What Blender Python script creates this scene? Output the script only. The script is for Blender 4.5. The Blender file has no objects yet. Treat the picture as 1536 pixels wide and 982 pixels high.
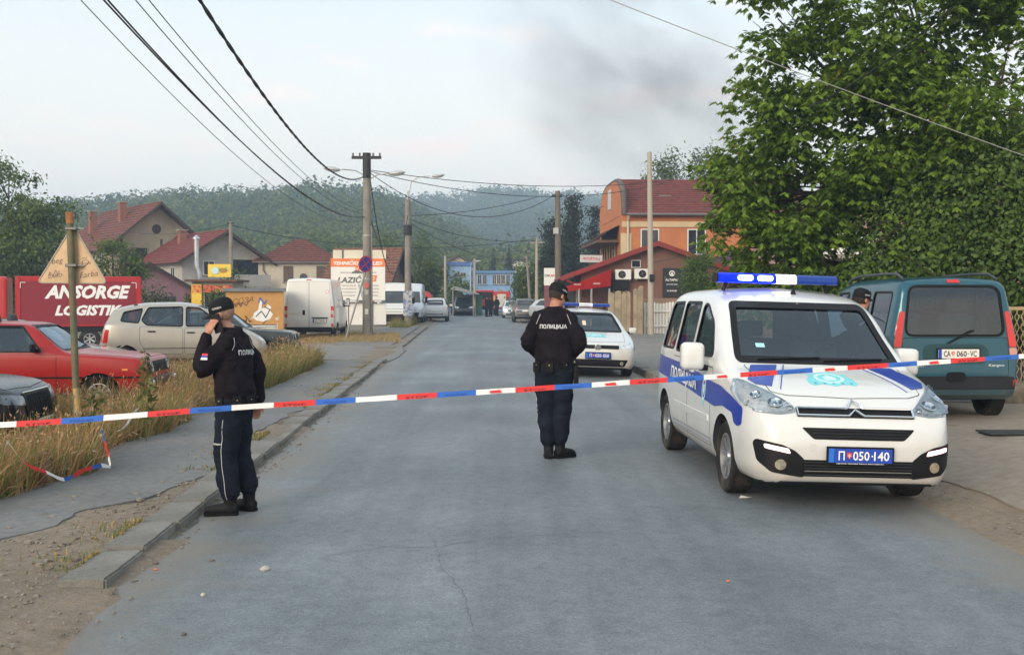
import bpy, bmesh, math, random
import numpy as np
from mathutils import Vector, Matrix, noise
from mathutils.bvhtree import BVHTree
# ---------------------------------------------------------------- camera, sky, sun, exposure
SC = bpy.context.scene
COL = SC.collection
PW, PH, FPX = 1536.0, 982.0, 1650.0          # photograph size and focal length in its pixels
CAM_Z, HORIZON = 1.68, 445.0
PITCH = math.atan((PH/2-HORIZON)/FPX)
cam_d = bpy.data.cameras.new('camera'); cam = bpy.data.objects.new('camera', cam_d); COL.objects.link(cam)
cam.location = (0, 0, CAM_Z); cam.rotation_euler = (math.pi/2-PITCH, 0, 0)
cam_d.sensor_width = 36; cam_d.lens = FPX/PW*36; cam_d.clip_end = 6000; cam_d.clip_start = .05
SC.camera = cam
SUN_EL, SUN_AZ = math.radians(20), math.radians(212)     # azimuth clockwise from +Y (the view direction): behind the camera, a little to the left
world = bpy.data.worlds.new('World'); SC.world = world; world.use_nodes = True
wn, wl = world.node_tree.nodes, world.node_tree.links
wn.clear()
wo = wn.new('ShaderNodeOutputWorld'); bg = wn.new('ShaderNodeBackground'); wl.new(bg.outputs[0], wo.inputs[0])
sky = wn.new('ShaderNodeTexSky'); sky.sky_type = 'NISHITA'; sky.sun_disc = False
sky.sun_elevation = SUN_EL; sky.sun_rotation = SUN_AZ
sky.air_density = 1.0; sky.dust_density = 1.6; sky.ozone_density = 1.5
SKY_STRENGTH = .104
tc = wn.new('ShaderNodeTexCoord')
def wnode(t, **kw):
 n = wn.new(t)
 for k, v in kw.items(): setattr(n, k, v)
 return n
sep = wnode('ShaderNodeSeparateXYZ'); wl.new(tc.outputs['Generated'], sep.inputs[0])
def wmath(op, a, b=None, clamp=False):
 n = wnode('ShaderNodeMath', operation=op, use_clamp=clamp)
 for i, x in enumerate((a, b)):
  if x is None: continue
  if isinstance(x, (int, float)): n.inputs[i].default_value = x
  else: wl.new(x, n.inputs[i])
 return n.outputs[0]
zc = wmath('MAXIMUM', sep.outputs[2], .03)
cu = wmath('DIVIDE', sep.outputs[0], wmath('ADD', zc, .10)); cv = wmath('DIVIDE', sep.outputs[1], wmath('ADD', zc, .10))
comb = wnode('ShaderNodeCombineXYZ'); wl.new(cu, comb.inputs[0]); wl.new(cv, comb.inputs[1])
nz1 = wnode('ShaderNodeTexNoise'); nz1.inputs['Scale'].default_value = 1.6; nz1.inputs['Detail'].default_value = 5; nz1.inputs['Roughness'].default_value = .55
wl.new(comb.outputs[0], nz1.inputs['Vector'])
puff = wnode('ShaderNodeMapRange'); puff.inputs[1].default_value = .54; puff.inputs[2].default_value = .70
wl.new(nz1.outputs[0], puff.inputs[0])
veil = wnode('ShaderNodeMixRGB', blend_type='MIX'); veil.inputs[0].default_value = .70
veil.inputs[2].default_value = (6.9, 7.75, 7.9, 1)
wl.new(sky.outputs[0], veil.inputs[1])
low = wnode('ShaderNodeMapRange'); low.inputs[1].default_value = 0.0; low.inputs[2].default_value = .30; low.inputs[3].default_value = .85; low.inputs[4].default_value = 0
wl.new(sep.outputs[2], low.inputs[0])
warm = wnode('ShaderNodeMixRGB'); wl.new(low.outputs[0], warm.inputs[0]); wl.new(veil.outputs[0], warm.inputs[1]); warm.inputs[2].default_value = (11.2, 9.2, 6.8, 1)
pk = wnode('ShaderNodeMixRGB'); wl.new(wmath('MULTIPLY', puff.outputs[0], .8), pk.inputs[0]); wl.new(warm.outputs[0], pk.inputs[1]); pk.inputs[2].default_value = (9.6, 7.6, 6.7, 1)
wl.new(pk.outputs[0], bg.inputs[0]); bg.inputs[1].default_value = SKY_STRENGTH
sun_d = bpy.data.lights.new('sun', 'SUN'); sun_o = bpy.data.objects.new('sun', sun_d); COL.objects.link(sun_o)
sun_d.energy = 1.8; sun_d.angle = math.radians(30); sun_d.color = (1, .83, .62)
sdir = Vector((math.sin(SUN_AZ)*math.cos(SUN_EL), math.cos(SUN_AZ)*math.cos(SUN_EL), math.sin(SUN_EL)))
sun_o.rotation_euler = sdir.to_track_quat('Z', 'Y').to_euler()
sun_o['kind'] = 'helper'; cam['kind'] = 'helper'
SC.view_settings.view_transform = 'Standard'; SC.view_settings.look = 'None'
SC.view_settings.exposure = 0.68; SC.view_settings.gamma = 1.0; SC.view_settings.use_curve_mapping = False
SC.render.engine = 'CYCLES'
SC.cycles.use_denoising = True
SC.cycles.max_bounces = 7; SC.cycles.diffuse_bounces = 3; SC.cycles.glossy_bounces = 3
SC.cycles.transparent_max_bounces = 16; SC.cycles.transmission_bounces = 4; SC.cycles.volume_bounces = 1
SC.cycles.caustics_reflective = False; SC.cycles.caustics_refractive = False
SC.cycles.sample_clamp_indirect = 4
# ---------------------------------------------------------------- helpers
RNG = random.Random(7)
NPR = np.random.default_rng(11)
CP, SP = math.cos(PITCH), math.sin(PITCH)
def ray(px, py):
 a, b = (px-PW/2)/FPX, (PH/2-py)/FPX
 y = CP+b*SP; z = -SP+b*CP
 return a/y, z/y                      # x and z per metre of depth
def at(px, py, d):                       # world point seen at that pixel at depth d
 a, b = ray(px, py); return Vector((a*d, d, CAM_Z+b*d))
def gnd(px, py, z=0.0):                  # ground point seen at that pixel
 a, b = ray(px, py); d = (z-CAM_Z)/b; return Vector((a*d, d, z))
def link(o, parent=None):
 COL.objects.link(o)
 if parent is not None: o.parent = parent
 return o
def tag(o, label=None, cat=None, group=None, kind=None):
 if label: o['label'] = label
 if cat: o['category'] = cat
 if group: o['group'] = group
 if kind: o['kind'] = kind
 return o
def thing(name, label, cat, loc=(0, 0, 0), rotz=0, group=None):
 o = bpy.data.objects.new(name, None); COL.objects.link(o); o.empty_display_size = .1
 o.location = loc; o.rotation_euler = (0, 0, rotz)
 return tag(o, label, cat, group)
def sub(name, parent, loc=(0, 0, 0), rot=(0, 0, 0)):      # an empty part that holds sub-parts
 o = bpy.data.objects.new(name, None); COL.objects.link(o); o.parent = parent
 o.location = loc; o.rotation_euler = rot; o.empty_display_size = .1
 return o
def copy_tree(o, parent=None):
 c = o.copy(); COL.objects.link(c); c.parent = parent
 for ch in o.children: copy_tree(ch, c)
 return c
class MB:
 def __init__(s): s.v = []; s.f = []; s.m = []
 def add(s, vs, fs, m=0):
  k = len(s.v); s.v += [tuple(p) for p in vs]; s.f += [tuple(i+k for i in f) for f in fs]; s.m += [m]*len(fs); return s
 def bx(s, x0, y0, z0, x1, y1, z1, m=0):
  return s.add([(x0,y0,z0),(x1,y0,z0),(x1,y1,z0),(x0,y1,z0),(x0,y0,z1),(x1,y0,z1),(x1,y1,z1),(x0,y1,z1)],
      [(0,3,2,1),(4,5,6,7),(0,1,5,4),(1,2,6,5),(2,3,7,6),(3,0,4,7)], m)
 def box(s, c, size, m=0, rot=None):
  c = Vector(c); h = [q/2 for q in size]
  vs = [Vector((sx*h[0], sy*h[1], sz*h[2])) for sz in (-1,1) for sx, sy in ((-1,-1),(1,-1),(1,1),(-1,1))]
  if rot is not None: vs = [rot @ q for q in vs]
  return s.add([c+q for q in vs], [(0,3,2,1),(4,5,6,7),(0,1,5,4),(1,2,6,5),(2,3,7,6),(3,0,4,7)], m)
 def tube(s, pts, r, n=8, m=0, cap=True):
  pts = [Vector(p) for p in pts]; rs = r if isinstance(r, (list, tuple)) else [r]*len(pts)
  ref = None; rings = []
  for i, p in enumerate(pts):
   t = (pts[min(i+1, len(pts)-1)]-pts[max(i-1, 0)]).normalized()
   if ref is None: ref = t.orthogonal().normalized()
   ref = (ref-t*ref.dot(t))
   ref = ref.normalized() if ref.length > 1e-6 else t.orthogonal().normalized()
   b = t.cross(ref)
   rr = rs[i]
   ra, rb = rr if isinstance(rr, tuple) else (rr, rr)
   rings.append([p+ref*ra*math.cos(2*math.pi*k/n)+b*rb*math.sin(2*math.pi*k/n) for k in range(n)])
  fs = [(i*n+k, i*n+(k+1) % n, (i+1)*n+(k+1) % n, (i+1)*n+k) for i in range(len(pts)-1) for k in range(n)]
  if cap: fs += [tuple(range(n-1, -1, -1)), tuple((len(pts)-1)*n+k for k in range(n))]
  return s.add([q for rg in rings for q in rg], fs, m)
 def lathe(s, prof, n=24, m=0, mat=None, close=False):     # prof: (r, z) about local z
  vs = []
  for r, z in prof: vs += [Vector((r*math.cos(2*math.pi*k/n), r*math.sin(2*math.pi*k/n), z)) for k in range(n)]
  if mat is not None: vs = [mat @ q for q in vs]
  fs = [(i*n+k, i*n+(k+1) % n, (i+1)*n+(k+1) % n, (i+1)*n+k) for i in range(len(prof)-1) for k in range(n)]
  if not close: fs += [tuple(range(n-1, -1, -1)), tuple((len(prof)-1)*n+k for k in range(n))]
  return s.add(vs, fs, m)
 def prism(s, loop, a, b, axis='z', m=0):                  # loop of (u, v); extruded from a to b along axis
  f = {'z': lambda u, v, w: (u, v, w), 'y': lambda u, v, w: (u, w, v), 'x': lambda u, v, w: (w, u, v)}[axis]
  n = len(loop)
  vs = [f(u, v, a) for u, v in loop]+[f(u, v, b) for u, v in loop]
  fs = [tuple(range(n-1, -1, -1)), tuple(range(n, 2*n))]+[(k, (k+1) % n, n+(k+1) % n, n+k) for k in range(n)]
  return s.add(vs, fs, m)
 def quad(s, a, b, c, d, m=0): return s.add([a, b, c, d], [(0, 1, 2, 3)], m)
 def mesh(s, name='mesh', mats=(), fix=True):
  me = bpy.data.meshes.new(name); me.from_pydata([tuple(p) for p in s.v], [], s.f)
  for m_ in mats: me.materials.append(m_)
  if len(mats) > 1: me.polygons.foreach_set('material_index', s.m)
  if fix:
   bm = bmesh.new(); bm.from_mesh(me); bmesh.ops.recalc_face_normals(bm, faces=bm.faces); bm.to_mesh(me); bm.free()
  return me
 def build(s, name, mats, parent=None, smooth=None, bevel=0, loc=None, rot=None, fix=True, seg=1):
  if not isinstance(mats, (list, tuple)): mats = [mats]
  me = s.mesh(name, mats, fix)
  if bevel:
   bm = bmesh.new(); bm.from_mesh(me)
   es = [e for e in bm.edges if len(e.link_faces) == 2 and e.calc_face_angle(0) > .5]
   bmesh.ops.bevel(bm, geom=es, offset=bevel, segments=seg, affect='EDGES', profile=.6, clamp_overlap=True)
   bm.to_mesh(me); bm.free()
  return mobj(name, me, parent, smooth, loc, rot)
def mobj(name, me, parent=None, smooth=None, loc=None, rot=None):
 if smooth is not None:
  me.polygons.foreach_set('use_smooth', [True]*len(me.polygons)); me.set_sharp_from_angle(angle=math.radians(smooth))
 o = bpy.data.objects.new(name, me); link(o, parent)
 if loc is not None: o.location = loc
 if rot is not None: o.rotation_euler = rot
 return o
def npmesh(name, verts, faces, mats=(), mi=None, smooth=False):   # numpy arrays, faces all same size
 me = bpy.data.meshes.new(name); verts = np.asarray(verts, dtype=np.float32); faces = np.asarray(faces, dtype=np.int32)
 k = faces.shape[1]; nf = len(faces)
 me.vertices.add(len(verts)); me.vertices.foreach_set('co', verts.ravel())
 me.loops.add(nf*k); me.loops.foreach_set('vertex_index', faces.ravel())
 me.polygons.add(nf); me.polygons.foreach_set('loop_start', np.arange(0, nf*k, k, dtype=np.int32))
 try: me.polygons.foreach_set('loop_total', np.full(nf, k, dtype=np.int32))
 except Exception: pass
 for m_ in mats: me.materials.append(m_)
 if mi is not None: me.polygons.foreach_set('material_index', np.asarray(mi, dtype=np.int32))
 if smooth: me.polygons.foreach_set('use_smooth', np.ones(nf, dtype=bool))
 me.update(calc_edges=True); me.validate()
 return me
TMP = bpy.data.scenes.new('tmp')
def evaluate(me, setup):
 o = bpy.data.objects.new('tmp', me); TMP.collection.objects.link(o)
 extra = setup(o) or []
 vl = TMP.view_layers[0]; vl.update()
 out = bpy.data.meshes.new_from_object(o.evaluated_get(vl.depsgraph))
 for q in [o]+list(extra): bpy.data.objects.remove(q)
 return out
def boolean(me, cutter, op='DIFFERENCE'):
 def st(o):
  c = bpy.data.objects.new('cut', cutter); TMP.collection.objects.link(c); c.hide_render = True
  m = o.modifiers.new('b', 'BOOLEAN'); m.object = c; m.operation = op; m.solver = 'EXACT'
  return [c]
 return evaluate(me, st)
def remesh(me, vox, smooth_it=4, factor=.5):
 def st(o):
  m = o.modifiers.new('r', 'REMESH'); m.mode = 'VOXEL'; m.voxel_size = vox
  if smooth_it:
   s = o.modifiers.new('s', 'SMOOTH'); s.factor = factor; s.iterations = smooth_it
 return evaluate(me, st)
def pchip(pts):
 xs = np.array([p[0] for p in pts], float); ys = np.array([p[1] for p in pts], float)
 if len(xs) == 1: return lambda x: float(ys[0])
 h = np.diff(xs); dl = np.diff(ys)/h; d = np.zeros_like(ys)
 d[0], d[-1] = dl[0], dl[-1]
 for i in range(1, len(xs)-1):
  if dl[i-1]*dl[i] > 0:
   w1, w2 = 2*h[i]+h[i-1], h[i]+2*h[i-1]
   d[i] = (w1+w2)/(w1/dl[i-1]+w2/dl[i])
 def f(x):
  x = min(max(x, xs[0]), xs[-1]); i = min(int(np.searchsorted(xs, x, side='right'))-1, len(h)-1); t = (x-xs[i])/h[i]
  return float((2*t**3-3*t**2+1)*ys[i]+(t**3-2*t**2+t)*h[i]*d[i]+(-2*t**3+3*t**2)*ys[i+1]+(t**3-t**2)*h[i]*d[i+1])
 return f
def roundloop(pts, r, n=4):
 out = []; k = len(pts)
 for i in range(k):
  p = Vector(pts[i]).to_2d(); a = Vector(pts[i-1]).to_2d(); b = Vector(pts[(i+1) % k]).to_2d()
  da, db = a-p, b-p; t = min(r, da.length*.48, db.length*.48)
  A, B = p+da.normalized()*t, p+db.normalized()*t
  for j in range(n+1):
   s = j/n; q = A*(1-s)**2+p*2*s*(1-s)+B*s*s; out.append((q.x, q.y))
 return out
def mirror(loop): return [(-u, v) for u, v in reversed(loop)]
def circle(cu, cv, r, n=16, rv=None): return [(cu+r*math.cos(2*math.pi*k/n), cv+(rv or r)*math.sin(2*math.pi*k/n)) for k in range(n)]
def inset_loop(loop, d):
 k = len(loop); out = []
 area = sum(loop[i][0]*loop[(i+1) % k][1]-loop[(i+1) % k][0]*loop[i][1] for i in range(k))
 sg = 1 if area > 0 else -1
 for i in range(k):
  p = Vector(loop[i]); a = Vector(loop[i-1]); b = Vector(loop[(i+1) % k])
  e1 = (p-a); e2 = (b-p)
  if e1.length < 1e-7: e1 = e2
  if e2.length < 1e-7: e2 = e1
  e1 = e1.normalized(); e2 = e2.normalized()
  n1 = Vector((-e1.y, e1.x)); n2 = Vector((-e2.y, e2.x)); n = (n1+n2)
  n = n.normalized() if n.length > 1e-5 else n1
  c = max(n.dot(n1), .5)
  q = p+n*sg*d/c; out.append((q.x, q.y))
 return out
def text_geo(s, size=1.0, bold=0.0, shear=0.0, spacing=1.0, align='CENTER', res=2):
 c = bpy.data.curves.new('t', 'FONT'); c.body = s; c.size = size; c.offset = bold*size; c.shear = shear
 c.space_character = spacing; c.align_x = align; c.align_y = 'CENTER'; c.resolution_u = res; c.fill_mode = 'FRONT'
 o = bpy.data.objects.new('t', c); TMP.collection.objects.link(o)
 vl = TMP.view_layers[0]; vl.update()
 me = bpy.data.meshes.new_from_object(o.evaluated_get(vl.depsgraph))
 vs = [tuple(v.co) for v in me.vertices]; fs = [tuple(p.vertices) for p in me.polygons]
 bpy.data.objects.remove(o); bpy.data.curves.remove(c); bpy.data.meshes.remove(me)
 return vs, fs
def text_obj(name, s, size, mat, parent, mtx, bold=.02, shear=0, spacing=1.0, width=None, height=None, align='CENTER', label=None, holes=None):
 vs, fs = text_geo(s, size, bold, shear, spacing, align)
 if not vs: return None
 xs = [v[0] for v in vs]; ys = [v[1] for v in vs]
 w, h = max(xs)-min(xs), max(ys)-min(ys); cx, cy = (max(xs)+min(xs))/2, (max(ys)+min(ys))/2
 kx = width/w if width else 1; ky = height/h if height else (kx if width else 1)
 if align == 'CENTER': vs = [((x-cx)*kx, (y-cy)*ky, z) for x, y, z in vs]
 else: vs = [(x*kx, (y-cy)*ky, z) for x, y, z in vs]
 me = bpy.data.meshes.new(name); me.from_pydata([tuple(mtx @ Vector(v)) for v in vs], [], fs); me.materials.append(mat)
 o = mobj(name, me, parent)
 return o
def frame_mtx(origin, right, up):                 # flat plane: text x -> right, y -> up
 r = Vector(right).normalized(); u = Vector(up).normalized(); n = r.cross(u)
 return Matrix(((r.x, u.x, n.x, origin[0]), (r.y, u.y, n.y, origin[1]), (r.z, u.z, n.z, origin[2]), (0, 0, 0, 1)))
# ---------------------------------------------------------------- materials
MATS = {}
def mat(name, col, rough=.5, metal=0.0, spec=.5, coat=0.0, var=.08, vscale=2.0, bump=0.0, bscale=30.0, col2=None, mixs=(.45, .6), emit=None, es=0, alpha=None, sheen=0, grime=None, detail=4, stretch=None, splash=None):
 if name in MATS: return MATS[name]
 m = bpy.data.materials.new(name); m.use_nodes = True; nt = m.node_tree; n, l = nt.nodes, nt.links
 p = n['Principled BSDF']
 c4 = (*col, 1)
 p.inputs['Base Color'].default_value = c4; p.inputs['Roughness'].default_value = rough; p.inputs['Metallic'].default_value = metal
 p.inputs['Specular IOR Level'].default_value = spec
 if coat: p.inputs['Coat Weight'].default_value = coat; p.inputs['Coat Roughness'].default_value = .06
 if sheen: p.inputs['Sheen Weight'].default_value = sheen
 if emit: p.inputs['Emission Color'].default_value = (*emit, 1); p.inputs['Emission Strength'].default_value = es
 if alpha is not None: p.inputs['Alpha'].default_value = alpha
 vec = None
 def coords():
  nonlocal vec
  if vec is None:
   t = n.new('ShaderNodeTexCoord'); vec = t.outputs['Object']
   if stretch:
    mp = n.new('ShaderNodeMapping'); mp.inputs['Scale'].default_value = stretch; l.new(vec, mp.inputs[0]); vec = mp.outputs[0]
  return vec
 out = None
 if var or col2:
  t = n.new('ShaderNodeTexNoise'); t.inputs['Scale'].default_value = vscale; t.inputs['Detail'].default_value = detail; l.new(coords(), t.inputs['Vector'])
  mr = n.new('ShaderNodeMapRange'); mr.inputs[1].default_value = mixs[0] if col2 else .3; mr.inputs[2].default_value = mixs[1] if col2 else .7
  l.new(t.outputs[0], mr.inputs[0])
  mx = n.new('ShaderNodeMixRGB'); l.new(mr.outputs[0], mx.inputs[0])
  if col2: mx.inputs[1].default_value = c4; mx.inputs[2].default_value = (*col2, 1)
  else:
   mx.inputs[1].default_value = (*[q*(1-var) for q in col], 1); mx.inputs[2].default_value = (*[min(1, q*(1+var)) for q in col], 1)
  out = mx.outputs[0]
  if var and col2:
   t2 = n.new('ShaderNodeTexNoise'); t2.inputs['Scale'].default_value = vscale*9; t2.inputs['Detail'].default_value = 6; l.new(coords(), t2.inputs['Vector'])
   mr2 = n.new('ShaderNodeMapRange'); mr2.inputs[1].default_value = .25; mr2.inputs[2].default_value = .75; mr2.inputs[3].default_value = 1-var; mr2.inputs[4].default_value = 1+var; l.new(t2.outputs[0], mr2.inputs[0])
   hs = n.new('ShaderNodeMixRGB'); hs.blend_type = 'MULTIPLY'; hs.inputs[0].default_value = 1; l.new(out, hs.inputs[1]); l.new(mr2.outputs[0], hs.inputs[2]); out = hs.outputs[0]
 if grime:                                   # (colour, amount, scale)
  t = n.new('ShaderNodeTexNoise'); t.inputs['Scale'].default_value = grime[2]; t.inputs['Detail'].default_value = 8; t.inputs['Roughness'].default_value = .65; l.new(coords(), t.inputs['Vector'])
  mr = n.new('ShaderNodeMapRange'); mr.inputs[1].default_value = .48; mr.inputs[2].default_value = .75; mr.inputs[4].default_value = grime[1]; l.new(t.outputs[0], mr.inputs[0])
  mx = n.new('ShaderNodeMixRGB'); l.new(mr.outputs[0], mx.inputs[0]); mx.inputs[2].default_value = (*grime[0], 1)
  if out is not None: l.new(out, mx.inputs[1])
  else: mx.inputs[1].default_value = c4
  out = mx.outputs[0]
 if splash:                                  # road dirt thrown up on the lower body: (colour, height where it ends, amount)
  sx = n.new('ShaderNodeSeparateXYZ'); l.new(coords(), sx.inputs[0]); t = n.new('ShaderNodeTexNoise'); t.inputs['Scale'].default_value = 2.6; t.inputs['Detail'].default_value = 7; l.new(coords(), t.inputs['Vector'])
  ma = n.new('ShaderNodeMath'); ma.operation = 'MULTIPLY_ADD'; l.new(t.outputs[0], ma.inputs[0]); ma.inputs[1].default_value = -.5; l.new(sx.outputs[2], ma.inputs[2])
  mr = n.new('ShaderNodeMapRange'); mr.inputs[1].default_value = splash[1]-.25; mr.inputs[2].default_value = splash[1]-.62; mr.inputs[4].default_value = splash[2]; l.new(ma.outputs[0], mr.inputs[0])
  mx = n.new('ShaderNodeMixRGB'); l.new(mr.outputs[0], mx.inputs[0]); mx.inputs[2].default_value = (*splash[0], 1); l.new(out, mx.inputs[1]); out = mx.outputs[0]
 if out is not None: l.new(out, p.inputs['Base Color'])
 if bump:
  t = n.new('ShaderNodeTexNoise'); t.inputs['Scale'].default_value = bscale; t.inputs['Detail'].default_value = 5; l.new(coords(), t.inputs['Vector'])
  b = n.new('ShaderNodeBump'); b.inputs['Strength'].default_value = bump; b.inputs['Distance'].default_value = .02; l.new(t.outputs[0], b.inputs['Height']); l.new(b.outputs[0], p.inputs['Normal'])
 MATS[name] = m
 return m
def glassmat(name, tint, refl=.12, rough=.02):       # window glass: see-through tint plus a mirror coat
 if name in MATS: return MATS[name]
 m = bpy.data.materials.new(name); m.use_nodes = True; n, l = m.node_tree.nodes, m.node_tree.links; n.clear()
 o = n.new('ShaderNodeOutputMaterial'); tr = n.new('ShaderNodeBsdfTransparent'); gl = n.new('ShaderNodeBsdfGlossy'); mx = n.new('ShaderNodeMixShader'); fr = n.new('ShaderNodeFresnel')
 tr.inputs[0].default_value = (*tint, 1); gl.inputs['Roughness'].default_value = rough; gl.inputs[0].default_value = (.80, .90, 1, 1); fr.inputs[0].default_value = 1.5
 ad = n.new('ShaderNodeMath'); ad.operation = 'ADD'; ad.use_clamp = True; ad.inputs[1].default_value = refl-.04; l.new(fr.outputs[0], ad.inputs[0])
 l.new(ad.outputs[0], mx.inputs[0]); l.new(tr.outputs[0], mx.inputs[1]); l.new(gl.outputs[0], mx.inputs[2]); l.new(mx.outputs[0], o.inputs[0])
 MATS[name] = m
 return m
# ---------------------------------------------------------------- lie of the land
RS = -.042                                  # the road runs slightly to the left of the view axis
LK, RE = -2.13, 3.95                        # left kerb and right road edge where the road meets y = 0
def kerb_x(y): return LK+RS*y
def edge_x(y): return RE+RS*y
def sm(a, b, x):
 t = min(1, max(0, (x-a)/(b-a))); return t*t*(3-2*t)
def road_z(x, y):
 u = x-RS*y                              # crowned road, falling to the right
 return -.05*max(0, .4-u)/2.5-.09*max(0, u-.4)/3.5 if u < RE+.2 else -.0966
def land_z(x, y):
 u = x-RS*y
 if u < LK:                              # left verge behind the kerb, then the parking ground that drops away
  k = LK-u
  z = .012*sm(5.0, 8.5, y)+(-.055)*(1-sm(5.0, 8.5, y))
  z += -.30*sm(3.0, 9.0, k)*sm(9, 20, y)-.9*sm(9, 22, k)*sm(34, 60, y)
  return z
 if u > RE:                              # right: forecourt rises a little
  k = u-RE
  return -.0966+.22*sm(.1, 1.9, k)
 return road_z(x, y)
# ---------------------------------------------------------------- vehicles
BLACK = mat('black_plastic', (.007, .007, .009), .5, spec=.2, var=.1, bump=.05, bscale=200)
TRIM = mat('dark_trim', (.020, .022, .026), .6, spec=.2, var=.15)
CABIN = mat('cabin_dark', (.030, .034, .042), .8, spec=.2, var=.1)
SEATM = mat('seat_fabric', (.045, .05, .062), .85, var=.15)
RUBBER = mat('tyre_rubber', (.018, .017, .016), .8, spec=.2, var=.2, vscale=6, bump=.15, bscale=60, grime=((.16, .13, .10), .5, 5))
ALLOY = mat('alloy', (.42, .43, .45), .35, .8, var=.1, grime=((.1, .08, .06), .4, 8))
STEELR = mat('steel_rim', (.45, .46, .48), .45, .5, var=.15, grime=((.12, .09, .07), .5, 7))
CHROME = mat('chrome', (.75, .77, .8), .12, 1, var=0)
LAMPGLASS = glassmat('lamp_lens', (.92, .95, .97), .08)
LAMPCHR = mat('lamp_reflector', (.80, .84, .88), .30, .55, var=.25, vscale=22, bump=.4, bscale=35)
REDLAMP = mat('red_lamp', (.55, .012, .01), .15, coat=.6, var=.1)
AMBER = mat('amber_lamp', (.75, .25, .03), .2, coat=.5)
GLASS = glassmat('window_glass', (.55, .63, .67), .085)
GLASSD = glassmat('dark_window_glass', (.16, .19, .21), .10)
FARGLASS = mat('far_car_glass', (.02, .03, .04), .06, spec=.8, var=.1)
PLW = mat('plate_white', (.78, .76, .72), .4, var=.04); PLB = mat('plate_blue', (.012, .06, .42), .35, coat=.3, var=.05)
PLK = mat('plate_black_ink', (.015, .015, .02), .5); PLR = mat('plate_red', (.7, .04, .03), .4); WHITEP = mat('white_ink', (.82, .83, .85), .45, var=.03)
def section(p, n_c=4):
 zb, zt, zl, wm, wl, wt, crown, rr = p       # bottom, top, belt heights; mid, belt, top half-widths; crown drop; roof corner radius
 h = zl-zb
 P = [(0, zb), (wm*.90, zb), (wm*.985, zb+h*.18), (wm, zb+h*.62), (wl, zl), (wt, zt-crown), (wt*.5, zt-crown*.25), (0, zt)]
 R = [0, .09, .08, .2, .05, rr, .3, 0]
 out = []
 for i, q in enumerate(P):
  q = Vector(q)
  if i in (0, len(P)-1): out.append(q); continue
  a, b = Vector(P[i-1]), Vector(P[i+1]); da, db = a-q, b-q
  t = min(R[i], da.length*.45, db.length*.45)
  A = q+da.normalized()*t if da.length > 1e-6 else q
  B = q+db.normalized()*t if db.length > 1e-6 else q
  for j in range(n_c+1):
   s = j/n_c; out.append(A*(1-s)**2+q*2*s*(1-s)+B*s*s)
 res = [out[0]]
 for a, b in zip(out, out[1:]):
  k = max(1, 1)
  res.append(b)
 return res
def car_loft(S, inset=0.0, x0=0.0, x1=None, zfloor=None, coarse=1.0):
 L = S['L']; x1 = L if x1 is None else x1
 F = {k: pchip(S[k]) for k in ('top', 'bot', 'belt', 'wm', 'wt')}
 tum = S.get('wl', .97)
 ends = [0, .006, .02, .04, .07, .105, .15, .2, .26, .33]
 mid = list(np.arange(.40, L-.36, .07*coarse))
 xs = sorted(set([round(q, 4) for q in ends+mid+[L-e for e in ends]]))
 xs = [x for x in xs if x0-1e-6 <= x <= x1+1e-6]
 if inset:
  xs = [x0]+[x for x in xs if x0+.02 < x < x1-.02]+[x1]
 rings = []
 for x in xs:
  zt, zb = F['top'](x), F['bot'](x); zl = min(F['belt'](x), zt-.035); wm = F['wm'](x); wt = min(F['wt'](x), wm*.97)
  cr = S.get('crown', .05)*min(1, max(.3, (zt-zl)/.3)); wl = wm*tum if isinstance(tum, float) else wm*pchip(tum)(x)
  wl = max(wl, wt)
  rr = S.get('rr', .12)
  if inset:
   zt -= inset; wm -= inset; wt -= inset; wl -= inset; zb = zfloor; zl = max(min(zl, zt-.05), zb+.05)
   rr *= .7
  half = section((zb, zt, zl, wm, wl, wt, cr, rr))
  ring = [(q.x, x-L/2, q.y) for q in half]+[(-q.x, x-L/2, q.y) for q in reversed(half[1:-1])]
  rings.append(ring)
 n = len(rings[0]); mb = MB(); vs = [q for r in rings for q in r]
 fs = [(i*n+k, i*n+(k+1) % n, (i+1)*n+(k+1) % n, (i+1)*n+k) for i in range(len(rings)-1) for k in range(n)]
 hn = (n+2)//2                              # caps built as strips between the two halves
 for base in (0, (len(rings)-1)*n):
  for k in range(hn-1):
   a, b = k, k+1; c, d = (n-k) % n, (n-k-1) % n
   q = [base+a, base+b, base+d, base+c]; u = []
   for w in q:
    if w not in u: u.append(w)
   if len(u) >= 3: fs.append(tuple(u))
 mb.add(vs, fs)
 return mb
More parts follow.
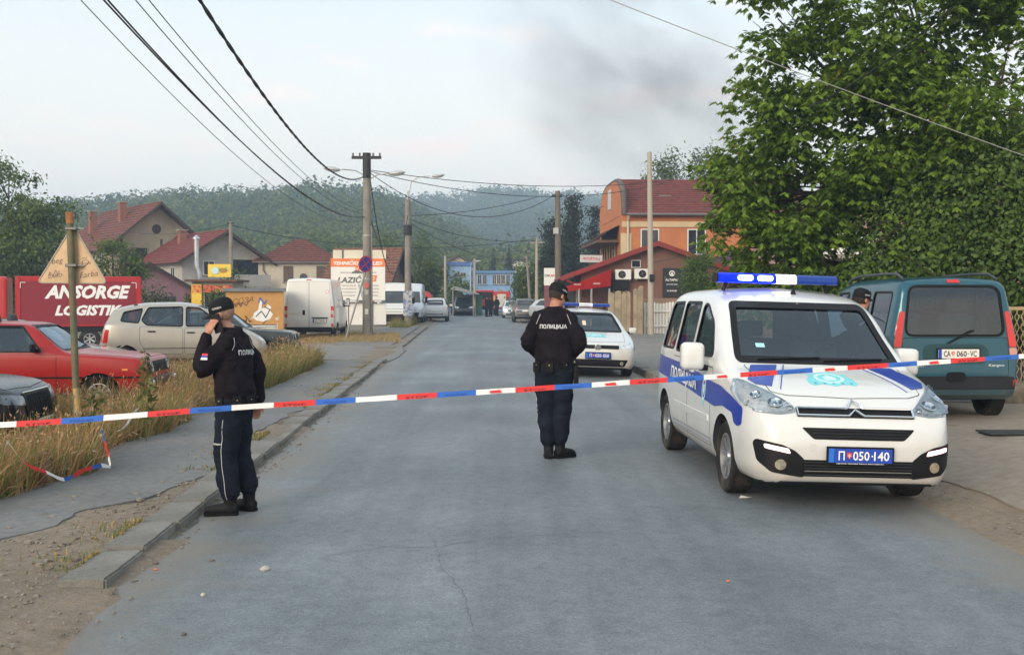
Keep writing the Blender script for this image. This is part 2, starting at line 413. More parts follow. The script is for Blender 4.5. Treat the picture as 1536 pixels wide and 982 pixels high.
class Shell:
 """a body surface onto which windows, lamps, stripes and letters are laid"""
 def __init__(s, me): s.bvh = BVHTree.FromPolygons([tuple(v.co) for v in me.vertices], [tuple(p.vertices) for p in me.polygons])
 def hit(s, view, u, v):
  o, d = {'F': ((u, -20, v), (0, 1, 0)), 'B': ((u, 20, v), (0, -1, 0)), 'L': ((-20, u, v), (1, 0, 0)), 'R': ((20, u, v), (-1, 0, 0)), 'T': ((u, v, 20), (0, 0, -1))}[view]
  loc, n, i, dist = s.bvh.ray_cast(Vector(o), Vector(d), 60)
  if loc is None:
   mid = Vector(o)+Vector(d)*20*.96 if view != 'T' else Vector((u, v, 1))
   loc, n, i, dist = s.bvh.find_nearest(mid)
  if n.dot(Vector(d)) > 0: n = -n
  return loc, n
 def lay(s, view, loop, off=.004, thick=.006, step=.08, hole=None):
  bm = bmesh.new()
  if hole is None:
   vs = [bm.verts.new((u, v, 0)) for u, v in loop]; bm.faces.new(vs)
   us = [p[0] for p in loop]; ws = [p[1] for p in loop]
   for ax, lo, hi in ((0, min(us), max(us)), (1, min(ws), max(ws))):
    k = int((hi-lo)/step)
    for j in range(1, k+1):
     co = [0, 0, 0]; co[ax] = lo+(hi-lo)*j/(k+1); no = [0, 0, 0]; no[ax] = 1
     bmesh.ops.bisect_plane(bm, geom=bm.verts[:]+bm.edges[:]+bm.faces[:], plane_co=co, plane_no=no, dist=1e-5)
  else:
   k = len(loop); A = [bm.verts.new((*p, 0)) for p in loop]; B = [bm.verts.new((*p, 0)) for p in hole]
   for i in range(k): bm.faces.new((A[i], A[(i+1) % k], B[(i+1) % k], B[i]))
   for _ in range(2):
    es = [e for e in bm.edges if e.calc_length() > step]
    if es: bmesh.ops.subdivide_edges(bm, edges=es, cuts=2, use_grid_fill=True)
  top = list(bm.verts); faces = list(bm.faces)
  info = {v: s.hit(view, v.co.x, v.co.y) for v in top}
  if thick:
   bnd = [e for e in bm.edges if len(e.link_faces) == 1]
   low = {}
   for e in bnd:
    for v in e.verts:
     if v not in low: low[v] = bm.verts.new((0, 0, 0))
   for e in bnd:
    a, b = e.verts; bm.faces.new((a, b, low[b], low[a]))
   for v, w in low.items():
    loc, n = info[v]; w.co = loc+n*(off-thick)
  for v in top: loc, n = info[v]; v.co = loc+n*off
  bmesh.ops.recalc_face_normals(bm, faces=bm.faces)
  f0 = faces[0]; f0.normal_update(); n0 = info[f0.verts[0]][1]
  if f0.normal.dot(n0) < 0: bmesh.ops.reverse_faces(bm, faces=bm.faces)
  me = bpy.data.meshes.new('lay'); bm.to_mesh(me); bm.free()
  return me
 def put(s, name, parent, m, view, loop, off=.004, thick=.006, step=.08, hole=None, smooth=40):
  me = s.lay(view, loop, off, thick, step, hole); me.name = name; me.materials.append(m)
  return mobj(name, me, parent, smooth)
 def text(s, name, parent, m, view, txt, cu, cv, width, height=None, off=.008, bold=.02, shear=0, spacing=1.0, flip=False, slope=0.0, geo=None, cloth=False):
  vs, fs = geo or text_geo(txt, 1, bold, shear, spacing)
  xs = [v[0] for v in vs]; ys = [v[1] for v in vs]; w, h = max(xs)-min(xs), max(ys)-min(ys)
  kx = width/w; ky = height/h if height else kx; cx, cy = (max(xs)+min(xs))/2, (max(ys)+min(ys))/2
  out = []
  for x, y, _ in vs:
   a = (x-cx)*kx; b = (y-cy)*ky+a*slope
   loc, n = s.hit(view, cu+(-a if flip else a), cv+b)
   if cloth: n = {'F': Vector((0, -1, 0)), 'B': Vector((0, 1, 0)), 'L': Vector((-1, 0, 0)), 'R': Vector((1, 0, 0))}[view]
   out.append(tuple(loc+n*off))
  me = bpy.data.meshes.new(name); me.from_pydata(out, [], fs); me.materials.append(m)
  return mobj(name, me, parent)
def make_wheel(parent, x, y, r, tw, rim=.66, spokes=7, rimmat=None, side=1, simple=False, steer=0.0):
 w = sub('wheel', parent, (x, y, r), (0, 0, steer))
 T = Matrix.Rotation(math.pi/2, 4, 'Y')
 mb = MB(); n = 20 if simple else 36
 ri = r*rim; h = tw/2
 mb.lathe([(ri, -h*.8), (ri+.02, -h*.95), (r*.93, -h), (r*.985, -h*.86), (r, -h*.6), (r, h*.6), (r*.985, h*.86), (r*.93, h), (ri+.02, h*.95), (ri, h*.8), (ri, -h*.8)], n, 0, T, close=True)
 if not simple:                              # tread grooves as dark rings
  for q in (-.35, -.12, .12, .35):
   mb.lathe([(r*1.001, tw*q-.003), (r*1.003, tw*q), (r*1.001, tw*q+.003)], n, 0, T, close=True)
 mb.build('tyre', RUBBER, w, smooth=35)
 rm = rimmat or ALLOY
 mb = MB()
 o = side
 mb.lathe([(ri*1.0, o*h*.2), (ri*1.0, o*h*.88), (ri*.93, o*h*.90), (ri*.90, o*h*.4), (ri*.88, o*h*.1)], n, 0, T, close=True)
 mb.lathe([(.002, o*h*.02), (ri*.92, o*h*.02), (ri*.92, o*h*.05), (.002, o*h*.05)], n, 1, T, close=True)
 mb.lathe([(.002, o*h*.80), (ri*.2, o*h*.78), (ri*.24, o*h*.6), (ri*.24, o*h*.1)], 14, 0, T, close=True)
 for k in range(spokes):
  a = 2*math.pi*k/spokes
  R = Matrix.Rotation(a, 3, 'X')
  mb.box(R @ Vector((o*h*.55, 0, ri*.56)), (h*.28, ri*(.9/spokes+.10), ri*.76), 0, R @ Matrix.Rotation(.12*o, 3, 'Y'))
 mb.build('rim', [rm, TRIM], w, smooth=35)
 return w
def plate(parent, name, loc, right, up, txt, kind='blue', w=.52, h=.112, parts=None, small=None):
 r = Vector(right).normalized(); u = Vector(up).normalized(); n = r.cross(u)
 pl = bpy.data.objects.new(name, None)
 mb = MB()
 R = Matrix((r, n*-1, u)).transposed()
 mb.box(Vector(loc)-n*-.004, (w+.03, .012, h+.03), 0, R)
 mb.box(Vector(loc)+n*.011, (w, .004, h), 1, R)
 base = PLB if kind == 'blue' else PLW
 ink = WHITEP if kind == 'blue' else PLK
 o = mb.build(name, [BLACK, base], parent)
 c = Vector(loc)+n*.0145
 st = MB(); st.box(c-r*(w/2-.022), (.04, .002, h), 0, R); st.build('country_strip', PLB if kind != 'blue' else mat('strip_blue', (.02, .16, .62), .4), o)
 c = c+n*.0015
 for t, cx, ww in parts:
  if t == 'shield':
   sh = MB(); lp = [(-.02, .026), (.02, .026), (.02, -.002), (0, -.028), (-.02, -.002)]
   sh.add([c+r*(cx+a)+u*b for a, b in lp], [tuple(range(5))]); so = sh.build('shield', PLR, o)
   cr = MB(); cr.box(c+r*cx+n*.001, (.006, .001, .034), 0, R); cr.box(c+r*cx+u*.002+n*.001, (.028, .001, .006), 0, R); cr.build('cross', PLW, o)
  elif t == 'dot':
   sh = MB(); sh.box(c+r*cx, (.012, .001, .012), 0, R); sh.build('dot', ink, o)
  else:
   text_obj('lettering', t, .1, ink, o, frame_mtx(c+r*cx, r, u), bold=.015, width=ww, height=h*.66)
 if small:
  text_obj('frame_lettering', small, .02, WHITEP, o, frame_mtx(Vector(loc)+n*.0115-u*(h/2+.009), r, u), bold=.02, width=w*.75, height=.010)
 return o
def car(S, name, label, group=None, loc=(0, 0, 0), rotz=0, roll=0, cat='car'):
 """body with cabin, doors, glass, wheels; S holds the profile curves (x from the front bumper) and the outlines"""
 L = S['L']; t = thing(name, label, cat, loc, rotz, group)
 t.rotation_euler = (0, roll, rotz)
 paint = S['paint']; far = S.get('far', False)
 full = car_loft(S, coarse=2.2 if far else 1.0).mesh('body')
 sh = Shell(full); S['shell'] = sh
 yc = lambda x: x-L/2
 me = full
 side = [roundloop([(yc(x), z) for x, z in w['loop']], w.get('r', .05)) for w in S.get('side', [])]
 fw = roundloop(S['shield'], .06) if S.get('shield') else None
 rw = roundloop(S['rear'], S.get('rear_r', .07)) if S.get('rear') else None
 r = S['r']; arch = S.get('arch', r+.055)
 if not far:
  cab = S['cabin']
  me = boolean(me, car_loft(S, .045, cab[0], cab[1], S.get('floor', .42)).mesh('cav'))
  cut = MB()
  for w, lp in zip(S['side'], side): cut.prism(lp, -2, 2, 'x')
  if side: me = boolean(me, cut.mesh('cut'))
  cut = MB()
  if fw: cut.prism(fw, -L, yc(cab[0]+.9), 'y')
  if rw: cut.prism(rw, yc(cab[1]-.6), L, 'y')
  me = boolean(me, cut.mesh('cut'))
 cut = MB()
 TY = Matrix.Rotation(math.pi/2, 4, 'Y')
 wmx = max(w for _, w in S['wm'])
 for ax in S['axle']:
  for sd in (-1, 1):
   cut.lathe([(arch, -.17), (arch, .17)], 28 if not far else 18, 0, Matrix.Translation((sd*(wmx-.08), yc(ax), r)) @ TY)
 me = boolean(me, cut.mesh('cut'))
 me.name = 'body'; me.materials.clear(); me.materials.append(paint); me.materials.append(CABIN); me.materials.append(S.get('sillmat', TRIM))
 mi = []
 low = S.get('lower')                        # dark plastic skirt height
 for p in me.polygons:
  c = p.center; lc, n, i, dd = sh.bvh.find_nearest(c)
  k = 0
  if dd > .006 or abs(n.dot(p.normal)) < .6: k = 1
  elif p.normal.z < -.75 and c.z < .5: k = 1
  elif low and c.z < low: k = 2
  mi.append(k)
 me.polygons.foreach_set('material_index', mi)
 body = mobj('body', me, t, 38)
 for view, nm, loop, rad in S.get('panels', []):
  lp0 = [(yc(a), b) if view == 'S' else ((a, yc(b)) if view == 'T' else (a, b)) for a, b in loop]
  for sv in (('L', 'R') if view == 'S' else (view,)):
   lp = roundloop(lp0, rad)
   pn = sh.put(nm, t, paint, sv, inset_loop(lp, .007), .0035, .006, .05)
   sh.put('joint', pn, BLACK, sv, lp, .0018, 0, .10, hole=inset_loop(lp, .014))
 gm = S.get('glass', FARGLASS if far else GLASS)
 for w, lp in zip(S.get('side', []), side):
  for sv in 'LR':
   g = sh.put('window', t, w.get('mat', gm), sv, lp if far else inset_loop(lp, -.004), .004 if far else -.010, 0, .10)
   if not far: sh.put('window_rubber', g, BLACK, sv, inset_loop(lp, -.013), .0035, .006, .10, hole=inset_loop(lp, .012))
 if fw:
  g = sh.put('windscreen', t, gm, 'F', fw if far else inset_loop(fw, -.004), .004 if far else -.008, 0, .10)
  if not far: sh.put('windscreen_border', g, BLACK, 'F', inset_loop(fw, -.01), .003, .012, .10, hole=inset_loop(fw, S.get('frit', .035)))
 if rw:
  g = sh.put('rear_window', t, S.get('rglass', gm), 'B', rw if far else inset_loop(rw, -.004), .004 if far else -.008, 0, .10)
  if not far: sh.put('rear_window_rubber', g, BLACK, 'B', inset_loop(rw, -.012), .003, .012, .10, hole=inset_loop(rw, .02))
 for ft in S.get('bits', []):
  view, nm, loop, m, off, th = ft[:6]; mir = ft[6] if len(ft) > 6 else False
  rad = ft[7] if len(ft) > 7 else .02
  for sv in (('L', 'R') if view == 'S' else (view,)):
   lp = [(yc(a), b) if sv in 'LR' else ((a, yc(b)) if sv == 'T' else (a, b)) for a, b in loop]
   lps = [lp, mirror(lp)] if mir else [lp]
   for q in lps:
    sh.put(nm, t, m, sv, roundloop(q, rad, 3) if rad else q, off, th, .07 if not far else .3)
 tw = S.get('tw', .2)
 for i, ax in enumerate(S['axle']):
  for sd in (-1, 1):
   make_wheel(t, sd*(wmx-S.get('wheel_in', .03)-tw/2), yc(ax), r, tw, S.get('rim', .66), S.get('spokes', 7), S.get('rimmat'), sd, far, S.get('steer', 0)*(i == 0))
 if not far and S.get('seats'):
  for (sx, xx) in S['seats']:
   st = sub('seat', t, (sx, yc(xx), 0))
   zf = S.get('floor', .42)
   MB().box((0, 0, zf+.22), (.48, .5, .2)).build('cushion', SEATM, st, 40, .05, seg=2)
   MB().box((0, .27, zf+.55), (.46, .14, .62), 0, Matrix.Rotation(-.25, 3, 'X')).build('seat_back', SEATM, st, 40, .05, seg=2)
   MB().box((0, .37, zf+.95), (.26, .09, .18), 0, Matrix.Rotation(-.2, 3, 'X')).build('headrest', SEATM, st, 40, .035, seg=2)
 if not far and S.get('dash'):
  x0, z0, hw = S['dash']
  MB().bx(-hw, yc(x0), z0-.3, hw, yc(x0+.45), z0).build('dashboard', CABIN, t, 40, .06, seg=2)
  mb = MB(); ang = Matrix.Translation((S.get('wheel_x', .38), yc(x0+.56), z0+.02)) @ Matrix.Rotation(math.radians(65), 4, 'X')
  mb.tube([ang @ Vector((.18*math.cos(a), .18*math.sin(a), 0)) for a in np.linspace(0, 2*math.pi, 25)], .014, 6)
  mb.tube([ang @ Vector((-.17, 0, 0)), ang @ Vector((.17, 0, 0))], .02, 6); mb.build('steering_wheel', BLACK, t, 60)
 for (mx, mx_, mz) in S.get('mirrors', []):
  for sd in (-1, 1):
   ms = S.get('mirror_size', (.2, .13, .17))
   m1 = MB().box((sd*(mx+ms[0]/2+.06), yc(mx_), mz), ms).build('door_mirror', S.get('mirrormat', paint), t, 50, min(ms)*.38, seg=3)
   MB().box((sd*(mx+.04), yc(mx_)+.01, mz-ms[2]*.42), (.14, .07, .05)).build('mirror_arm', BLACK, m1, 50, .015)
   MB().box((sd*(mx+ms[0]/2+.06), yc(mx_)+ms[1]*.5, mz), (ms[0]*.82, .006, ms[2]*.78)).build('mirror_glass', CHROME, m1)
 for (hx, hz) in S.get('handles', []):
  for sv, sd in (('L', -1), ('R', 1)):
   loc, n = sh.hit(sv, yc(hx), hz)
   MB().box(loc+n*.018, (.03, .17, .032)).build('door_handle', S.get('handlemat', paint), t, 50, .012, seg=2)
 return t, sh, yc
def stack(mb, secs, n=20):
 vs = []
 for cx, cy, z, rx, ry in secs: vs += [(cx+rx*math.cos(2*math.pi*k/n), cy+ry*math.sin(2*math.pi*k/n), z) for k in range(n)]
 fs = [(i*n+k, i*n+(k+1) % n, (i+1)*n+(k+1) % n, (i+1)*n+k) for i in range(len(secs)-1) for k in range(n)]
 fs += [tuple(range(n-1, -1, -1)), tuple((len(secs)-1)*n+k for k in range(n))]
 return mb.add(vs, fs)
def ball(mb, c, r, n=12, rot=None):
 rx, ry, rz = r if isinstance(r, tuple) else (r, r, r); vs = []; m = n//2
 for i in range(1, m):
  a = math.pi*i/m
  vs += [Vector((rx*math.sin(a)*math.cos(2*math.pi*k/n), ry*math.sin(a)*math.sin(2*math.pi*k/n), -rz*math.cos(a))) for k in range(n)]
 b0 = len(vs); vs += [Vector((0, 0, -rz)), Vector((0, 0, rz))]
 if rot is not None: vs = [rot @ q for q in vs]
 fs = [(i*n+k, i*n+(k+1) % n, (i+1)*n+(k+1) % n, (i+1)*n+k) for i in range(m-2) for k in range(n)]
 fs += [(b0, (k+1) % n, k) for k in range(n)]+[(b0+1, (m-2)*n+k, (m-2)*n+(k+1) % n) for k in range(n)]
 return mb.add([Vector(c)+q for q in vs], fs)
# ---------------------------------------------------------------- ground, road, kerbs, hills
def nodes(m): return m.node_tree.nodes, m.node_tree.links
def ground_mat(name, cols, scale, rough=.95, bump=.5, bscale=60, speck=None, patch=None):
 """three-tone earth: large patches, small grain, specks"""
 m = bpy.data.materials.new(name); m.use_nodes = True; n, l = nodes(m); p = n['Principled BSDF']; p.inputs['Roughness'].default_value = rough; p.inputs['Specular IOR Level'].default_value = .5 if patch else .25
 t = n.new('ShaderNodeTexCoord'); v = t.outputs['Object']
 def nz(s, d=6, r=.6):
  q = n.new('ShaderNodeTexNoise'); q.inputs['Scale'].default_value = s; q.inputs['Detail'].default_value = d; q.inputs['Roughness'].default_value = r; l.new(v, q.inputs['Vector']); return q.outputs[0]
 def rng(x, a, b, c=0, d=1):
  q = n.new('ShaderNodeMapRange'); q.inputs[1].default_value, q.inputs[2].default_value, q.inputs[3].default_value, q.inputs[4].default_value = a, b, c, d; l.new(x, q.inputs[0]); return q.outputs[0]
 def mix(f, a, b, bt='MIX'):
  q = n.new('ShaderNodeMixRGB'); q.blend_type = bt
  for i, x in enumerate((f, a, b)):
   if isinstance(x, (int, float)): q.inputs[i].default_value = x if i == 0 else (x, x, x, 1)
   elif isinstance(x, tuple): q.inputs[i].default_value = (*x, 1)
   else: l.new(x, q.inputs[i])
  return q.outputs[0]
 c = mix(rng(nz(scale), .38, .62), cols[0], cols[1])
 c = mix(rng(nz(scale*.23, 4), .45, .65, 0, .8), c, cols[2])
 c = mix(1.0, c, rng(nz(scale*14, 5, .7), .2, .8, .72, 1.28), 'MULTIPLY')
 c = mix(1.0, c, rng(nz(bscale*2.5, 3, .7), .25, .75, .80, 1.20), 'MULTIPLY')
 if speck:
  vo = n.new('ShaderNodeTexVoronoi'); vo.inputs['Scale'].default_value = speck[0]; l.new(v, vo.inputs['Vector'])
  c = mix(rng(vo.outputs['Distance'], speck[1], speck[1]*.4), c, mix(vo.outputs['Color'], speck[2], speck[3]))
 if patch:
  st = n.new('ShaderNodeMapping'); st.inputs['Scale'].default_value = (1.6, .07, 1); st.inputs['Rotation'].default_value = (0, 0, .042); l.new(v, st.inputs[0]); v0 = v; v = st.outputs[0]
  c = mix(1.0, c, rng(nz(1.0, 3), .3, .7, .80, 1.18), 'MULTIPLY'); v = v0; c = mix(1.0, c, rng(nz(.28, 4), .35, .65, .86, 1.12), 'MULTIPLY')
  c = mix(1.0, c, rng(nz(55, 2, .5), .32, .68, .82, 1.18), 'MULTIPLY'); c = mix(1.0, c, rng(nz(130, 2, .5), .3, .7, .84, 1.16), 'MULTIPLY')
  c = mix(rng(nz(2.3, 3, .5), .66, .74, 0, .30), c, (.08, .085, .09))
 if patch:                                    # dust carried onto both road margins
  sx = n.new('ShaderNodeSeparateXYZ'); l.new(v, sx.inputs[0]); mu = n.new('ShaderNodeMath'); mu.operation = 'MULTIPLY_ADD'; l.new(sx.outputs[1], mu.inputs[0]); mu.inputs[1].default_value = -RS; l.new(sx.outputs[0], mu.inputs[2])
  wob = rng(nz(1.1, 6, .65), .3, .7, -.45, .45); ad = n.new('ShaderNodeMath'); l.new(mu.outputs[0], ad.inputs[0]); l.new(wob, ad.inputs[1])
  c = mix(rng(ad.outputs[0], LK+.75, LK+.0, 0, .85), c, (.185, .165, .14)); c = mix(rng(ad.outputs[0], RE-.9, RE-.05, 0, .9), c, (.20, .175, .145))
 l.new(c, p.inputs['Base Color'])
 b = n.new('ShaderNodeBump'); b.inputs['Strength'].default_value = bump; b.inputs['Distance'].default_value = .02; l.new(nz(bscale, 8, .7), b.inputs['Height']); l.new(b.outputs[0], p.inputs['Normal'])
 MATS[name] = m
 return m
ASPH = ground_mat('asphalt', [(.128, .152, .174), (.160, .184, .204), (.148, .161, .172)], .55, .62, .22, 90, speck=(75, .30, (.13, .14, .15), (.36, .36, .35)), patch=True)
ASPH2 = ground_mat('worn_path_asphalt', [(.17, .175, .18), (.21, .21, .21), (.20, .185, .165)], .9, .92, .4, 70)
DIRT = ground_mat('dirt', [(.215, .175, .135), (.27, .22, .17), (.165, .145, .12)], .8, .97, .9, 26, speck=(9, .26, (.30, .27, .24), (.20, .17, .14)))
FORE = ground_mat('forecourt', [(.31, .25, .20), (.26, .22, .18), (.21, .19, .165)], .5, .95, .35, 50, speck=(30, .16, (.26, .23, .2), (.16, .14, .12)))
KERB = ground_mat('kerb_concrete', [(.25, .24, .225), (.20, .195, .185), (.17, .165, .145)], 1.6, .95, .5, 40)
LAWN = ground_mat('field', [(.06, .085, .03), (.09, .10, .04), (.05, .07, .03)], .15, .98, .5, 3)
def axis(segs):
 out = [segs[0][0]]
 for a, b, s in segs:
  k = max(1, round((b-a)/s)); out += [a+(b-a)*(i+1)/k for i in range(k)]
 return out
gx = axis([(-1440, -300, 190), (-300, -60, 40), (-60, -14, 3), (-14, 14, .28), (14, 60, 3), (60, 300, 40), (300, 1440, 190)]); gy = axis([(-60, 0, 6), (0, 34, .28), (34, 80, 1.2), (80, 220, 6), (220, 1290, 150)])
vs = []; 
for y in gy:
 for x in gx:
  u = x-RS*y; z = land_z(x, y) if -60 < x < 60 and y < 220 else (-1.2 if x < 0 else .12)
  if x <= -60: z = -1.2
  if LK-.06 < u < RE+.05 and y < 150: z = road_z(x, y)-(.045 if y > 8.5 else .013)
  elif -14 < x < 14 and y < 34: z += .018*noise.noise(Vector((x*1.7, y*1.7, 0)))+.010*noise.noise(Vector((x*6, y*6, 3)))
  vs.append((x, y, z))
w = len(gx); fs = [(j*w+i, j*w+i+1, (j+1)*w+i+1, (j+1)*w+i) for j in range(len(gy)-1) for i in range(w-1)]
g = mobj('ground', npmesh('ground', vs, fs, [DIRT], smooth=True)); tag(g, kind='structure')
rows = axis([(-4, 26, .25), (26, 60, .8), (60, 160, 5)]); vs = []; K = 22
for y in rows:
 r0 = edge_x(y)+.10*noise.noise(Vector((y*.8, 0, 0)))+.05*noise.noise(Vector((y*3.1, 4, 0)))
 l0 = kerb_x(y)-.12 if y > 6.5 else kerb_x(y)+.30*sm(6.5, 4.5, y)*.6+.12*noise.noise(Vector((y*2.3, 9, 0)))
 for i in range(K+1):
  x = l0+(r0-l0)*i/K; vs.append((x, y, road_z(x, y)-(.02 if i == K else 0)-(.016 if i == 0 and y < 6.5 else 0)))
fs = [(j*(K+1)+i, j*(K+1)+i+1, (j+1)*(K+1)+i+1, (j+1)*(K+1)+i) for j in range(len(rows)-1) for i in range(K)]
road = mobj('road', npmesh('road', vs, fs, [ASPH], smooth=True)); tag(road, kind='structure')
CRK = mat('crack_grit', (.06, .06, .06), .95, var=.4, vscale=20); CRK2 = mat('crack_dust', (.12, .13, .137), .95, var=.2, vscale=20)
def crack(pix, w, m, seed, jit=.03, parent=road, z=.0035):
 r = random.Random(seed); P = [gnd(a, b) for a, b in pix]; Q = []
 for a, b in zip(P, P[1:]):
  k = max(2, int((b-a).length/.07))
  for i in range(k): Q.append(a.lerp(b, i/k))
 Q.append(P[-1]); vs = []; fs = []; o = 0
 for i, q in enumerate(Q):
  o = o*.8+r.uniform(-jit, jit)*.6; t = (Q[min(i+1, len(Q)-1)]-Q[max(i-1, 0)]).normalized(); nn = Vector((-t.y, t.x, 0))
  ww = w*r.uniform(.05, .38)*min(1, .3+min(i, len(Q)-1-i)/6)
  for s_ in (-1, 1):
   p_ = q+nn*(o+s_*ww/2); vs.append((p_.x, p_.y, road_z(p_.x, p_.y)+z))
 fs = [(2*i, 2*i+1, 2*i+3, 2*i+2) for i in range(len(Q)-1)]
 return mobj('crack', npmesh('crack', vs, fs, [m]), parent)
for i, (pix, w_, m_) in enumerate([([(445, 836), (520, 824), (575, 817), (650, 819), (720, 809), (800, 803), (880, 795), (960, 792)], .020, CRK2), ([(640, 790), (662, 835), (680, 870), (700, 910), (715, 955)], .013, CRK2),
  ([(520, 722), (590, 715), (690, 712)], .014, CRK2), ([(440, 860), (520, 850), (590, 846)], .010, CRK2), ([(965, 790), (1000, 840), (1045, 895)], .010, CRK2), ([(1150, 816), (1240, 812)], .016, CRK2), ([(1430, 872), (1536, 868)], .018, CRK2), ([(528, 715), (540, 695)], .012, CRK2), ([(560, 640), (640, 634), (700, 632)], .02, CRK2)]): crack(pix, w_, m_, i)
def strip(name, y0, y1, fa, fb, z, m, parent=None, st=.2, kind='structure'):
 vs = []; fs = []; n_ = int((y1-y0)/st)+1
 for i in range(n_):
  y = y0+(y1-y0)*i/(n_-1)
  for f_ in (fa, fb): x = f_(y); vs.append((x, y, z(x, y)))
 fs = [(2*i, 2*i+1, 2*i+3, 2*i+2) for i in range(n_-1)]
 o = mobj(name, npmesh(name, vs, fs, [m]), parent)
 if parent is None: tag(o, kind=kind)
 return o
strip('gutter_grit', 6.6, 30, lambda y: kerb_x(y)-.03, lambda y: kerb_x(y)+.05+.07*noise.noise(Vector((y*2.1, 2, 0)))+.03*noise.noise(Vector((y*9, 5, 0))), lambda x, y: road_z(x, y)+.004, mat('gutter_dirt', (.10, .09, .075), .95, var=.4, vscale=9, col2=(.15, .13, .105)), road)
kerb = bpy.data.objects.new('kerb', None); link(kerb); tag(kerb, kind='structure')
r = random.Random(3)
base = [MB().bx(-.28, -.5, -.25, 0, .5, 0).mesh('kerb_stone', [KERB]) for _ in range(4)]
for q, me in enumerate(base):
 bm = bmesh.new(); bm.from_mesh(me); bmesh.ops.subdivide_edges(bm, edges=[e for e in bm.edges if abs(e.verts[0].co.y-e.verts[1].co.y) > .5], cuts=5, use_grid_fill=True)
 bmesh.ops.bevel(bm, geom=[e for e in bm.edges if len(e.link_faces) == 2 and e.calc_face_angle(0) > .8], offset=.014, segments=2, affect='EDGES')
 for v in bm.verts: v.co += Vector((noise.noise(v.co*5+Vector((q*9, 0, 0))), noise.noise(v.co*4+Vector((0, q*7, 3))), noise.noise(v.co*6+Vector((0, 0, q*5)))))*.014
 bm.to_mesh(me); bm.free(); me.polygons.foreach_set('use_smooth', [True]*len(me.polygons)); me.set_sharp_from_angle(angle=.6)
y = 6.45
while y < 62:
 Ls = r.uniform(.75, 1.05)
 if not (29.2 < y < 36.5):
  o = bpy.data.objects.new('kerb_stone', base[r.randrange(4)]); link(o, kerb); yy = y+Ls/2
  o.location = (kerb_x(yy)+r.uniform(-.015, .015), yy, .022+r.uniform(-.012, .010)-.012*sm(7.5, 6.4, y)); o.scale = (1+r.uniform(-.05, .1), (Ls-.018), 1); o.rotation_euler = (r.uniform(-.012, .012), r.uniform(-.03, .03), .042+r.uniform(-.012, .012))
 y += Ls
y = 16.5
while y < 66:
 o = bpy.data.objects.new('kerb_stone', base[r.randrange(4)]); link(o, kerb); o.location = (edge_x(y+.5)+.34, y+.5, .035+r.uniform(-.008, .008)); o.rotation_euler = (0, r.uniform(-.01, .01), .042); o.scale = (1, .985, 1)
 y += 1.0
def slab(name, rows, m, h=.012, kind='structure', jit=.05, K=8):
 """rows of (y, left x, right x), subdivided and frayed"""
 fl = pchip([(a, b) for a, b, c in rows]); fr = pchip([(a, c) for a, b, c in rows]); y0, y1 = rows[0][0], rows[-1][0]; n_ = int((y1-y0)/.14)+1; top = []
 for i in range(n_):
  y = y0+(y1-y0)*i/(n_-1); a = fl(y)+jit*1.6*noise.noise(Vector((y*1.3, 31, 0)))+jit*.6*noise.noise(Vector((y*5, 33, 0))); b = fr(y)+jit*2.2*noise.noise(Vector((y*1.7, 51, 0)))+jit*.9*noise.noise(Vector((y*6.5, 53, 0)))
  top.append([(a+(b-a)*k/K, y) for k in range(K+1)])
 vs = [(x, y, land_z(x, y)+h+.006*noise.noise(Vector((x*2, y*2, 0)))) for rw in top for x, y in rw]; W = K+1
 fs = [(j*W+i, j*W+i+1, (j+1)*W+i+1, (j+1)*W+i) for j in range(n_-1) for i in range(K)]
 nb = len(vs)
 edge = [j*W+K for j in range(n_)]; edge2 = [j*W for j in range(n_)]; e3 = [i for i in range(W)]; e4 = [(n_-1)*W+i for i in range(W)]
 for e in (edge, edge2, e3, e4):
  k0 = len(vs); vs += [(vs[q][0], vs[q][1], vs[q][2]-.05) for q in e]; fs += [(e[q], e[q+1], k0+q+1, k0+q) for q in range(len(e)-1)]
 o = mobj(name, npmesh(name, vs, fs, [m]), None, 40); return tag(o, kind=kind)
slab('footpath', [(7.0, -4.6, -3.9), (7.6, -4.5, -3.50), (8.4, -4.45, -3.30), (9.4, -4.45, -2.98), (10.4, -4.4, -2.86), (11.4, -4.4, -2.98), (12.6, -4.4, -3.20), (14, -4.4, -3.15), (16, -4.45, -3.12), (18, -4.45, -3.20), (20.5, -4.45, -3.30), (23, -4.4, -3.42), (26, -4.5, -3.55), (28.6, -4.8, -3.62)], ASPH2)
slab('driveway', [(28.9, -15, -3.3), (31, -16, -3.25), (34, -17, -3.35), (37.5, -17, -3.75)], ASPH, .026)
slab('footpath', [(38, -6.2, -4.15), (44, -6.4, -4.4), (52, -6.6, -4.75), (62, -7.0, -5.2)], ASPH2, .03)
slab('forecourt', [(5.0, 4.35, 12), (7, 4.25, 12), (9, 4.15, 12), (12, 4.0, 12), (15.8, 3.75, 12)], FORE, .018)
slab('pavement', [(16.2, 3.75, 7.2), (25, 3.35, 6.6), (40, 2.7, 6.2), (70, 1.5, 6.0)], ground_mat('pavement_grey', [(.20, .195, .185), (.23, .22, .205), (.17, .165, .16)], .6, .93, .3, 60), .055)
slab('parking_ground', [(9.5, -30, -6.8), (18, -32, -6.9), (28.5, -34, -7.0)], ground_mat('lot_gravel', [(.16, .155, .15), (.20, .19, .175), (.14, .13, .12)], .5, .96, .6, 40), .02)
q = gnd(1520, 655, .1); tag(MB().bx(q.x-.35, q.y-.2, land_z(q.x, q.y)+.02, q.x+.55, q.y+.2, land_z(q.x, q.y)+.036).build('drain_cover', mat('cast_iron', (.05, .05, .05), .6, .6), None, None, .004), 'dark metal drain cover set in the forecourt near the teal van', 'drain cover')
STONE = mat('pale_stone', (.42, .40, .36), .9, var=.25, vscale=30)
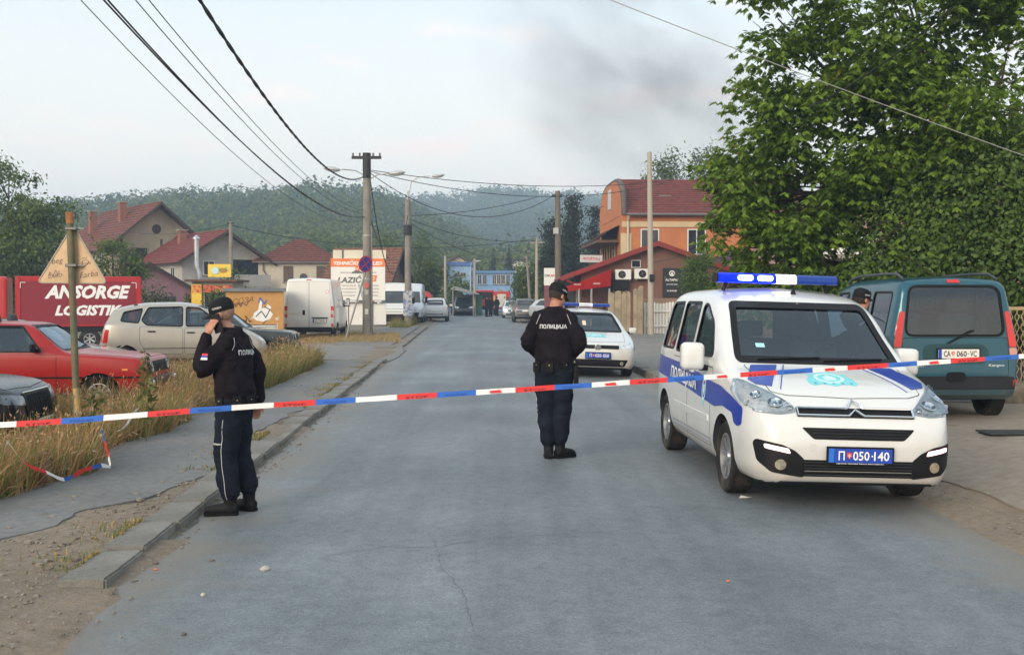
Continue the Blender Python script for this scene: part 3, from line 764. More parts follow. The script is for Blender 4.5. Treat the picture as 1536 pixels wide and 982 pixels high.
def pebble(px, py, s, m=STONE, nm='stone', lb='', cat='stone', flat=.6, seed=0):
 mb = MB(); ball(mb, (0, 0, 0), (s, s*.8, s*flat), 8); me = mb.mesh(nm, [m])
 for v in me.vertices: v.co *= 1+.35*noise.noise(v.co*(2.2/s)*.4+Vector((seed*3.3, 0, 0)))
 p_ = gnd(px, py, 0); z_ = road_z(p_.x, p_.y) if p_.x > kerb_x(p_.y) else land_z(p_.x, p_.y)
 o = mobj(nm, me, None, None, (p_.x, p_.y, z_+s*flat*.5)); o.rotation_euler = (0, 0, seed); return tag(o, lb, cat)
def small_litter():
 pebble(397, 847, .034, lb='pale stone lying on the asphalt in front of the phoning officer', seed=1)
 pebble(276, 941, .018, mat('brown_stone', (.12, .10, .08), .9), lb='tiny brown stone near the bottom left of the road', seed=2)
 pebble(233, 843, .016, mat('orange_scrap', (.6, .16, .06), .7), 'scrap', 'tiny orange scrap beside the near end of the kerb', 'scrap', .4, 3)
 pebble(1092, 864, .016, mat('orange_scrap', (.6, .16, .06), .7), 'scrap', 'tiny orange scrap in the road below the police van', 'scrap', .4, 4)
 pebble(305, 883, .02, STONE, lb='small grey stone on the road close to the kerb end', seed=5)
 r = random.Random(5); mb = MB(); p_ = gnd(1118, 738)
 mb.add([(p_.x+a, p_.y+b, road_z(p_.x, p_.y)+c) for a, b, c in ((-.06, -.02, .006), (.03, -.045, .012), (.07, .02, .004), (-.03, .04, .02))], [(0, 1, 3), (1, 2, 3)])
 tag(mb.build('paper_scrap', PLW), 'crumpled white paper scrap beside the front wheel of the police van', 'litter')
 vs = []; fs = []; tpl = MB(); ball(tpl, (0, 0, 0), 1, 6); tv = np.array([tuple(v) for v in tpl.v]); tf = [f for f in tpl.f]
 k = 0; V = []; F = []
 for i in range(2600):
  y = r.uniform(4.2, 22) if r.random() < .75 else r.uniform(3.5, 10); u = LK-.3-abs(r.gauss(0, .7)) if y > 6 else LK-.1-abs(r.gauss(0, 1.3))+.3*r.random()
  if r.random() < .12: u = RE+.12+abs(r.gauss(0, .25)); y = r.uniform(5, 15)
  elif r.random() < .10: u = LK+abs(r.gauss(0, .12))+.02; y = r.uniform(5.5, 20)
  x = u+RS*y; s_ = r.uniform(.004, .014)*(2.0 if r.random() < .08 else 1)
  z_ = road_z(x, y) if LK-.02 < u < RE else land_z(x, y)
  pp = tv*np.array([s_*r.uniform(.8, 1.5), s_, s_*.65])*(1+.0)+np.array([x, y, z_+s_*.4]); V.append(pp); F += [tuple(a+k for a in f) for f in tf]; k += len(tv)
 me = bpy.data.meshes.new('gravel'); me.from_pydata(np.concatenate(V).tolist(), [], F); me.materials.append(mat('gravel_stone', (.24, .21, .18), .95, var=.4, vscale=14, col2=(.14, .12, .10))); tag(mobj('gravel', me), 'loose grit and gravel scattered along the verge', None, None, 'stuff')
WHITE = mat('white_paint', (.66, .675, .68), .28, coat=.8, var=.03, vscale=1.5, grime=((.50, .46, .40), .25, 3), splash=((.36, .31, .25), .62, .55))
POLBLUE = mat('police_blue', (.012, .045, .33), .3, coat=.15, spec=.35, var=.05)
LTGREY = mat('reflective_grey', (.62, .66, .72), .4, var=.05)
CREST = mat('crest_teal', (.20, .62, .68), .4, var=.1); CREST2 = mat('crest_pale', (.55, .80, .84), .4, var=.1); CREST3 = mat('crest_deep', (.08, .36, .48), .4)
DRL = mat('running_light', (.9, .9, .9), .3, emit=(1, .36, .40), es=1.0, var=0)
FOG = mat('fog_lamp', (.62, .55, .42), .15, .8, var=.3, vscale=40)
BLUELIT = mat('blue_beacon_lit', (.0, .01, .25), .3, spec=.2, emit=(0, .010, 1.0), es=1.6, var=0)
BLUECORE = mat('blue_beacon_core', (.8, .9, 1), .3, emit=(.6, .8, 1.0), es=9, var=0)
WHITELIT = mat('white_beacon_lit', (.9, .9, .9), .3, emit=(1, .85, .92), es=1.0, var=0)
BLUEOFF = mat('blue_beacon', (.008, .04, .26), .2, spec=.4, coat=.1, var=.05)
def crest_loop(k=1.0):
 pts = [(-.5, .30), (-.42, .42), (-.2, .36), (0, .46), (.2, .36), (.42, .42), (.5, .30), (.46, .05), (.36, -.10), (.42, -.2), (.2, -.26), (0, -.46), (-.2, -.26), (-.42, -.2), (-.36, -.10), (-.46, .05)]
 return [(a*k, b*k) for a, b in pts]
def crest(sh, t, view, cu, cv, sx, sy, yc=None):
 q = lambda lp: [(cu+a*sx, cv+b*sy) for a, b in lp]
 o = sh.put('crest', t, CREST, view, q(crest_loop(1)), .0065, .002, .06)
 sh.put('crest_ring', o, CREST2, view, q(circle(0, .02, .30, 24)), .008, .001, .06, hole=q(circle(0, .02, .23, 24)))
 sh.put('crest_shield', o, CREST2, view, q([(-.12, .15), (.12, .15), (.12, -.02), (0, -.16), (-.12, -.02)]), .008, .001, .06)
 for k in range(5):
  a = -.36+.18*k
  sh.put('crest_ray', o, CREST3, view, q([(a-.02, .27), (a+.02, .27), (a+.03, .36), (a-.03, .36)]), .008, .001, .06)
 return o
def hero_van():
 S = dict(L=4.38, paint=WHITE, r=.318, tw=.205, axle=(.92, 3.65), arch=.375, rim=.64, spokes=9, wheel_in=.035, steer=.0,
  top=[(0, .60), (.02, .68), (.07, .76), (.16, .845), (.26, .905), (.42, .98), (.75, 1.075), (1.0, 1.13), (1.08, 1.17), (1.45, 1.46), (1.76, 1.69), (1.90, 1.75), (2.2, 1.81), (2.7, 1.845), (3.7, 1.835), (4.15, 1.79), (4.26, 1.72), (4.33, 1.3), (4.37, .95), (4.38, .80)],
  bot=[(0, .34), (.02, .27), (.08, .225), (.25, .20), (.6, .20), (1.4, .21), (3.2, .23), (3.9, .27), (4.3, .32), (4.38, .42)],
  belt=[(0, .55), (.1, .74), (.3, .87), (.6, .96), (1.0, 1.06), (1.4, 1.12), (2.4, 1.13), (3.4, 1.14), (4.3, 1.15)],
  wm=[(0, .55), (.02, .66), (.06, .735), (.13, .79), (.25, .84), (.5, .88), (.9, .90), (3.6, .90), (4.1, .88), (4.25, .85), (4.34, .80), (4.38, .74)],
  wt=[(0, .45), (.1, .60), (.3, .70), (.7, .77), (1.1, .81), (1.5, .785), (1.9, .75), (2.5, .735), (3.8, .72), (4.2, .70), (4.38, .66)],
  wl=.965, crown=.055, rr=.15, cabin=(1.16, 4.26), floor=.45, lower=None,
  shield=[(-.745, 1.15), (.745, 1.15), (.645, 1.685), (-.645, 1.685)], frit=.05,
  rear=[(-.56, 1.10), (.56, 1.10), (.52, 1.62), (-.52, 1.62)],
  side=[dict(loop=[(1.50, 1.17), (2.33, 1.15), (2.33, 1.66), (2.16, 1.65), (1.76, 1.48)], r=.07),
   dict(loop=[(2.46, 1.15), (3.20, 1.15), (3.20, 1.67), (2.46, 1.67)], r=.06, mat=GLASSD),
   dict(loop=[(3.32, 1.16), (4.02, 1.16), (3.97, 1.60), (3.90, 1.66), (3.32, 1.67)], r=.07, mat=GLASSD)],
  panels=[('S', 'door', [(1.40, .34), (2.38, .34), (2.38, 1.09), (1.40, 1.07)], .05), ('S', 'sliding_door', [(2.42, .34), (3.10, .34), (3.24, .60), (3.27, 1.09), (2.42, 1.09)], .04),
    ('T', 'bonnet', [(-.64, .36), (-.52, .30), (0, .26), (.52, .30), (.64, .36), (.70, 1.02), (-.70, 1.02)], .03)],
  mirrors=[(.86, 1.62, 1.16)], mirror_size=(.22, .16, .26), handles=[(2.22, .985), (2.58, .985)],
  seats=[(-.38, 2.05), (.38, 2.05), (-.42, 3.0), (0, 3.0), (.42, 3.0)], dash=(1.20, 1.12, .68))
 P = BLACK
 S['bits'] = [
  ('F', 'headlight_housing', [(-.49, .795), (-.62, .775), (-.80, .785), (-.865, .83), (-.875, .93), (-.85, 1.02), (-.80, 1.02), (-.63, .925), (-.49, .83)], mat('lamp_house', (.30, .36, .42), .35, .4), .003, .008, True, .02),
  ('F', 'grille', [(-.485, .765), (.485, .765), (.485, .835), (-.485, .835)], P, .004, .006, False, .01),
  ('F', 'bumper_slot', [(-.37, .595), (.37, .595), (.45, .67), (.46, .685), (-.46, .685), (-.45, .67)], P, .004, .006, False, .02),
  ('F', 'lower_grille', [(-.50, .295), (.50, .295), (.50, .43), (-.50, .43)], P, .004, .006, False, .01),
  ('F', 'fog_lamp_pod', [(-.44, .285), (-.44, .43), (-.52, .50), (-.62, .545), (-.80, .575), (-.815, .54), (-.79, .40), (-.70, .32)], P, .006, .008, True, .025),
  ('F', 'running_light', [(-.555, .475), (-.745, .51), (-.75, .545), (-.57, .515)], DRL, .011, .008, True, .012),
  ('F', 'lit_strip', [(-.575, .486), (-.73, .516), (-.735, .535), (-.585, .507)], mat('lit_white', (.9, .9, .9), .3, emit=(1, .85, .88), es=3), .015, .006, True, .008),
  ('F', 'fog_lamp', circle(-.63, .385, .043, 16), FOG, .010, .008, True, 0),
  ('F', 'tow_cover', [(-.40, .50), (-.35, .50), (-.35, .56), (-.40, .56)], WHITE, .002, .004, False, .01),
  ('S', 'blue_band', [(4.28, .86), (4.28, 1.06), (2.8, 1.03), (2.0, .99), (1.45, .945), (1.05, .93), (.70, .875), (.40, .80), (.385, .66), (.47, .635), (.56, .655), (.62, .735), (.92, .765), (1.22, .73), (1.38, .74), (2.4, .80)], POLBLUE, .0072, .003, False, .03),
  ('S', 'side_moulding', [(1.46, .555), (3.05, .555), (3.08, .62), (1.46, .62)], WHITE, .012, .012, False, .02),
  ('S', 'sill_line', [(1.36, .405), (3.12, .405), (3.12, .425), (1.36, .425)], mat('sill_grey', (.28, .30, .34), .4), .0065, .003, False, .005),
  ('S', 'sill_line', [(1.36, .365), (3.12, .365), (3.12, .385), (1.36, .385)], mat('sill_grey', (.28, .30, .34), .4), .0065, .003, False, .005),
  ('T', 'bonnet_stripe', [(-.40, 1.0), (-.64, 1.0), (-.76, .62), (-.72, .50), (-.60, .44)], POLBLUE, .0068, .002, True, .01),
  ('T', 'bonnet_line', [(-.36, 1.0), (-.39, 1.0), (-.585, .42), (-.56, .40)], LTGREY, .0068, .002, True, .003),
  ('T', 'bonnet_line', [(-.335, 1.0), (-.345, 1.0), (-.545, .39), (-.535, .39)], POLBLUE, .0068, .002, True, .002),
 ]
 t, sh, yc = car(S, 'police_van', 'white and blue police van with lit blue roof beacons behind the barrier tape', loc=(2.67, 11.02, road_z(2.67, 11.02)), rotz=.05, roll=.03, cat='van')
 for sd in (-1, 1):
  lp = [(sd*a, b) for a, b in [(-.51, .805), (-.62, .79), (-.79, .80), (-.85, .84), (-.86, .93), (-.84, 1.0), (-.80, 1.0), (-.64, .915), (-.51, .835)]]
  if sd > 0: lp = lp[::-1]
  hl = sh.put('headlight', t, LAMPCHR, 'F', roundloop(lp, .02, 3), .006, .004, .05)
  for cx, cz, rr in ((.64, .855, .062), (.765, .905, .05), (.54, .82, .022)):
   loc, n = sh.hit('F', sd*cx, cz); q = n.to_track_quat('Z', 'Y').to_matrix().to_4x4(); q.translation = loc+n*.006
   MB().lathe([(rr, .014), (rr*.9, .016), (rr*.75, .005), (rr*.35, .001), (rr*.3, .012), (.002, .013)], 20, 0, q, close=True).build('reflector', mat('bowl_chrome', (.75, .77, .8), .12, .95, var=.15, vscale=60), hl, smooth=50)
  sh.put('lens', hl, LAMPGLASS, 'F', roundloop(lp, .02, 3), .026, .02, .06)
  loc, n = sh.hit('F', sd*.83, .845)
  MB().box(loc+n*.012, (.05, .02, .05)).build('indicator', mat('lens_grey', (.35, .40, .45), .2, coat=.5), hl, 40, .008)
 gy = lambda x, z, o=.012: (lambda q: q[0]+q[1]*o)(sh.hit('F', x, z))
 xs = np.linspace(-.475, .475, 21)
 def chev(x, zc): return zc+max(0, .062-abs(x)*.95)
 ch = MB(); gr = sub('chrome_grille', t)
 for zc, lift in ((.828, 1.0), (.772, .75)):
  pts = []
  for x in sorted(set(list(xs)+[-.065, -.03, 0, .03, .065])):
   zz = zc+lift*max(0, .060-abs(x)*.92)
   pts.append(gy(x, zz, .016))
  MB().tube(pts, [(.010, .010)]*len(pts), 6).build('chrome_bar', CHROME, gr, 50)
 for sd in (-1, 1): MB().tube([gy(sd*.478, .772, .016), gy(sd*.478, .828, .016)], .009, 6).build('chrome_bar', CHROME, gr, 50)
 for z in (.31, .335, .36, .385, .41):
  MB().tube([gy(x, z, .008) for x in np.linspace(-.44, .44, 9)], .006, 5).build('grille_bar', TRIM, t, 50)
 for z in (.615, .64, .665):
  MB().tube([gy(x, z, .008) for x in np.linspace(-.38, .38, 9)], .005, 5).build('grille_bar', TRIM, t, 50)
 c, n = sh.hit('F', 0, .475)
 plate(t, 'number_plate', (0, c.y-.03, .475), (1, 0, 0), (0, 0, 1), '', 'blue', parts=[('П', -.155, .05), ('shield', -.092, 0), ('050', .005, .135), ('dot', .095, 0), ('140', .172, .125)], small='CENTAR TEHNIKE DEVLA KRAGUJEVAC')
 sh.text('side_lettering', t, WHITEP, 'L', 'ПОЛИЦИЈА', yc(2.62), .885, 1.28, .15, .0125, .03, flip=True, slope=-.03)
 sh.text('side_lettering', t, WHITEP, 'R', 'ПОЛИЦИЈА', yc(2.62), .885, 1.28, .15, .0125, .03, slope=.03)
 for v in 'LR': crest(sh, t, v, yc(1.66), .84, .24, .36)
 q = lambda lp: [(a, b) for a, b in lp]
 crest(sh, t, 'T', -.05, yc(.64), .43, -.42)
 lb = sub('light_bar', t, (-.06, yc(2.30), 1.925), (0, 0, 0))
 pr = roundloop([(-.11, -.045), (.11, -.045), (.11, .02), (.06, .05), (-.06, .05), (-.11, .02)], .02, 2)
 def seg(x0, x1, m, nm, pro=pr, ins=0):
  return MB().prism([(a, b) for a, b in pro], x0, x1, 'x').build(nm, m, lb, 40)
 seg(-.60, -.53, BLUELIT, 'beacon_end'); seg(-.527, -.02, BLUELIT, 'blue_beacon'); seg(-.017, .185, WHITELIT, 'white_panel'); seg(.188, .60, BLUEOFF, 'unlit_beacon')
 for a, b in ((-.41, -.26), (-.21, -.06)):
  MB().prism(roundloop([(a, -.022), (b, -.022), (b, .03), (a, .03)], .026, 4), -.122, -.108, 'y').build('lit_lamp', BLUECORE, lb)
 seg(-.62, -.603, BLACK, 'end_cap'); seg(.603, .62, BLACK, 'end_cap')
 for sd in (-1, 1): MB().tube([(sd*.5, 0, -.04), (sd*.53, 0, -.13)], .018, 8).build('bar_foot', BLACK, lb)
 loc, n = sh.hit('T', .04, yc(2.02))
 an = MB(); an.lathe([(.03, 0), (.022, .02), (.012, .05), (.002, .06)], 12, 0, Matrix.Translation(loc)); an.tube([loc+Vector((0, 0, .04)), loc+Vector((-.03, .06, .22))], .004, 6); an.build('aerial', BLACK, t, 50)
 for a, b in (((-.55, 1.165), (.02, 1.19)), ((.05, 1.165), (.60, 1.19))):
  pts = [(lambda h: h[0]+h[1]*.012)(sh.hit('F', a[0]+(b[0]-a[0])*k/6, a[1]+(b[1]-a[1])*k/6)) for k in range(7)]
  MB().tube(pts, .009, 6).build('wiper', BLACK, t)
 sh.put('windscreen_sticker', t, mat('sticker_cyan', (.35, .70, .78), .5), 'F', [(-.52, 1.28), (-.44, 1.28), (-.44, 1.315), (-.52, 1.315)], -.004, .001, .1)
 MB().box((0, yc(1.95), 1.56), (.24, .04, .07)).build('rear_view_mirror', BLACK, t, 40, .015)
 return t
hero_van()
# ---------------------------------------------------------------- the other vehicles
def paint(name, col, grime=.12, metal=0.0, rough=.3): return mat(name, col, rough, metal, coat=.5, var=.04, vscale=1.5, grime=((.30, .26, .22), grime, 2.5), splash=((.20, .17, .14), .6, .35))
TEAL = paint('teal_paint', (.007, .078, .118), .06, .3); REDP = mat('red_paint', (.30, .004, .004), .32, spec=.4, coat=.2, var=.05, vscale=1.5, splash=((.16, .10, .08), .55, .35)); SILVER = paint('champagne_paint', (.40, .375, .335), .10, .5, .35)
BLACKP = mat('black_paint', (.004, .005, .008), .2, spec=.35, var=.1); NAVY = paint('navy_paint', (.012, .018, .035), .06, .4, .25); GREENP = paint('dark_green_paint', (.010, .022, .024), .12)
GREYP = paint('grey_paint', (.14, .135, .13), .1, .6); REDT = mat('truck_red', (.40, .007, .011), .45, var=.05, vscale=.8); REDC = mat('curtain_red', (.22, .005, .016), .5, var=.08, vscale=.6)
WHITEV = mat('van_white', (.66, .67, .66), .35, coat=.5, var=.04, vscale=1, grime=((.5, .45, .38), .22, 2), splash=((.32, .28, .23), .9, .5))
HEADL = mat('headlamp', (.70, .75, .80), .12, .5, coat=.8, var=.3, vscale=18)
HEADLD = mat('headlamp_dark', (.10, .12, .14), .1, .5, coat=.8, var=.5, vscale=12)
HEADON = mat('headlamp_on', (1, 1, 1), .2, emit=(1, .93, .88), es=5, var=0)
def mpv_teal():
 S = dict(L=4.0, paint=TEAL, r=.31, tw=.19, axle=(.80, 3.40), arch=.36, spokes=8, rimmat=STEELR,
  top=[(0, .55), (.03, .66), (.1, .78), (.3, .90), (.8, 1.05), (1.0, 1.10), (1.3, 1.38), (1.62, 1.66), (1.8, 1.74), (2.3, 1.81), (3.4, 1.825), (3.82, 1.80), (3.90, 1.74), (3.945, 1.50), (3.965, 1.1), (3.985, .8), (4.0, .62)],
  bot=[(0, .32), (.06, .24), (.3, .2), (3.4, .22), (3.9, .30), (3.98, .34), (4.0, .38)],
  belt=[(0, .5), (.2, .8), (.9, 1.0), (1.3, 1.06), (4.0, 1.06)],
  wm=[(0, .5), (.05, .66), (.15, .76), (.4, .82), (3.7, .83), (3.88, .825), (3.95, .81), (3.985, .785), (4.0, .75)],
  wt=[(0, .4), (.3, .62), (1.0, .72), (1.7, .68), (3.5, .67), (3.85, .66), (3.95, .645), (4.0, .6)],
  wl=.975, crown=.04, rr=.10, cabin=(1.05, 3.93), floor=.5, glass=GLASS, rglass=GLASS,
  shield=[(-.62, 1.12), (.62, 1.12), (.55, 1.62), (-.55, 1.62)], rear=[(-.64, 1.07), (.64, 1.07), (.575, 1.70), (-.575, 1.70)], rear_r=.12,
  side=[dict(loop=[(1.40, 1.08), (2.2, 1.08), (2.2, 1.62), (1.78, 1.60)], r=.06), dict(loop=[(2.32, 1.08), (3.0, 1.08), (3.0, 1.62), (2.32, 1.62)], r=.05), dict(loop=[(3.12, 1.08), (3.72, 1.08), (3.72, 1.62), (3.12, 1.62)], r=.05)],
  panels=[('S', 'door', [(1.3, .34), (2.25, .34), (2.25, 1.04), (1.3, 1.03)], .04), ('S', 'sliding_door', [(2.29, .34), (2.96, .34), (3.06, .60), (3.06, 1.04), (2.29, 1.04)], .04),
    ('B', 'tailgate', [(-.68, .56), (.68, .56), (.68, 1.05), (-.68, 1.05)], .04)],
  mirrors=[(.80, 1.45, 1.12)], mirror_size=(.17, .12, .22), handles=[(2.1, .95), (2.45, .95)], seats=[(-.36, 1.9), (.36, 1.9), (-.36, 2.85), (.36, 2.85)], dash=(1.1, 1.06, .6))
 S['bits'] = [
  ('B', 'tail_lamp', [(-.785, .93), (-.69, .93), (-.66, 1.18), (-.635, 1.38), (-.695, 1.38), (-.745, 1.18)], REDLAMP, .012, .014, True, .03),
  ('B', 'tail_lamp_lower', [(-.785, .80), (-.70, .80), (-.69, .92), (-.785, .92)], mat('tail_clear', (.55, .25, .22), .2, coat=.5), .011, .014, True, .02),
  ('B', 'plate_recess_shade', roundloop([(-.42, .72), (.42, .72), (.42, .97), (-.42, .97)], .12), mat('recess_shade_teal', (.008, .05, .06), .5), .006, .008, False, .05),  # flat patch, the recess shade is put into its darker teal
  ('B', 'lower_trim', [(-.76, .40), (.76, .40), (.74, .56), (-.74, .56)], TRIM, .008, .01, False, .02),
  ('B', 'tailgate_handle', roundloop([(-.12, .50), (.12, .50), (.12, .62), (-.12, .62)], .05), BLACK, .020, .016, False, .02),
  ('B', 'bumper', [(-.80, .30), (.80, .30), (.80, .40), (-.80, .40)], TEAL, .03, .03, False, .02),
  ('B', 'corner_reflector', [(-.80, .44), (-.73, .44), (-.73, .52), (-.80, .52)], mat('orange_red', (.7, .05, .02), .2, coat=.5), .014, .012, True, .01),
  ('B', 'brake_lamp', [(-.08, 1.735), (.08, 1.735), (.08, 1.77), (-.08, 1.77)], REDLAMP, .012, .012, False, .01)]
 d = 13.75+2.0
 x = 5.55+RS*2.0
 t, sh, yc = car(S, 'parked_van', 'teal green van with roof rails seen from behind, its plate just above the tape', loc=(x, d, land_z(5.6, 14)-.005), rotz=math.pi+.045, cat='van')
 c, n = sh.hit('B', 0, .85)
 plate(t, 'number_plate', (-.03, c.y+.022, .85), (-1, 0, 0), (0, 0, 1), '', 'white', parts=[('CA', -.15, .085), ('shield', -.075, 0), ('060', .035, .13), ('dot', .118, 0), ('VC', .185, .085)])
 pts = [(lambda h: h[0]+h[1]*.02)(sh.hit('B', -.02-(-.30)*k/5, 1.03-.0*k/5+.14*k/5-.12)) for k in range(6)]
 MB().tube([(lambda h: h[0]+h[1]*.03)(sh.hit('B', .10-.33*k/5, .98+.16*k/5)) for k in range(6)], .011, 6).build('rear_wiper', BLACK, t)
 sh.text('badge_lettering', t, LTGREY, 'B', 'Kangoo', -.52, .70, .20, .04, .012, .01, flip=True); sh.text('badge_lettering', t, LTGREY, 'B', 'RENAULT', .50, .70, .20, .03, .012, .01, flip=True)
 for sd in (-1, 1):
  pts = [Vector((sd*.60, yc(a), b)) for a, b in ((1.85, 1.75), (2.0, 1.81), (2.3, 1.845), (3.2, 1.86), (3.62, 1.85), (3.80, 1.79))]
  MB().tube(pts, [(.02, .016)]*6, 8).build('roof_rail', mat('rail_grey', (.10, .11, .13), .4, .4), t, 60)
mpv_teal()
def golf():
 S = dict(L=4.2, paint=WHITE, r=.315, tw=.2, axle=(.88, 3.46), arch=.365, spokes=10, rimmat=STEELR,
  top=[(0, .56), (.03, .64), (.1, .71), (.25, .77), (.6, .86), (1.05, .955), (1.15, .98), (1.6, 1.25), (1.95, 1.41), (2.2, 1.46), (2.7, 1.48), (3.4, 1.44), (3.8, 1.36), (4.0, 1.15), (4.12, .95), (4.2, .75)],
  bot=[(0, .30), (.05, .22), (.25, .17), (3.5, .18), (4.1, .26), (4.2, .36)],
  belt=[(0, .5), (.15, .68), (.5, .79), (1.1, .90), (1.5, .94), (4.2, 1.0)],
  wm=[(0, .56), (.03, .68), (.09, .76), (.2, .82), (.5, .87), (.9, .89), (3.5, .89), (3.95, .85), (4.15, .77), (4.2, .7)],
  wt=[(0, .45), (.3, .66), (.7, .72), (1.1, .735), (1.6, .68), (2.1, .60), (3.4, .58), (4.2, .56)],
  wl=.96, crown=.05, rr=.12, cabin=(1.12, 3.95), floor=.4,
  shield=[(-.68, .965), (.68, .965), (.52, 1.375), (-.52, 1.375)], rear=[(-.5, 1.0), (.5, 1.0), (.45, 1.3), (-.45, 1.3)],
  side=[dict(loop=[(1.55, .98), (2.4, .98), (2.4, 1.36), (2.15, 1.35)]), dict(loop=[(2.5, .98), (3.4, 1.0), (3.3, 1.32), (2.5, 1.36)])],
  panels=[('S', 'door', [(1.35, .30), (2.45, .30), (2.45, .95), (1.35, .92)], .04), ('T', 'bonnet', [(-.62, .30), (0, .22), (.62, .30), (.68, 1.05), (-.68, 1.05)], .03)],
  mirrors=[(.84, 1.62, 1.0)], mirror_size=(.17, .11, .13), handles=[(2.3, .82)], seats=[(-.36, 2.1), (.36, 2.1)], dash=(1.18, .95, .62))
 S['bits'] = [
  ('F', 'headlight', [(-.44, .625), (-.74, .635), (-.80, .68), (-.81, .76), (-.76, .80), (-.62, .745), (-.46, .68)], HEADL, .006, .008, True, .02),
  ('F', 'grille', [(-.46, .625), (.46, .625), (.46, .695), (-.46, .695)], BLACK, .014, .016, False, .01),
  ('F', 'lower_grille', [(-.58, .25), (.58, .25), (.66, .40), (-.66, .40)], BLACK, .005, .006, False, .03),
  ('F', 'fog_lamp', circle(-.52, .325, .04), FOG, .010, .008, True, 0),
  ('S', 'blue_band', [(.30, .58), (.30, .72), (1.3, .80), (4.0, .86), (4.0, .74), (1.3, .70), (.9, .71), (.55, .66)], POLBLUE, .007, .002, False, .03)]
 x, d = 1.82, 23.6
 t, sh, yc = car(S, 'police_hatchback', 'white police hatchback with unlit roof bar, partly hidden by the standing officer', loc=(x+RS*2.1, d+2.1, road_z(x, d)), rotz=.045, roll=.035)
 c, n = sh.hit('F', 0, .485)
 plate(t, 'number_plate', (0, c.y-.03, .485), (1, 0, 0), (0, 0, 1), '', 'blue', parts=[('П', -.155, .05), ('shield', -.092, 0), ('050', .005, .135), ('dot', .095, 0), ('050', .172, .125)])
 crest(sh, t, 'T', 0, yc(.75), .5, -.42)
 loc, n = sh.hit('F', 0, .66)
 q = Matrix.Translation(loc+Vector((0, -.02, 0))) @ Matrix.Rotation(math.pi/2, 4, 'X')
 bd = MB().lathe([(.072, 0), (.072, .012), (.058, .014), (.058, .006), (.002, .006)], 24, 0, q, close=True).build('badge', CHROME, t, 40)
 text_obj('badge_letter', 'V', .06, CHROME, bd, frame_mtx(loc+Vector((0, -.036, .026)), (1, 0, 0), (0, 0, 1)), width=.05, height=.042)
 text_obj('badge_letter', 'W', .06, CHROME, bd, frame_mtx(loc+Vector((0, -.036, -.022)), (1, 0, 0), (0, 0, 1)), width=.09, height=.05)
 lb = sub('light_bar', t, (-.04, yc(2.35), 1.555))
 pr = roundloop([(-.1, -.04), (.1, -.04), (.1, .015), (.05, .04), (-.05, .04), (-.1, .015)], .02, 2)
 for a, b, m, nm in ((-.56, -.16, BLUEOFF, 'blue_beacon'), (-.157, .157, WHITEP, 'white_panel'), (.16, .56, BLUEOFF, 'blue_beacon')): MB().prism(pr, a, b, 'x').build(nm, m, lb, 40)
 text_obj('bar_lettering', 'ПОЛИЦИЈА', .05, POLBLUE, lb, frame_mtx((0, -.103, -.01), (1, 0, 0), (0, 0, 1)), width=.26, height=.03)
 for sd in (-1, 1): MB().box((sd*.45, 0, -.06), (.05, .06, .06)).build('bar_foot', BLACK, lb)
 sh.put('windscreen_sticker', t, mat('sticker_red', (.6, .12, .08), .5, col2=(.8, .7, .6)), 'F', [(-.20, 1.10), (-.12, 1.10), (-.12, 1.20), (-.20, 1.20)], -.004, .001, .1)
golf()
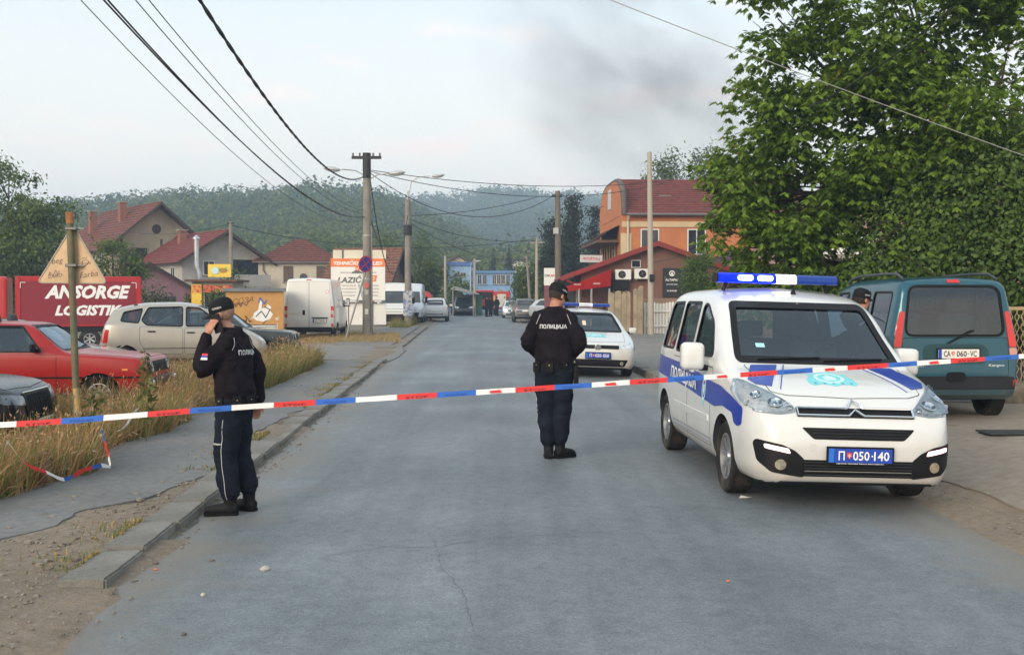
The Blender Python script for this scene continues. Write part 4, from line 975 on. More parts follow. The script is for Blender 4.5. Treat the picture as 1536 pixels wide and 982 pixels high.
def oldhatch(name, label, pm, loc, rotz, number=None, roll=0):
 S = dict(L=3.84, paint=pm, r=.275, tw=.16, axle=(.70, 3.15), arch=.325, spokes=12, rim=.62, rimmat=STEELR, wheel_in=.04,
  top=[(0, .60), (.015, .70), (.05, .775), (.15, .81), (.6, .855), (1.15, .90), (1.22, .93), (1.45, 1.12), (1.68, 1.295), (1.82, 1.325), (2.3, 1.34), (2.85, 1.32), (3.15, 1.22), (3.5, 1.02), (3.68, .90), (3.78, .84), (3.83, .66), (3.84, .58)],
  bot=[(0, .36), (.03, .31), (.15, .26), (.6, .22), (3.2, .22), (3.7, .30), (3.84, .42)],
  belt=[(0, .52), (.06, .70), (.3, .79), (1.2, .87), (3.0, .89), (3.6, .84), (3.84, .7)],
  wm=[(0, .70), (.02, .735), (.06, .76), (.2, .785), (.6, .795), (3.3, .795), (3.7, .77), (3.82, .74), (3.84, .70)],
  wt=[(0, .6), (.1, .68), (.8, .70), (1.2, .70), (1.5, .64), (1.8, .585), (2.9, .57), (3.3, .58), (3.84, .60)],
  wl=.975, crown=.03, rr=.07, cabin=(1.18, 3.35), floor=.38, sillmat=TRIM,
  shield=[(-.63, .92), (.63, .92), (.53, 1.275), (-.53, 1.275)], rear=[(-.5, .98), (.5, .98), (.46, 1.25), (-.46, 1.25)], frit=.015,
  side=[dict(loop=[(1.50, .905), (2.28, .905), (2.28, 1.265), (1.80, 1.265)], r=.03), dict(loop=[(2.40, .905), (3.02, .905), (2.86, 1.24), (2.40, 1.265)], r=.03)],
  panels=[('S', 'door', [(1.28, .30), (2.33, .30), (2.33, .88), (1.28, .865)], .03), ('S', 'door', [(2.36, .30), (2.86, .34), (2.98, .60), (3.02, .88), (2.36, .88)], .03), ('T', 'bonnet', [(-.66, .10), (.66, .10), (.68, 1.10), (-.68, 1.10)], .02)],
  mirrors=[(.74, 1.58, .97)], mirror_size=(.13, .05, .10), mirrormat=BLACK, handles=[(2.2, .77), (2.9, .77)], handlemat=BLACK, seats=[(-.33, 1.9), (.33, 1.9), (-.33, 2.7), (.33, 2.7)], dash=(1.25, .90, .55))
 S['bits'] = [
  ('F', 'grille', [(-.66, .58), (.66, .58), (.66, .74), (-.66, .74)], BLACK, .006, .008, False, .015),
  ('F', 'headlight', circle(-.50, .66, .075), HEADL, .014, .012, True, 0),
  ('S', 'side_strip', [(.12, .52), (3.75, .52), (3.75, .545), (.12, .545)], BLACK, .010, .008, False, .004),
  ('S', 'sill_band', [(1.06, .235), (2.78, .235), (2.78, .31), (1.06, .31)], TRIM, .007, .004, False, .01),
  ('S', 'side_indicator', [(.28, .63), (.36, .63), (.36, .655), (.28, .655)], AMBER, .010, .008, False, .005)]
 t, sh, yc = car(S, name, label, loc=loc, rotz=rotz, roll=roll)
 for y0, nm in ((-.065, 'front_bumper'), (L_ := 3.84-.005, 'rear_bumper')):
  bb = MB(); bb.bx(-.78, yc(y0), .40, .78, yc(y0+.07), .51); bb.build(nm, mat('bumper_black', (.02, .02, .022), .5, var=.1), t, 40, .02, seg=2)
 for sd in (-1, 1): MB().box((sd*.70, yc(-.06), .43), (.09, .05, .12)).build('overrider', CHROME, t, 40, .015)
 for z in (.61, .64, .67, .70):
  MB().bx(-.42, yc(-.012), z, .42, yc(.0), z+.008).build('grille_bar', TRIM, t)
 if number:
  plate(t, 'number_plate', (0, yc(-.075), .455), (1, 0, 0), (0, 0, 1), '', 'white', parts=[(number, 0, .36)])
 for a in (-.25, .25):
  MB().tube([(lambda h: h[0]+h[1]*.01)(sh.hit('F', a+.36*k/4, .935+.02*k/4)) for k in range(5)], .008, 5).build('wiper', BLACK, t)
 return t
oldhatch('old_hatchback', 'old red hatchback parked side-on behind the dry grass', REDP, Vector((-7.25, 16.5, land_z(-7.1, 16.5))), math.radians(95))
oldhatch('old_sedan', 'dark green old car whose bonnet shows beyond the phoning officer', GREENP, Vector((-7.5, 28.4, land_z(-7.5, 28.4))), math.radians(97))
def mpv_silver():
 S = dict(L=3.62, paint=SILVER, r=.295, tw=.185, axle=(.70, 3.10), arch=.345, spokes=6, wheel_in=.03,
  top=[(0, .55), (.02, .64), (.08, .72), (.25, .84), (.55, .98), (.68, 1.04), (1.0, 1.27), (1.35, 1.47), (1.6, 1.545), (2.0, 1.585), (2.6, 1.575), (3.1, 1.50), (3.35, 1.42), (3.48, 1.2), (3.56, .98), (3.6, .8), (3.62, .7)],
  bot=[(0, .34), (.05, .25), (.25, .2), (3.1, .22), (3.5, .28), (3.62, .4)],
  belt=[(0, .5), (.1, .68), (.4, .86), (.8, .96), (2.0, 1.0), (3.0, 1.06), (3.62, 1.1)],
  wm=[(0, .55), (.03, .68), (.1, .77), (.25, .82), (.6, .855), (3.1, .86), (3.4, .83), (3.55, .77), (3.62, .70)],
  wt=[(0, .45), (.3, .65), (.7, .73), (1.2, .69), (1.6, .61), (3.0, .58), (3.4, .58), (3.62, .56)],
  wl=.97, crown=.05, rr=.11, cabin=(.75, 3.42), floor=.5,
  shield=[(-.66, 1.04), (.66, 1.04), (.52, 1.49), (-.52, 1.49)], rear=[(-.52, 1.05), (.52, 1.05), (.48, 1.40), (-.48, 1.40)],
  side=[dict(loop=[(.92, 1.04), (1.78, 1.04), (1.78, 1.47), (1.50, 1.45)], r=.05), dict(loop=[(1.86, 1.04), (2.62, 1.07), (2.74, 1.18), (2.60, 1.46), (1.86, 1.475)], r=.05), dict(loop=[(2.80, 1.12), (3.18, 1.16), (3.12, 1.36), (2.72, 1.44)], r=.04)],
  panels=[('S', 'door', [(.92, .42), (1.82, .42), (1.82, 1.01), (1.02, 1.0)], .05), ('S', 'door', [(1.85, .42), (2.62, .42), (2.78, .70), (2.78, 1.05), (1.85, 1.01)], .06)],
  mirrors=[(.80, 1.12, 1.08)], mirror_size=(.18, .10, .13), mirrormat=BLACK, handles=[(1.68, .90), (2.52, .93)], handlemat=TRIM, seats=[(-.36, 1.7), (.36, 1.7), (-.36, 2.5), (.36, 2.5)], dash=(.85, 1.0, .62))
 S['bits'] = [('S', 'tail_lamp', [(3.46, .68), (3.56, .68), (3.50, .98), (3.42, .98)], REDLAMP, .008, .008, False, .02), ('B', 'tail_lamp', [(-.75, .70), (-.62, .70), (-.60, .98), (-.70, .98)], REDLAMP, .008, .008, True, .02),
  ('F', 'headlight', [(-.38, .62), (-.72, .66), (-.76, .78), (-.66, .80), (-.42, .72)], HEADL, .008, .008, True, .02), ('F', 'grille', [(-.3, .58), (.3, .58), (.36, .72), (-.36, .72)], BLACK, .006, .006, False, .02),
  ('S', 'side_strip', [(.95, .545), (2.7, .545), (2.7, .56), (.95, .56)], TRIM, .010, .006, False, .004), ('S', 'sill_band', [(1.08, .245), (2.72, .245), (2.72, .33), (1.08, .33)], TRIM, .007, .004, False, .01)]
 return car(S, 'compact_car', 'silver champagne compact car side-on behind the red hatchback', loc=(-7.55, 25.5, land_z(-7.5, 25.5)), rotz=math.radians(104))
mpv_silver()
def suv_black():
 S = dict(L=4.3, paint=BLACKP, r=.34, tw=.22, axle=(.90, 3.55), arch=.395, spokes=5, rimmat=mat('dark_alloy', (.12, .12, .13), .3, .8), sillmat=TRIM,
  top=[(0, .66), (.02, .78), (.06, .87), (.16, .935), (.4, .99), (1.0, 1.06), (1.12, 1.10), (1.6, 1.40), (1.95, 1.57), (2.3, 1.62), (3.3, 1.6), (3.8, 1.5), (4.1, 1.2), (4.25, .95), (4.3, .8)],
  bot=[(0, .36), (.04, .28), (.2, .23), (3.6, .24), (4.2, .3), (4.3, .4)], belt=[(0, .6), (.06, .80), (.2, .89), (1.0, 1.0), (1.5, 1.05), (4.3, 1.12)],
  wm=[(0, .60), (.02, .70), (.07, .78), (.18, .85), (.4, .90), (3.8, .91), (4.2, .82), (4.3, .72)], wt=[(0, .5), (.3, .74), (1.1, .76), (1.6, .70), (2.1, .63), (3.6, .61), (4.3, .6)],
  wl=.965, crown=.05, rr=.12, cabin=(1.12, 4.0), floor=.5, shield=[(-.7, 1.09), (.7, 1.09), (.55, 1.53), (-.55, 1.53)], rear=[(-.5, 1.1), (.5, 1.1), (.45, 1.4), (-.45, 1.4)],
  side=[dict(loop=[(1.5, 1.09), (2.4, 1.1), (2.4, 1.5), (2.1, 1.48)]), dict(loop=[(2.5, 1.1), (3.5, 1.14), (3.35, 1.46), (2.5, 1.5)])], panels=[('S', 'door', [(1.35, .36), (2.42, .36), (2.42, 1.06), (1.35, 1.02)], .04), ('T', 'bonnet', [(-.64, .16), (0, .10), (.64, .16), (.70, 1.02), (-.70, 1.02)], .03)],
  mirrors=[(.86, 1.6, 1.14)], handles=[(2.28, .93)], seats=[(-.36, 2.1), (.36, 2.1)], dash=(1.2, 1.06, .62))
 S['bits'] = [('F', 'headlight', [(-.44, .74), (-.80, .78), (-.86, .86), (-.80, .88), (-.44, .84)], HEADLD, .008, .008, True, .02),
  ('F', 'grille', [(-.40, .60), (.40, .60), (.44, .70), (.42, .86), (-.42, .86), (-.44, .70)], BLACK, .012, .012, False, .02),
  ('F', 'lower_grille', [(-.6, .34), (.6, .34), (.55, .46), (-.55, .46)], BLACK, .006, .006, False, .02)]
 t, sh, yc = car(S, 'dark_suv', 'shiny black car with chrome-edged grille at the edge of the dry grass', loc=(-7.35, 11.9, land_z(-7.2, 12)-.22), rotz=math.radians(96))
 for k in range(-5, 6):
  x = k*.07
  MB().tube([(lambda h: h[0]+h[1]*.02)(sh.hit('F', x, z)) for z in (.62, .72, .84)], .006, 5).build('grille_bar', TRIM, t, 50)
 MB().tube([(lambda h: h[0]+h[1]*.016)(sh.hit('F', a, .865)) for a in np.linspace(-.42, .42, 9)], .010, 6).build('chrome_bar', CHROME, t, 50)
 for sd in (-1, 1):
  for k in range(5):
   loc, n = sh.hit('F', sd*(.48+.06*k), .42+.002*k)
   MB().box(loc+n*.012, (.035, .02, .014)).build('running_light', mat('white_led', (.9, .9, .9), .3, emit=(1, 1, 1), es=1.2), t)
 plate(t, 'number_plate', (0, yc(-.04), .52), (1, 0, 0), (0, 0, 1), '', 'white', parts=[('GP', -.16, .08), ('shield', -.085, 0), ('101', .03, .13), ('GZ', .18, .09)])
suv_black()
def saloon_navy():
 S = dict(L=4.5, paint=NAVY, r=.315, tw=.2, axle=(.9, 3.55), arch=.365, spokes=9,
  top=[(0, .55), (.03, .65), (.1, .72), (.3, .79), (1.1, .94), (1.25, .98), (1.7, 1.24), (2.05, 1.39), (2.4, 1.44), (2.9, 1.43), (3.4, 1.30), (3.8, 1.12), (4.1, 1.06), (4.4, 1.0), (4.47, .8), (4.5, .7)],
  bot=[(0, .3), (.06, .2), (4.0, .2), (4.4, .28), (4.5, .4)], belt=[(0, .5), (.2, .7), (1.1, .88), (2, .95), (4.5, .98)],
  wm=[(0, .58), (.05, .74), (.2, .83), (.6, .89), (3.8, .89), (4.3, .82), (4.5, .7)], wt=[(0, .5), (.4, .7), (1.2, .72), (2.1, .60), (3.1, .57), (3.8, .64), (4.5, .6)],
  wl=.965, crown=.05, rr=.11, cabin=(1.25, 3.7), floor=.4, shield=[(-.66, .97), (.66, .97), (.52, 1.36), (-.52, 1.36)], rear=[(-.5, 1.1), (.5, 1.1), (.46, 1.34), (-.46, 1.34)],
  side=[dict(loop=[(1.65, .98), (2.5, .98), (2.5, 1.34), (2.2, 1.33)]), dict(loop=[(2.6, .98), (3.5, 1.02), (3.2, 1.30), (2.6, 1.34)])], panels=[('S', 'door', [(1.4, .32), (2.54, .32), (2.54, .95), (1.4, .92)], .04)], mirrors=[(.84, 1.72, 1.0)], seats=[(-.36, 2.2), (.36, 2.2)], dash=(1.3, .94, .6),
  bits=[('F', 'headlight', [(-.42, .62), (-.74, .64), (-.76, .72), (-.44, .70)], HEADL, .008, .008, True, .02)])
 car(S, 'saloon_car', 'dark navy saloon car whose roof shows behind the red hatchback', loc=(-10.0, 22.3, land_z(-10, 22.3)), rotz=math.radians(100))
saloon_navy()
def panel_van(name, label, loc, rotz, pm, front=True, group=None, far=False, hi=2.5, number=None):
 L = 5.3
 S = dict(L=L, paint=pm, r=.335, tw=.22, axle=(.95, 4.2), arch=.40, spokes=8, rimmat=STEELR, far=far, sillmat=TRIM, lower=.46,
  top=[(0, .75), (.03, .90), (.1, 1.0), (.3, 1.12), (.75, 1.30), (.85, 1.36), (1.35, 1.95), (1.7, 2.25), (2.0, hi-.06), (2.5, hi), (5.0, hi), (5.2, hi-.03), (5.26, hi-.12), (5.29, 1.4), (5.3, .8)],
  bot=[(0, .38), (.04, .3), (.2, .28), (4.2, .32), (5.2, .36), (5.3, .42)], belt=[(0, .7), (.1, .92), (.8, 1.22), (1.4, 1.3), (5.3, 1.32)],
  wm=[(0, .72), (.05, .86), (.15, .94), (.4, 1.0), (.9, 1.02), (5.0, 1.02), (5.2, 1.01), (5.28, .985), (5.3, .97)], wt=[(0, .6), (.3, .78), (.9, .86), (1.5, .84), (2.1, .86), (5.1, .87), (5.28, .85), (5.3, .82)],
  wl=.985, crown=.05, rr=.09, cabin=(1.0, 5.0), floor=.7, glass=FARGLASS if far else GLASSD, shield=[(-.80, 1.34), (.80, 1.34), (.72, 2.05), (-.72, 2.05)], frit=.04,
  side=[dict(loop=[(1.25, 1.33), (2.1, 1.33), (2.1, 1.98), (1.72, 1.98)], r=.06)],
  panels=[('B', 'rear_door', [(-.93, .52), (-.012, .52), (-.012, 2.36), (-.80, 2.36)], .05), ('B', 'rear_door', [(.012, .52), (.93, .52), (.80, 2.36), (.012, 2.36)], .05), ('S', 'sliding_door', [(2.4, .55), (3.5, .55), (3.5, 2.2), (2.4, 2.2)], .05)] if not far else [],
  mirrors=[(1.0, 1.45, 1.50)], mirror_size=(.16, .12, .36), mirrormat=BLACK, seats=[(-.5, 2.0), (.5, 2.0)], dash=(1.1, 1.3, .75))
 S['bits'] = [('B', 'tail_lamp', [(-.985, .92), (-.86, .92), (-.86, 1.38), (-.97, 1.38)], REDLAMP, .010, .012, True, .02), ('B', 'tail_lamp_clear', [(-.98, 1.05), (-.865, 1.05), (-.865, 1.2), (-.975, 1.2)], mat('clear_lamp', (.6, .4, .36), .2, coat=.5), .014, .012, True, .01),
  ('B', 'bumper', [(-.98, .36), (.98, .36), (.98, .54), (-.98, .54)], BLACK, .03, .03, False, .02), ('B', 'corner_reflector', [(-.96, .56), (-.88, .56), (-.88, .68), (-.96, .68)], REDLAMP, .014, .014, True, .01),
  ('B', 'brake_lamp', [(-.1, 2.40), (.1, 2.40), (.1, 2.435), (-.1, 2.435)], REDLAMP, .012, .012, False, .008), ('B', 'door_latch', [(.16, 1.02), (.26, 1.02), (.26, 1.22), (.16, 1.22)], BLACK, .012, .012, False, .03),
  ('B', 'plate_light', [(-.75, .88), (-.1, .88), (-.1, .93), (-.75, .93)], TRIM, .012, .012, False, .01),
  ('F', 'headlight', [(-.60, .92), (-.88, .94), (-.92, 1.10), (-.86, 1.14), (-.62, 1.06)], HEADL, .008, .008, True, .03), ('F', 'grille', [(-.55, .86), (.55, .86), (.6, 1.02), (-.6, 1.02)], BLACK, .008, .008, False, .03), ('F', 'front_bumper', [(-.88, .34), (.88, .34), (.94, .72), (-.94, .72)], BLACK, .02, .02, False, .04)]
 t, sh, yc = car(S, name, label, loc=loc, rotz=rotz, group=group, cat='van')
 if number:
  c, n = sh.hit('B', -.42, .79)
  plate(t, 'number_plate', (-.42, c.y+.02, .79), (-1, 0, 0), (0, 0, 1), '', 'white', parts=[(number, 0, .4)])
  sh.put('speed_sticker', t, mat('sticker_rim', (.6, .2, .16), .5), 'B', circle(-.72, 1.95, .07), .008, .002, .2)
  sh.put('speed_sticker', t, PLW, 'B', circle(-.72, 1.95, .05), .011, .002, .2)
  sh.text('side_lettering', t, mat('van_mark', (.35, .42, .52), .5), 'R', 'SERVIS', yc(3.9), 1.75, 1.3, .35, .01, .02, shear=.2, flip=True)
  sh.text('door_lettering', t, mat('van_mark2', (.62, .48, .3), .5), 'B', 'transport', .62, 1.07, .45, .08, .012, .01, flip=True)
 return t
panel_van('panel_van', 'white high-roof panel van seen from behind beside the concrete pole', (-8.1+RS*2.65, 43.9+2.65, land_z(-8, 45)-.06), math.pi+.042, WHITEV, number='GA 108-ĐJ')
panel_van('delivery_van', 'white delivery van facing the camera beside the billboard', (-6.85+RS*2.6, 63+2.6, land_z(-6.8, 64)-.05), .04, WHITEV, far=True, hi=2.55)
panel_van('delivery_van', 'bluish white delivery van tucked behind the one beside the billboard', (-6.35+RS*8.5, 63+9.0, land_z(-6.8, 70)-.05), .04, paint('pale_blue_white', (.52, .58, .64)), far=True, hi=2.6)
def farcar(kind, name, label, pm, loc, rotz, bits=(), far=True, **kw):
 suv = kind == 'suv'; k = 1.13 if suv else 1.0
 z = lambda q: q*k
 S = dict(L=4.3, paint=pm, r=.34 if suv else .31, tw=.21, axle=(.88, 3.5), arch=.40 if suv else .36, spokes=6, far=far, sillmat=TRIM, lower=.40 if suv else None,
  top=[(0, z(.56)), (.03, z(.66)), (.1, z(.74)), (.4, z(.84)), (1.1, z(.95)), (1.2, z(.99)), (1.7, z(1.28)), (2.0, z(1.42)), (2.5, z(1.48)), (3.4, z(1.46)), (3.85, z(1.36)), (4.05, z(1.1)), (4.2, z(.92)), (4.28, z(.76)), (4.3, z(.66))],
  bot=[(0, .34), (.05, .25), (3.6, .24), (4.2, .3), (4.3, .38)], belt=[(0, z(.5)), (.2, z(.72)), (1.1, z(.90)), (4.3, z(.98))],
  wm=[(0, .58), (.05, .74), (.2, .83), (.6, .89), (3.8, .89), (4.1, .86), (4.25, .80), (4.3, .72)], wt=[(0, .5), (.4, .7), (1.2, .72), (2.0, .61), (3.5, .60), (4.05, .66), (4.3, .66)],
  wl=.965, crown=.05, rr=.11, shield=[(-.66, z(.99)), (.66, z(.99)), (.52, z(1.38)), (-.52, z(1.38))], rear=[(-.58, z(1.02)), (.58, z(1.02)), (.52, z(1.34)), (-.52, z(1.34))],
  side=[dict(loop=[(1.65, z(.99)), (2.45, z(.99)), (2.45, z(1.36)), (2.15, z(1.35))]), dict(loop=[(2.55, z(.99)), (3.6, z(1.02)), (3.35, z(1.33)), (2.55, z(1.37))])], mirrors=[(.86, 1.7, z(1.0))])
 S['bits'] = [('B', 'tail_lamp', [(-.84, z(.74)), (-.60, z(.74)), (-.60, z(.88)), (-.82, z(.90))], REDLAMP, .012, .012, True, .02), ('B', 'rear_bumper', [(-.80, .34), (.80, .34), (.80, .56), (-.80, .56)], TRIM, .012, .012, False, .03), ('B', 'number_plate', [(-.26, z(.66)), (.26, z(.66)), (.26, z(.66)+.11), (-.26, z(.66)+.11)], PLW, .014, .01, False, .005),
  ('F', 'headlight', [(-.45, z(.60)), (-.76, z(.62)), (-.78, z(.72)), (-.46, z(.69))], HEADL, .012, .012, True, .02), ('F', 'grille', [(-.4, z(.58)), (.4, z(.58)), (.42, z(.69)), (-.42, z(.69))], BLACK, .01, .01, False, .02), ('F', 'lower_grille', [(-.6, .30), (.6, .30), (.6, .40), (-.6, .40)], BLACK, .01, .01, False, .02)]+list(bits)
 t, sh, yc = car(S, name, label, loc=loc, rotz=rotz)
 return t, sh, yc
y_ = 75.5
farcar('suv', 'small_suv', 'white small SUV with black bumper driving away on the far left kerb', WHITE, (-5.25+RS*2.1, y_+2.1, road_z(-5.2, 75)), math.pi+.03)
y_ = 89.5
t, sh, yc = farcar('hatch', 'police_estate', 'white police car with headlamps on far down the street', WHITE, (0.05, y_+2.1, road_z(0, 90)), .02,
  bits=[('F', 'lit_headlight', [(-.50, .60), (-.76, .62), (-.76, .71), (-.50, .69)], HEADON, .03, .02, True, .02), ('F', 'plate_panel', [(-.26, .43), (.26, .43), (.26, .54), (-.26, .54)], PLB, .02, .015, False, .005), ('F', 'blue_band', [(-.7, .24), (.7, .24), (.7, .29), (-.7, .29)], TRIM, .02, .02, False, .01)])
lb = sub('light_bar', t, (0, yc(2.3), 1.54)); MB().bx(-.55, -.1, -.05, .55, .1, .05).build('beacon', BLUEOFF, lb, None, .02)
farcar('suv', 'estate_suv', 'brownish grey SUV seen from behind, half on the far right pavement', GREYP, (0.98+RS*2.1, 75.2+2.1, road_z(.7, 75)), math.pi+.03, bits=[('B', 'light_strip', [(-.6, .86), (.6, .86), (.6, .89), (-.6, .89)], CHROME, .02, .012, False, .005)])
farcar('hatch', 'parked_hatchback', 'pale car parked on the right beyond the standing officer', paint('pale_silver', (.55, .57, .58), .1, .4), (3.1, 71.0, land_z(2.6, 70)), .75)
# ---------------------------------------------------------------- people
SKIN = mat('skin', (.42, .19, .12), .5, var=.12, vscale=18, bump=.05, bscale=120)
HAIR = mat('hair_dark', (.022, .015, .011), .7, var=.4, vscale=60, bump=.5, bscale=160)
JACKET = mat('jacket_cloth', (.0105, .008, .012), .9, spec=.12, var=.35, vscale=9, bump=.9, bscale=15)
TROUS = mat('trouser_cloth', (.0085, .0115, .021), .9, spec=.12, var=.35, vscale=8, bump=.9, bscale=13)
BOOTM = mat('boot_leather', (.007, .007, .008), .6, spec=.2, var=.3, vscale=14, bump=.2, bscale=120)
GEAR = mat('duty_gear', (.005, .0055, .007), .7, spec=.2, var=.3, bump=.1, bscale=90)
PIPE = mat('white_piping', (.55, .56, .60), .6, var=.1); REFL = mat('reflective_letter', (.58, .58, .62), .55, var=.12, vscale=60)
def limb(mb, pts, radii, n=14, steps=4):
 """tapered limb through joints, softened at the bends"""
 P = []; R = []
 for i in range(len(pts)-1):
  for k in range(steps):
   t = k/steps; P.append(Vector(pts[i]).lerp(Vector(pts[i+1]), t)); R.append(radii[i]*(1-t)+radii[i+1]*t)
 P.append(Vector(pts[-1])); R.append(radii[-1])
 for _ in range(2):
  Q = P[:]
  for i in range(1, len(P)-1): Q[i] = (P[i-1]+P[i]*2+P[i+1])/4
  P = Q
 mb.tube(P, R, n)
 for p, r in ((P[0], R[0]), (P[-1], R[-1])): ball(mb, p, r*.98, 10)
 return mb
def crumple(me, amp, freq, seed, joints=()):
 """cloth folds: slanted ridges of different size, tighter near the bent joints"""
 me.update(); n = len(me.vertices); co = np.empty(n*3, np.float32); no = np.empty(n*3, np.float32)
 me.vertices.foreach_get('co', co); me.vertices.foreach_get('normal', no); co = co.reshape(-1, 3); no = no.reshape(-1, 3)
 off = Vector((seed*3.1, seed*1.7, seed*.9)); d = np.zeros(n)
 for i in range(n):
  v = Vector(co[i]); p = v*freq+off
  a = noise.noise(Vector((p.x*.7+p.z*.25, p.y*.7, p.z*1.25))); b = 1-abs(noise.noise(Vector((p.x*1.2, p.y*1.2, p.z*2.6+a*1.5))))*2
  w = .35
  for jp, jr in joints: w = max(w, 1-(v-jp).length/jr)
  d[i] = amp*(a*.9+b*.55*w)
 me.vertices.foreach_set('co', (co+no*d[:, None]).ravel().astype(np.float32)); me.update()
def hand(mb, wrist, d, palm_n, thumb_side, curl, s=1.0, spread=.1):
 """palm, four fingers of unequal length with two bends, thumb from the palm's side"""
 d = Vector(d).normalized(); n = Vector(palm_n); n = (n-d*n.dot(d)).normalized(); sd = d.cross(n)*thumb_side
 W = Vector(wrist)
 q = Matrix((sd, n, d)).transposed()
 ball(mb, W+d*.055*s, (.040*s, .017*s, .058*s), 12, q)
 limb(mb, [W-d*.03*s, W+d*.03*s], [.027*s, .030*s], 10, 2)
 for i, (o, L) in enumerate(((.030, .070), (.010, .080), (-.010, .075), (-.029, .058))):
  b = W+d*.095*s+sd*o*s; L *= s
  dirs = []; a = 0; p = b; pts = [b-d*.02*s]
  for seg, c in ((.45, curl*.6), (.32, curl), (.25, curl*.7)):
   a += c; v = d*math.cos(a)+n*math.sin(a)+sd*(o*spread*3); v.normalize(); p = p+v*L*seg; pts.append(p)
  mb.tube([pts[0]]+pts[1:], [.0095*s, .0092*s, .0085*s, .0065*s], 8); ball(mb, pts[-1], .0068*s, 8)
 tb = W+d*.035*s+sd*.032*s; t1 = tb+(sd*.6+d*.7+n*.25).normalized()*.04*s; t2 = t1+(d*.8+n*.45*(.5+curl)+sd*.1).normalized()*.033*s
 mb.tube([tb-sd*.01*s, t1, t2], [.013*s, .0115*s, .008*s], 8); ball(mb, t2, .0082*s, 8)
def person(label, loc, rotz, H=1.78, A=None, legs=None, head=(0, 0, 0), lean=0, hands=True, group=None, vox=.0065, cap=True, detail=True, captext=True, hairmat=None):
 """facing -Y in its own frame; A = {'L': (elbow, wrist), 'R': ...}; all joints for 1.78 m then scaled"""
 t = thing('person', label, 'person', loc, rotz, group); k = H/1.78; t.scale = (k, k, k)
 A = A or {'L': ((.27, .02, 1.18), (.26, -.07, .95)), 'R': ((-.27, .02, 1.18), (-.26, -.07, .95))}
 legs = legs or {'L': ((.095, -.01, .50), (.10, .02, .09), 0), 'R': ((-.095, -.01, .50), (-.10, .02, .09), 0)}
 sh = {'L': Vector((.170, .005, 1.415)), 'R': Vector((-.170, .005, 1.415))}; hip = {'L': Vector((.085, .01, .90)), 'R': Vector((-.085, .01, .90))}
 HR = Matrix.Rotation(head[2], 4, 'Z') @ Matrix.Rotation(head[0], 4, 'X'); HT = Matrix.Translation((0, -.015-lean*.1, 1.53)) @ HR
 h = lambda x, y, z: HT @ Vector((x, y, z))
 b = MB()
 stack(b, [(0, .01, .86, .15, .10), (0, .01, .95, .155, .105), (0, 0, 1.10, .14, .10), (0, 0, 1.25, .155, .11), (0, 0, 1.38, .165, .105), (0, 0, 1.46, .13, .08), (0, -.005, 1.50, .07, .065)])
 limb(b, [(0, .01, 1.46), h(0, 0, .02), h(0, -.01, .08)], [.062, .058, .056])
 hb = MB()
 ball(hb, (0, .005, .155), (.076, .096, .098), 20); stack(hb, [(0, -.035, .035, .030, .030), (0, -.035, .05, .048, .052), (0, -.028, .085, .060, .070), (0, -.02, .13, .067, .080), (0, -.01, .16, .07, .085)], 18)
 ball(hb, (0, -.105, .112), (.012, .017, .013), 8); hb.tube([(0, -.092, .152), (0, -.110, .118)], [.007, .012], 8)         # nose
 ball(hb, (0, -.088, .075), (.022, .010, .006), 8); ball(hb, (0, -.086, .066), (.020, .011, .007), 8)                         # lips
 ball(hb, (0, -.080, .045), (.018, .014, .014), 8)                                                                            # chin
 for sd in (-1, 1):
  ball(hb, (sd*.077, .008, .125), (.010, .020, .032), 10); ball(hb, (sd*.045, -.062, .105), (.018, .018, .016), 8); ball(hb, (sd*.03, -.086, .158), (.02, .008, .007), 8)
 b.add([HT @ Vector(v) for v in hb.v], hb.f)
 for s_ in 'LR':
  sx = 1 if s_ == 'L' else -1; e, w = Vector(A[s_][0]), Vector(A[s_][1])
  limb(b, [sh[s_], e, w], [.058, .044, .030])
  if hands:
   hd = Vector(A[s_][2]) if len(A[s_]) > 2 else (w-e).normalized(); pn = Vector(A[s_][3]) if len(A[s_]) > 3 else Vector((-sx, 0, 0)); cu = A[s_][4] if len(A[s_]) > 4 else .35
   hand(b, w+hd.normalized()*.02, hd, pn, A[s_][5] if len(A[s_]) > 5 else 1, cu)
  kn, an, yw = legs[s_]
  limb(b, [hip[s_], kn, an], [.085, .058, .042])
  limb(b, [Vector(an)-Vector((0, 0, .03)), Vector(an)+Matrix.Rotation(yw, 3, 'Z') @ Vector((0, -.12, -.05))], [.04, .03])
 me = remesh(b.mesh(), vox if hands else .012, 3); me.materials.clear(); me.materials.append(SKIN)
 body = mobj('body', me, t, 180)
 if detail:
  for sd in (-1, 1):
   eb = MB(); ball(eb, h(sd*.031, -.084, .138), .0105, 10); eb.build('eye', mat('eye_white', (.6, .58, .55), .2), body, 60)
   ip = MB(); ball(ip, h(sd*.031, -.0915, .138), .0052, 8); ip.build('iris', mat('iris', (.03, .02, .015), .2), body, 60)
   br = MB().tube([h(sd*.014, -.098, .157), h(sd*.032, -.096, .162), h(sd*.05, -.080, .157)], [.004, .005, .003], 6).build('eyebrow', HAIR, body, 60)
 hm = MB(); ball(hm, (0, .008, .160), (.083, .103, .104), 24)
 hm2 = MB(); fs = []
 for f in hm.f:
  c = sum((Vector(hm.v[i]) for i in f), Vector())/len(f)
  if c.z > .085+.05*max(0, -c.y*8+.2) and c.y > -.075+.2*max(0, .15-c.z) and not (c.y < -.01 and c.z < .165): fs.append(f)
 hm2.v = [tuple(HT @ Vector(v)) for v in hm.v]; hm2.f = fs; hm2.m = [0]*len(fs)
 hm2.build('hair', hairmat or HAIR, t, 60, fix=False)
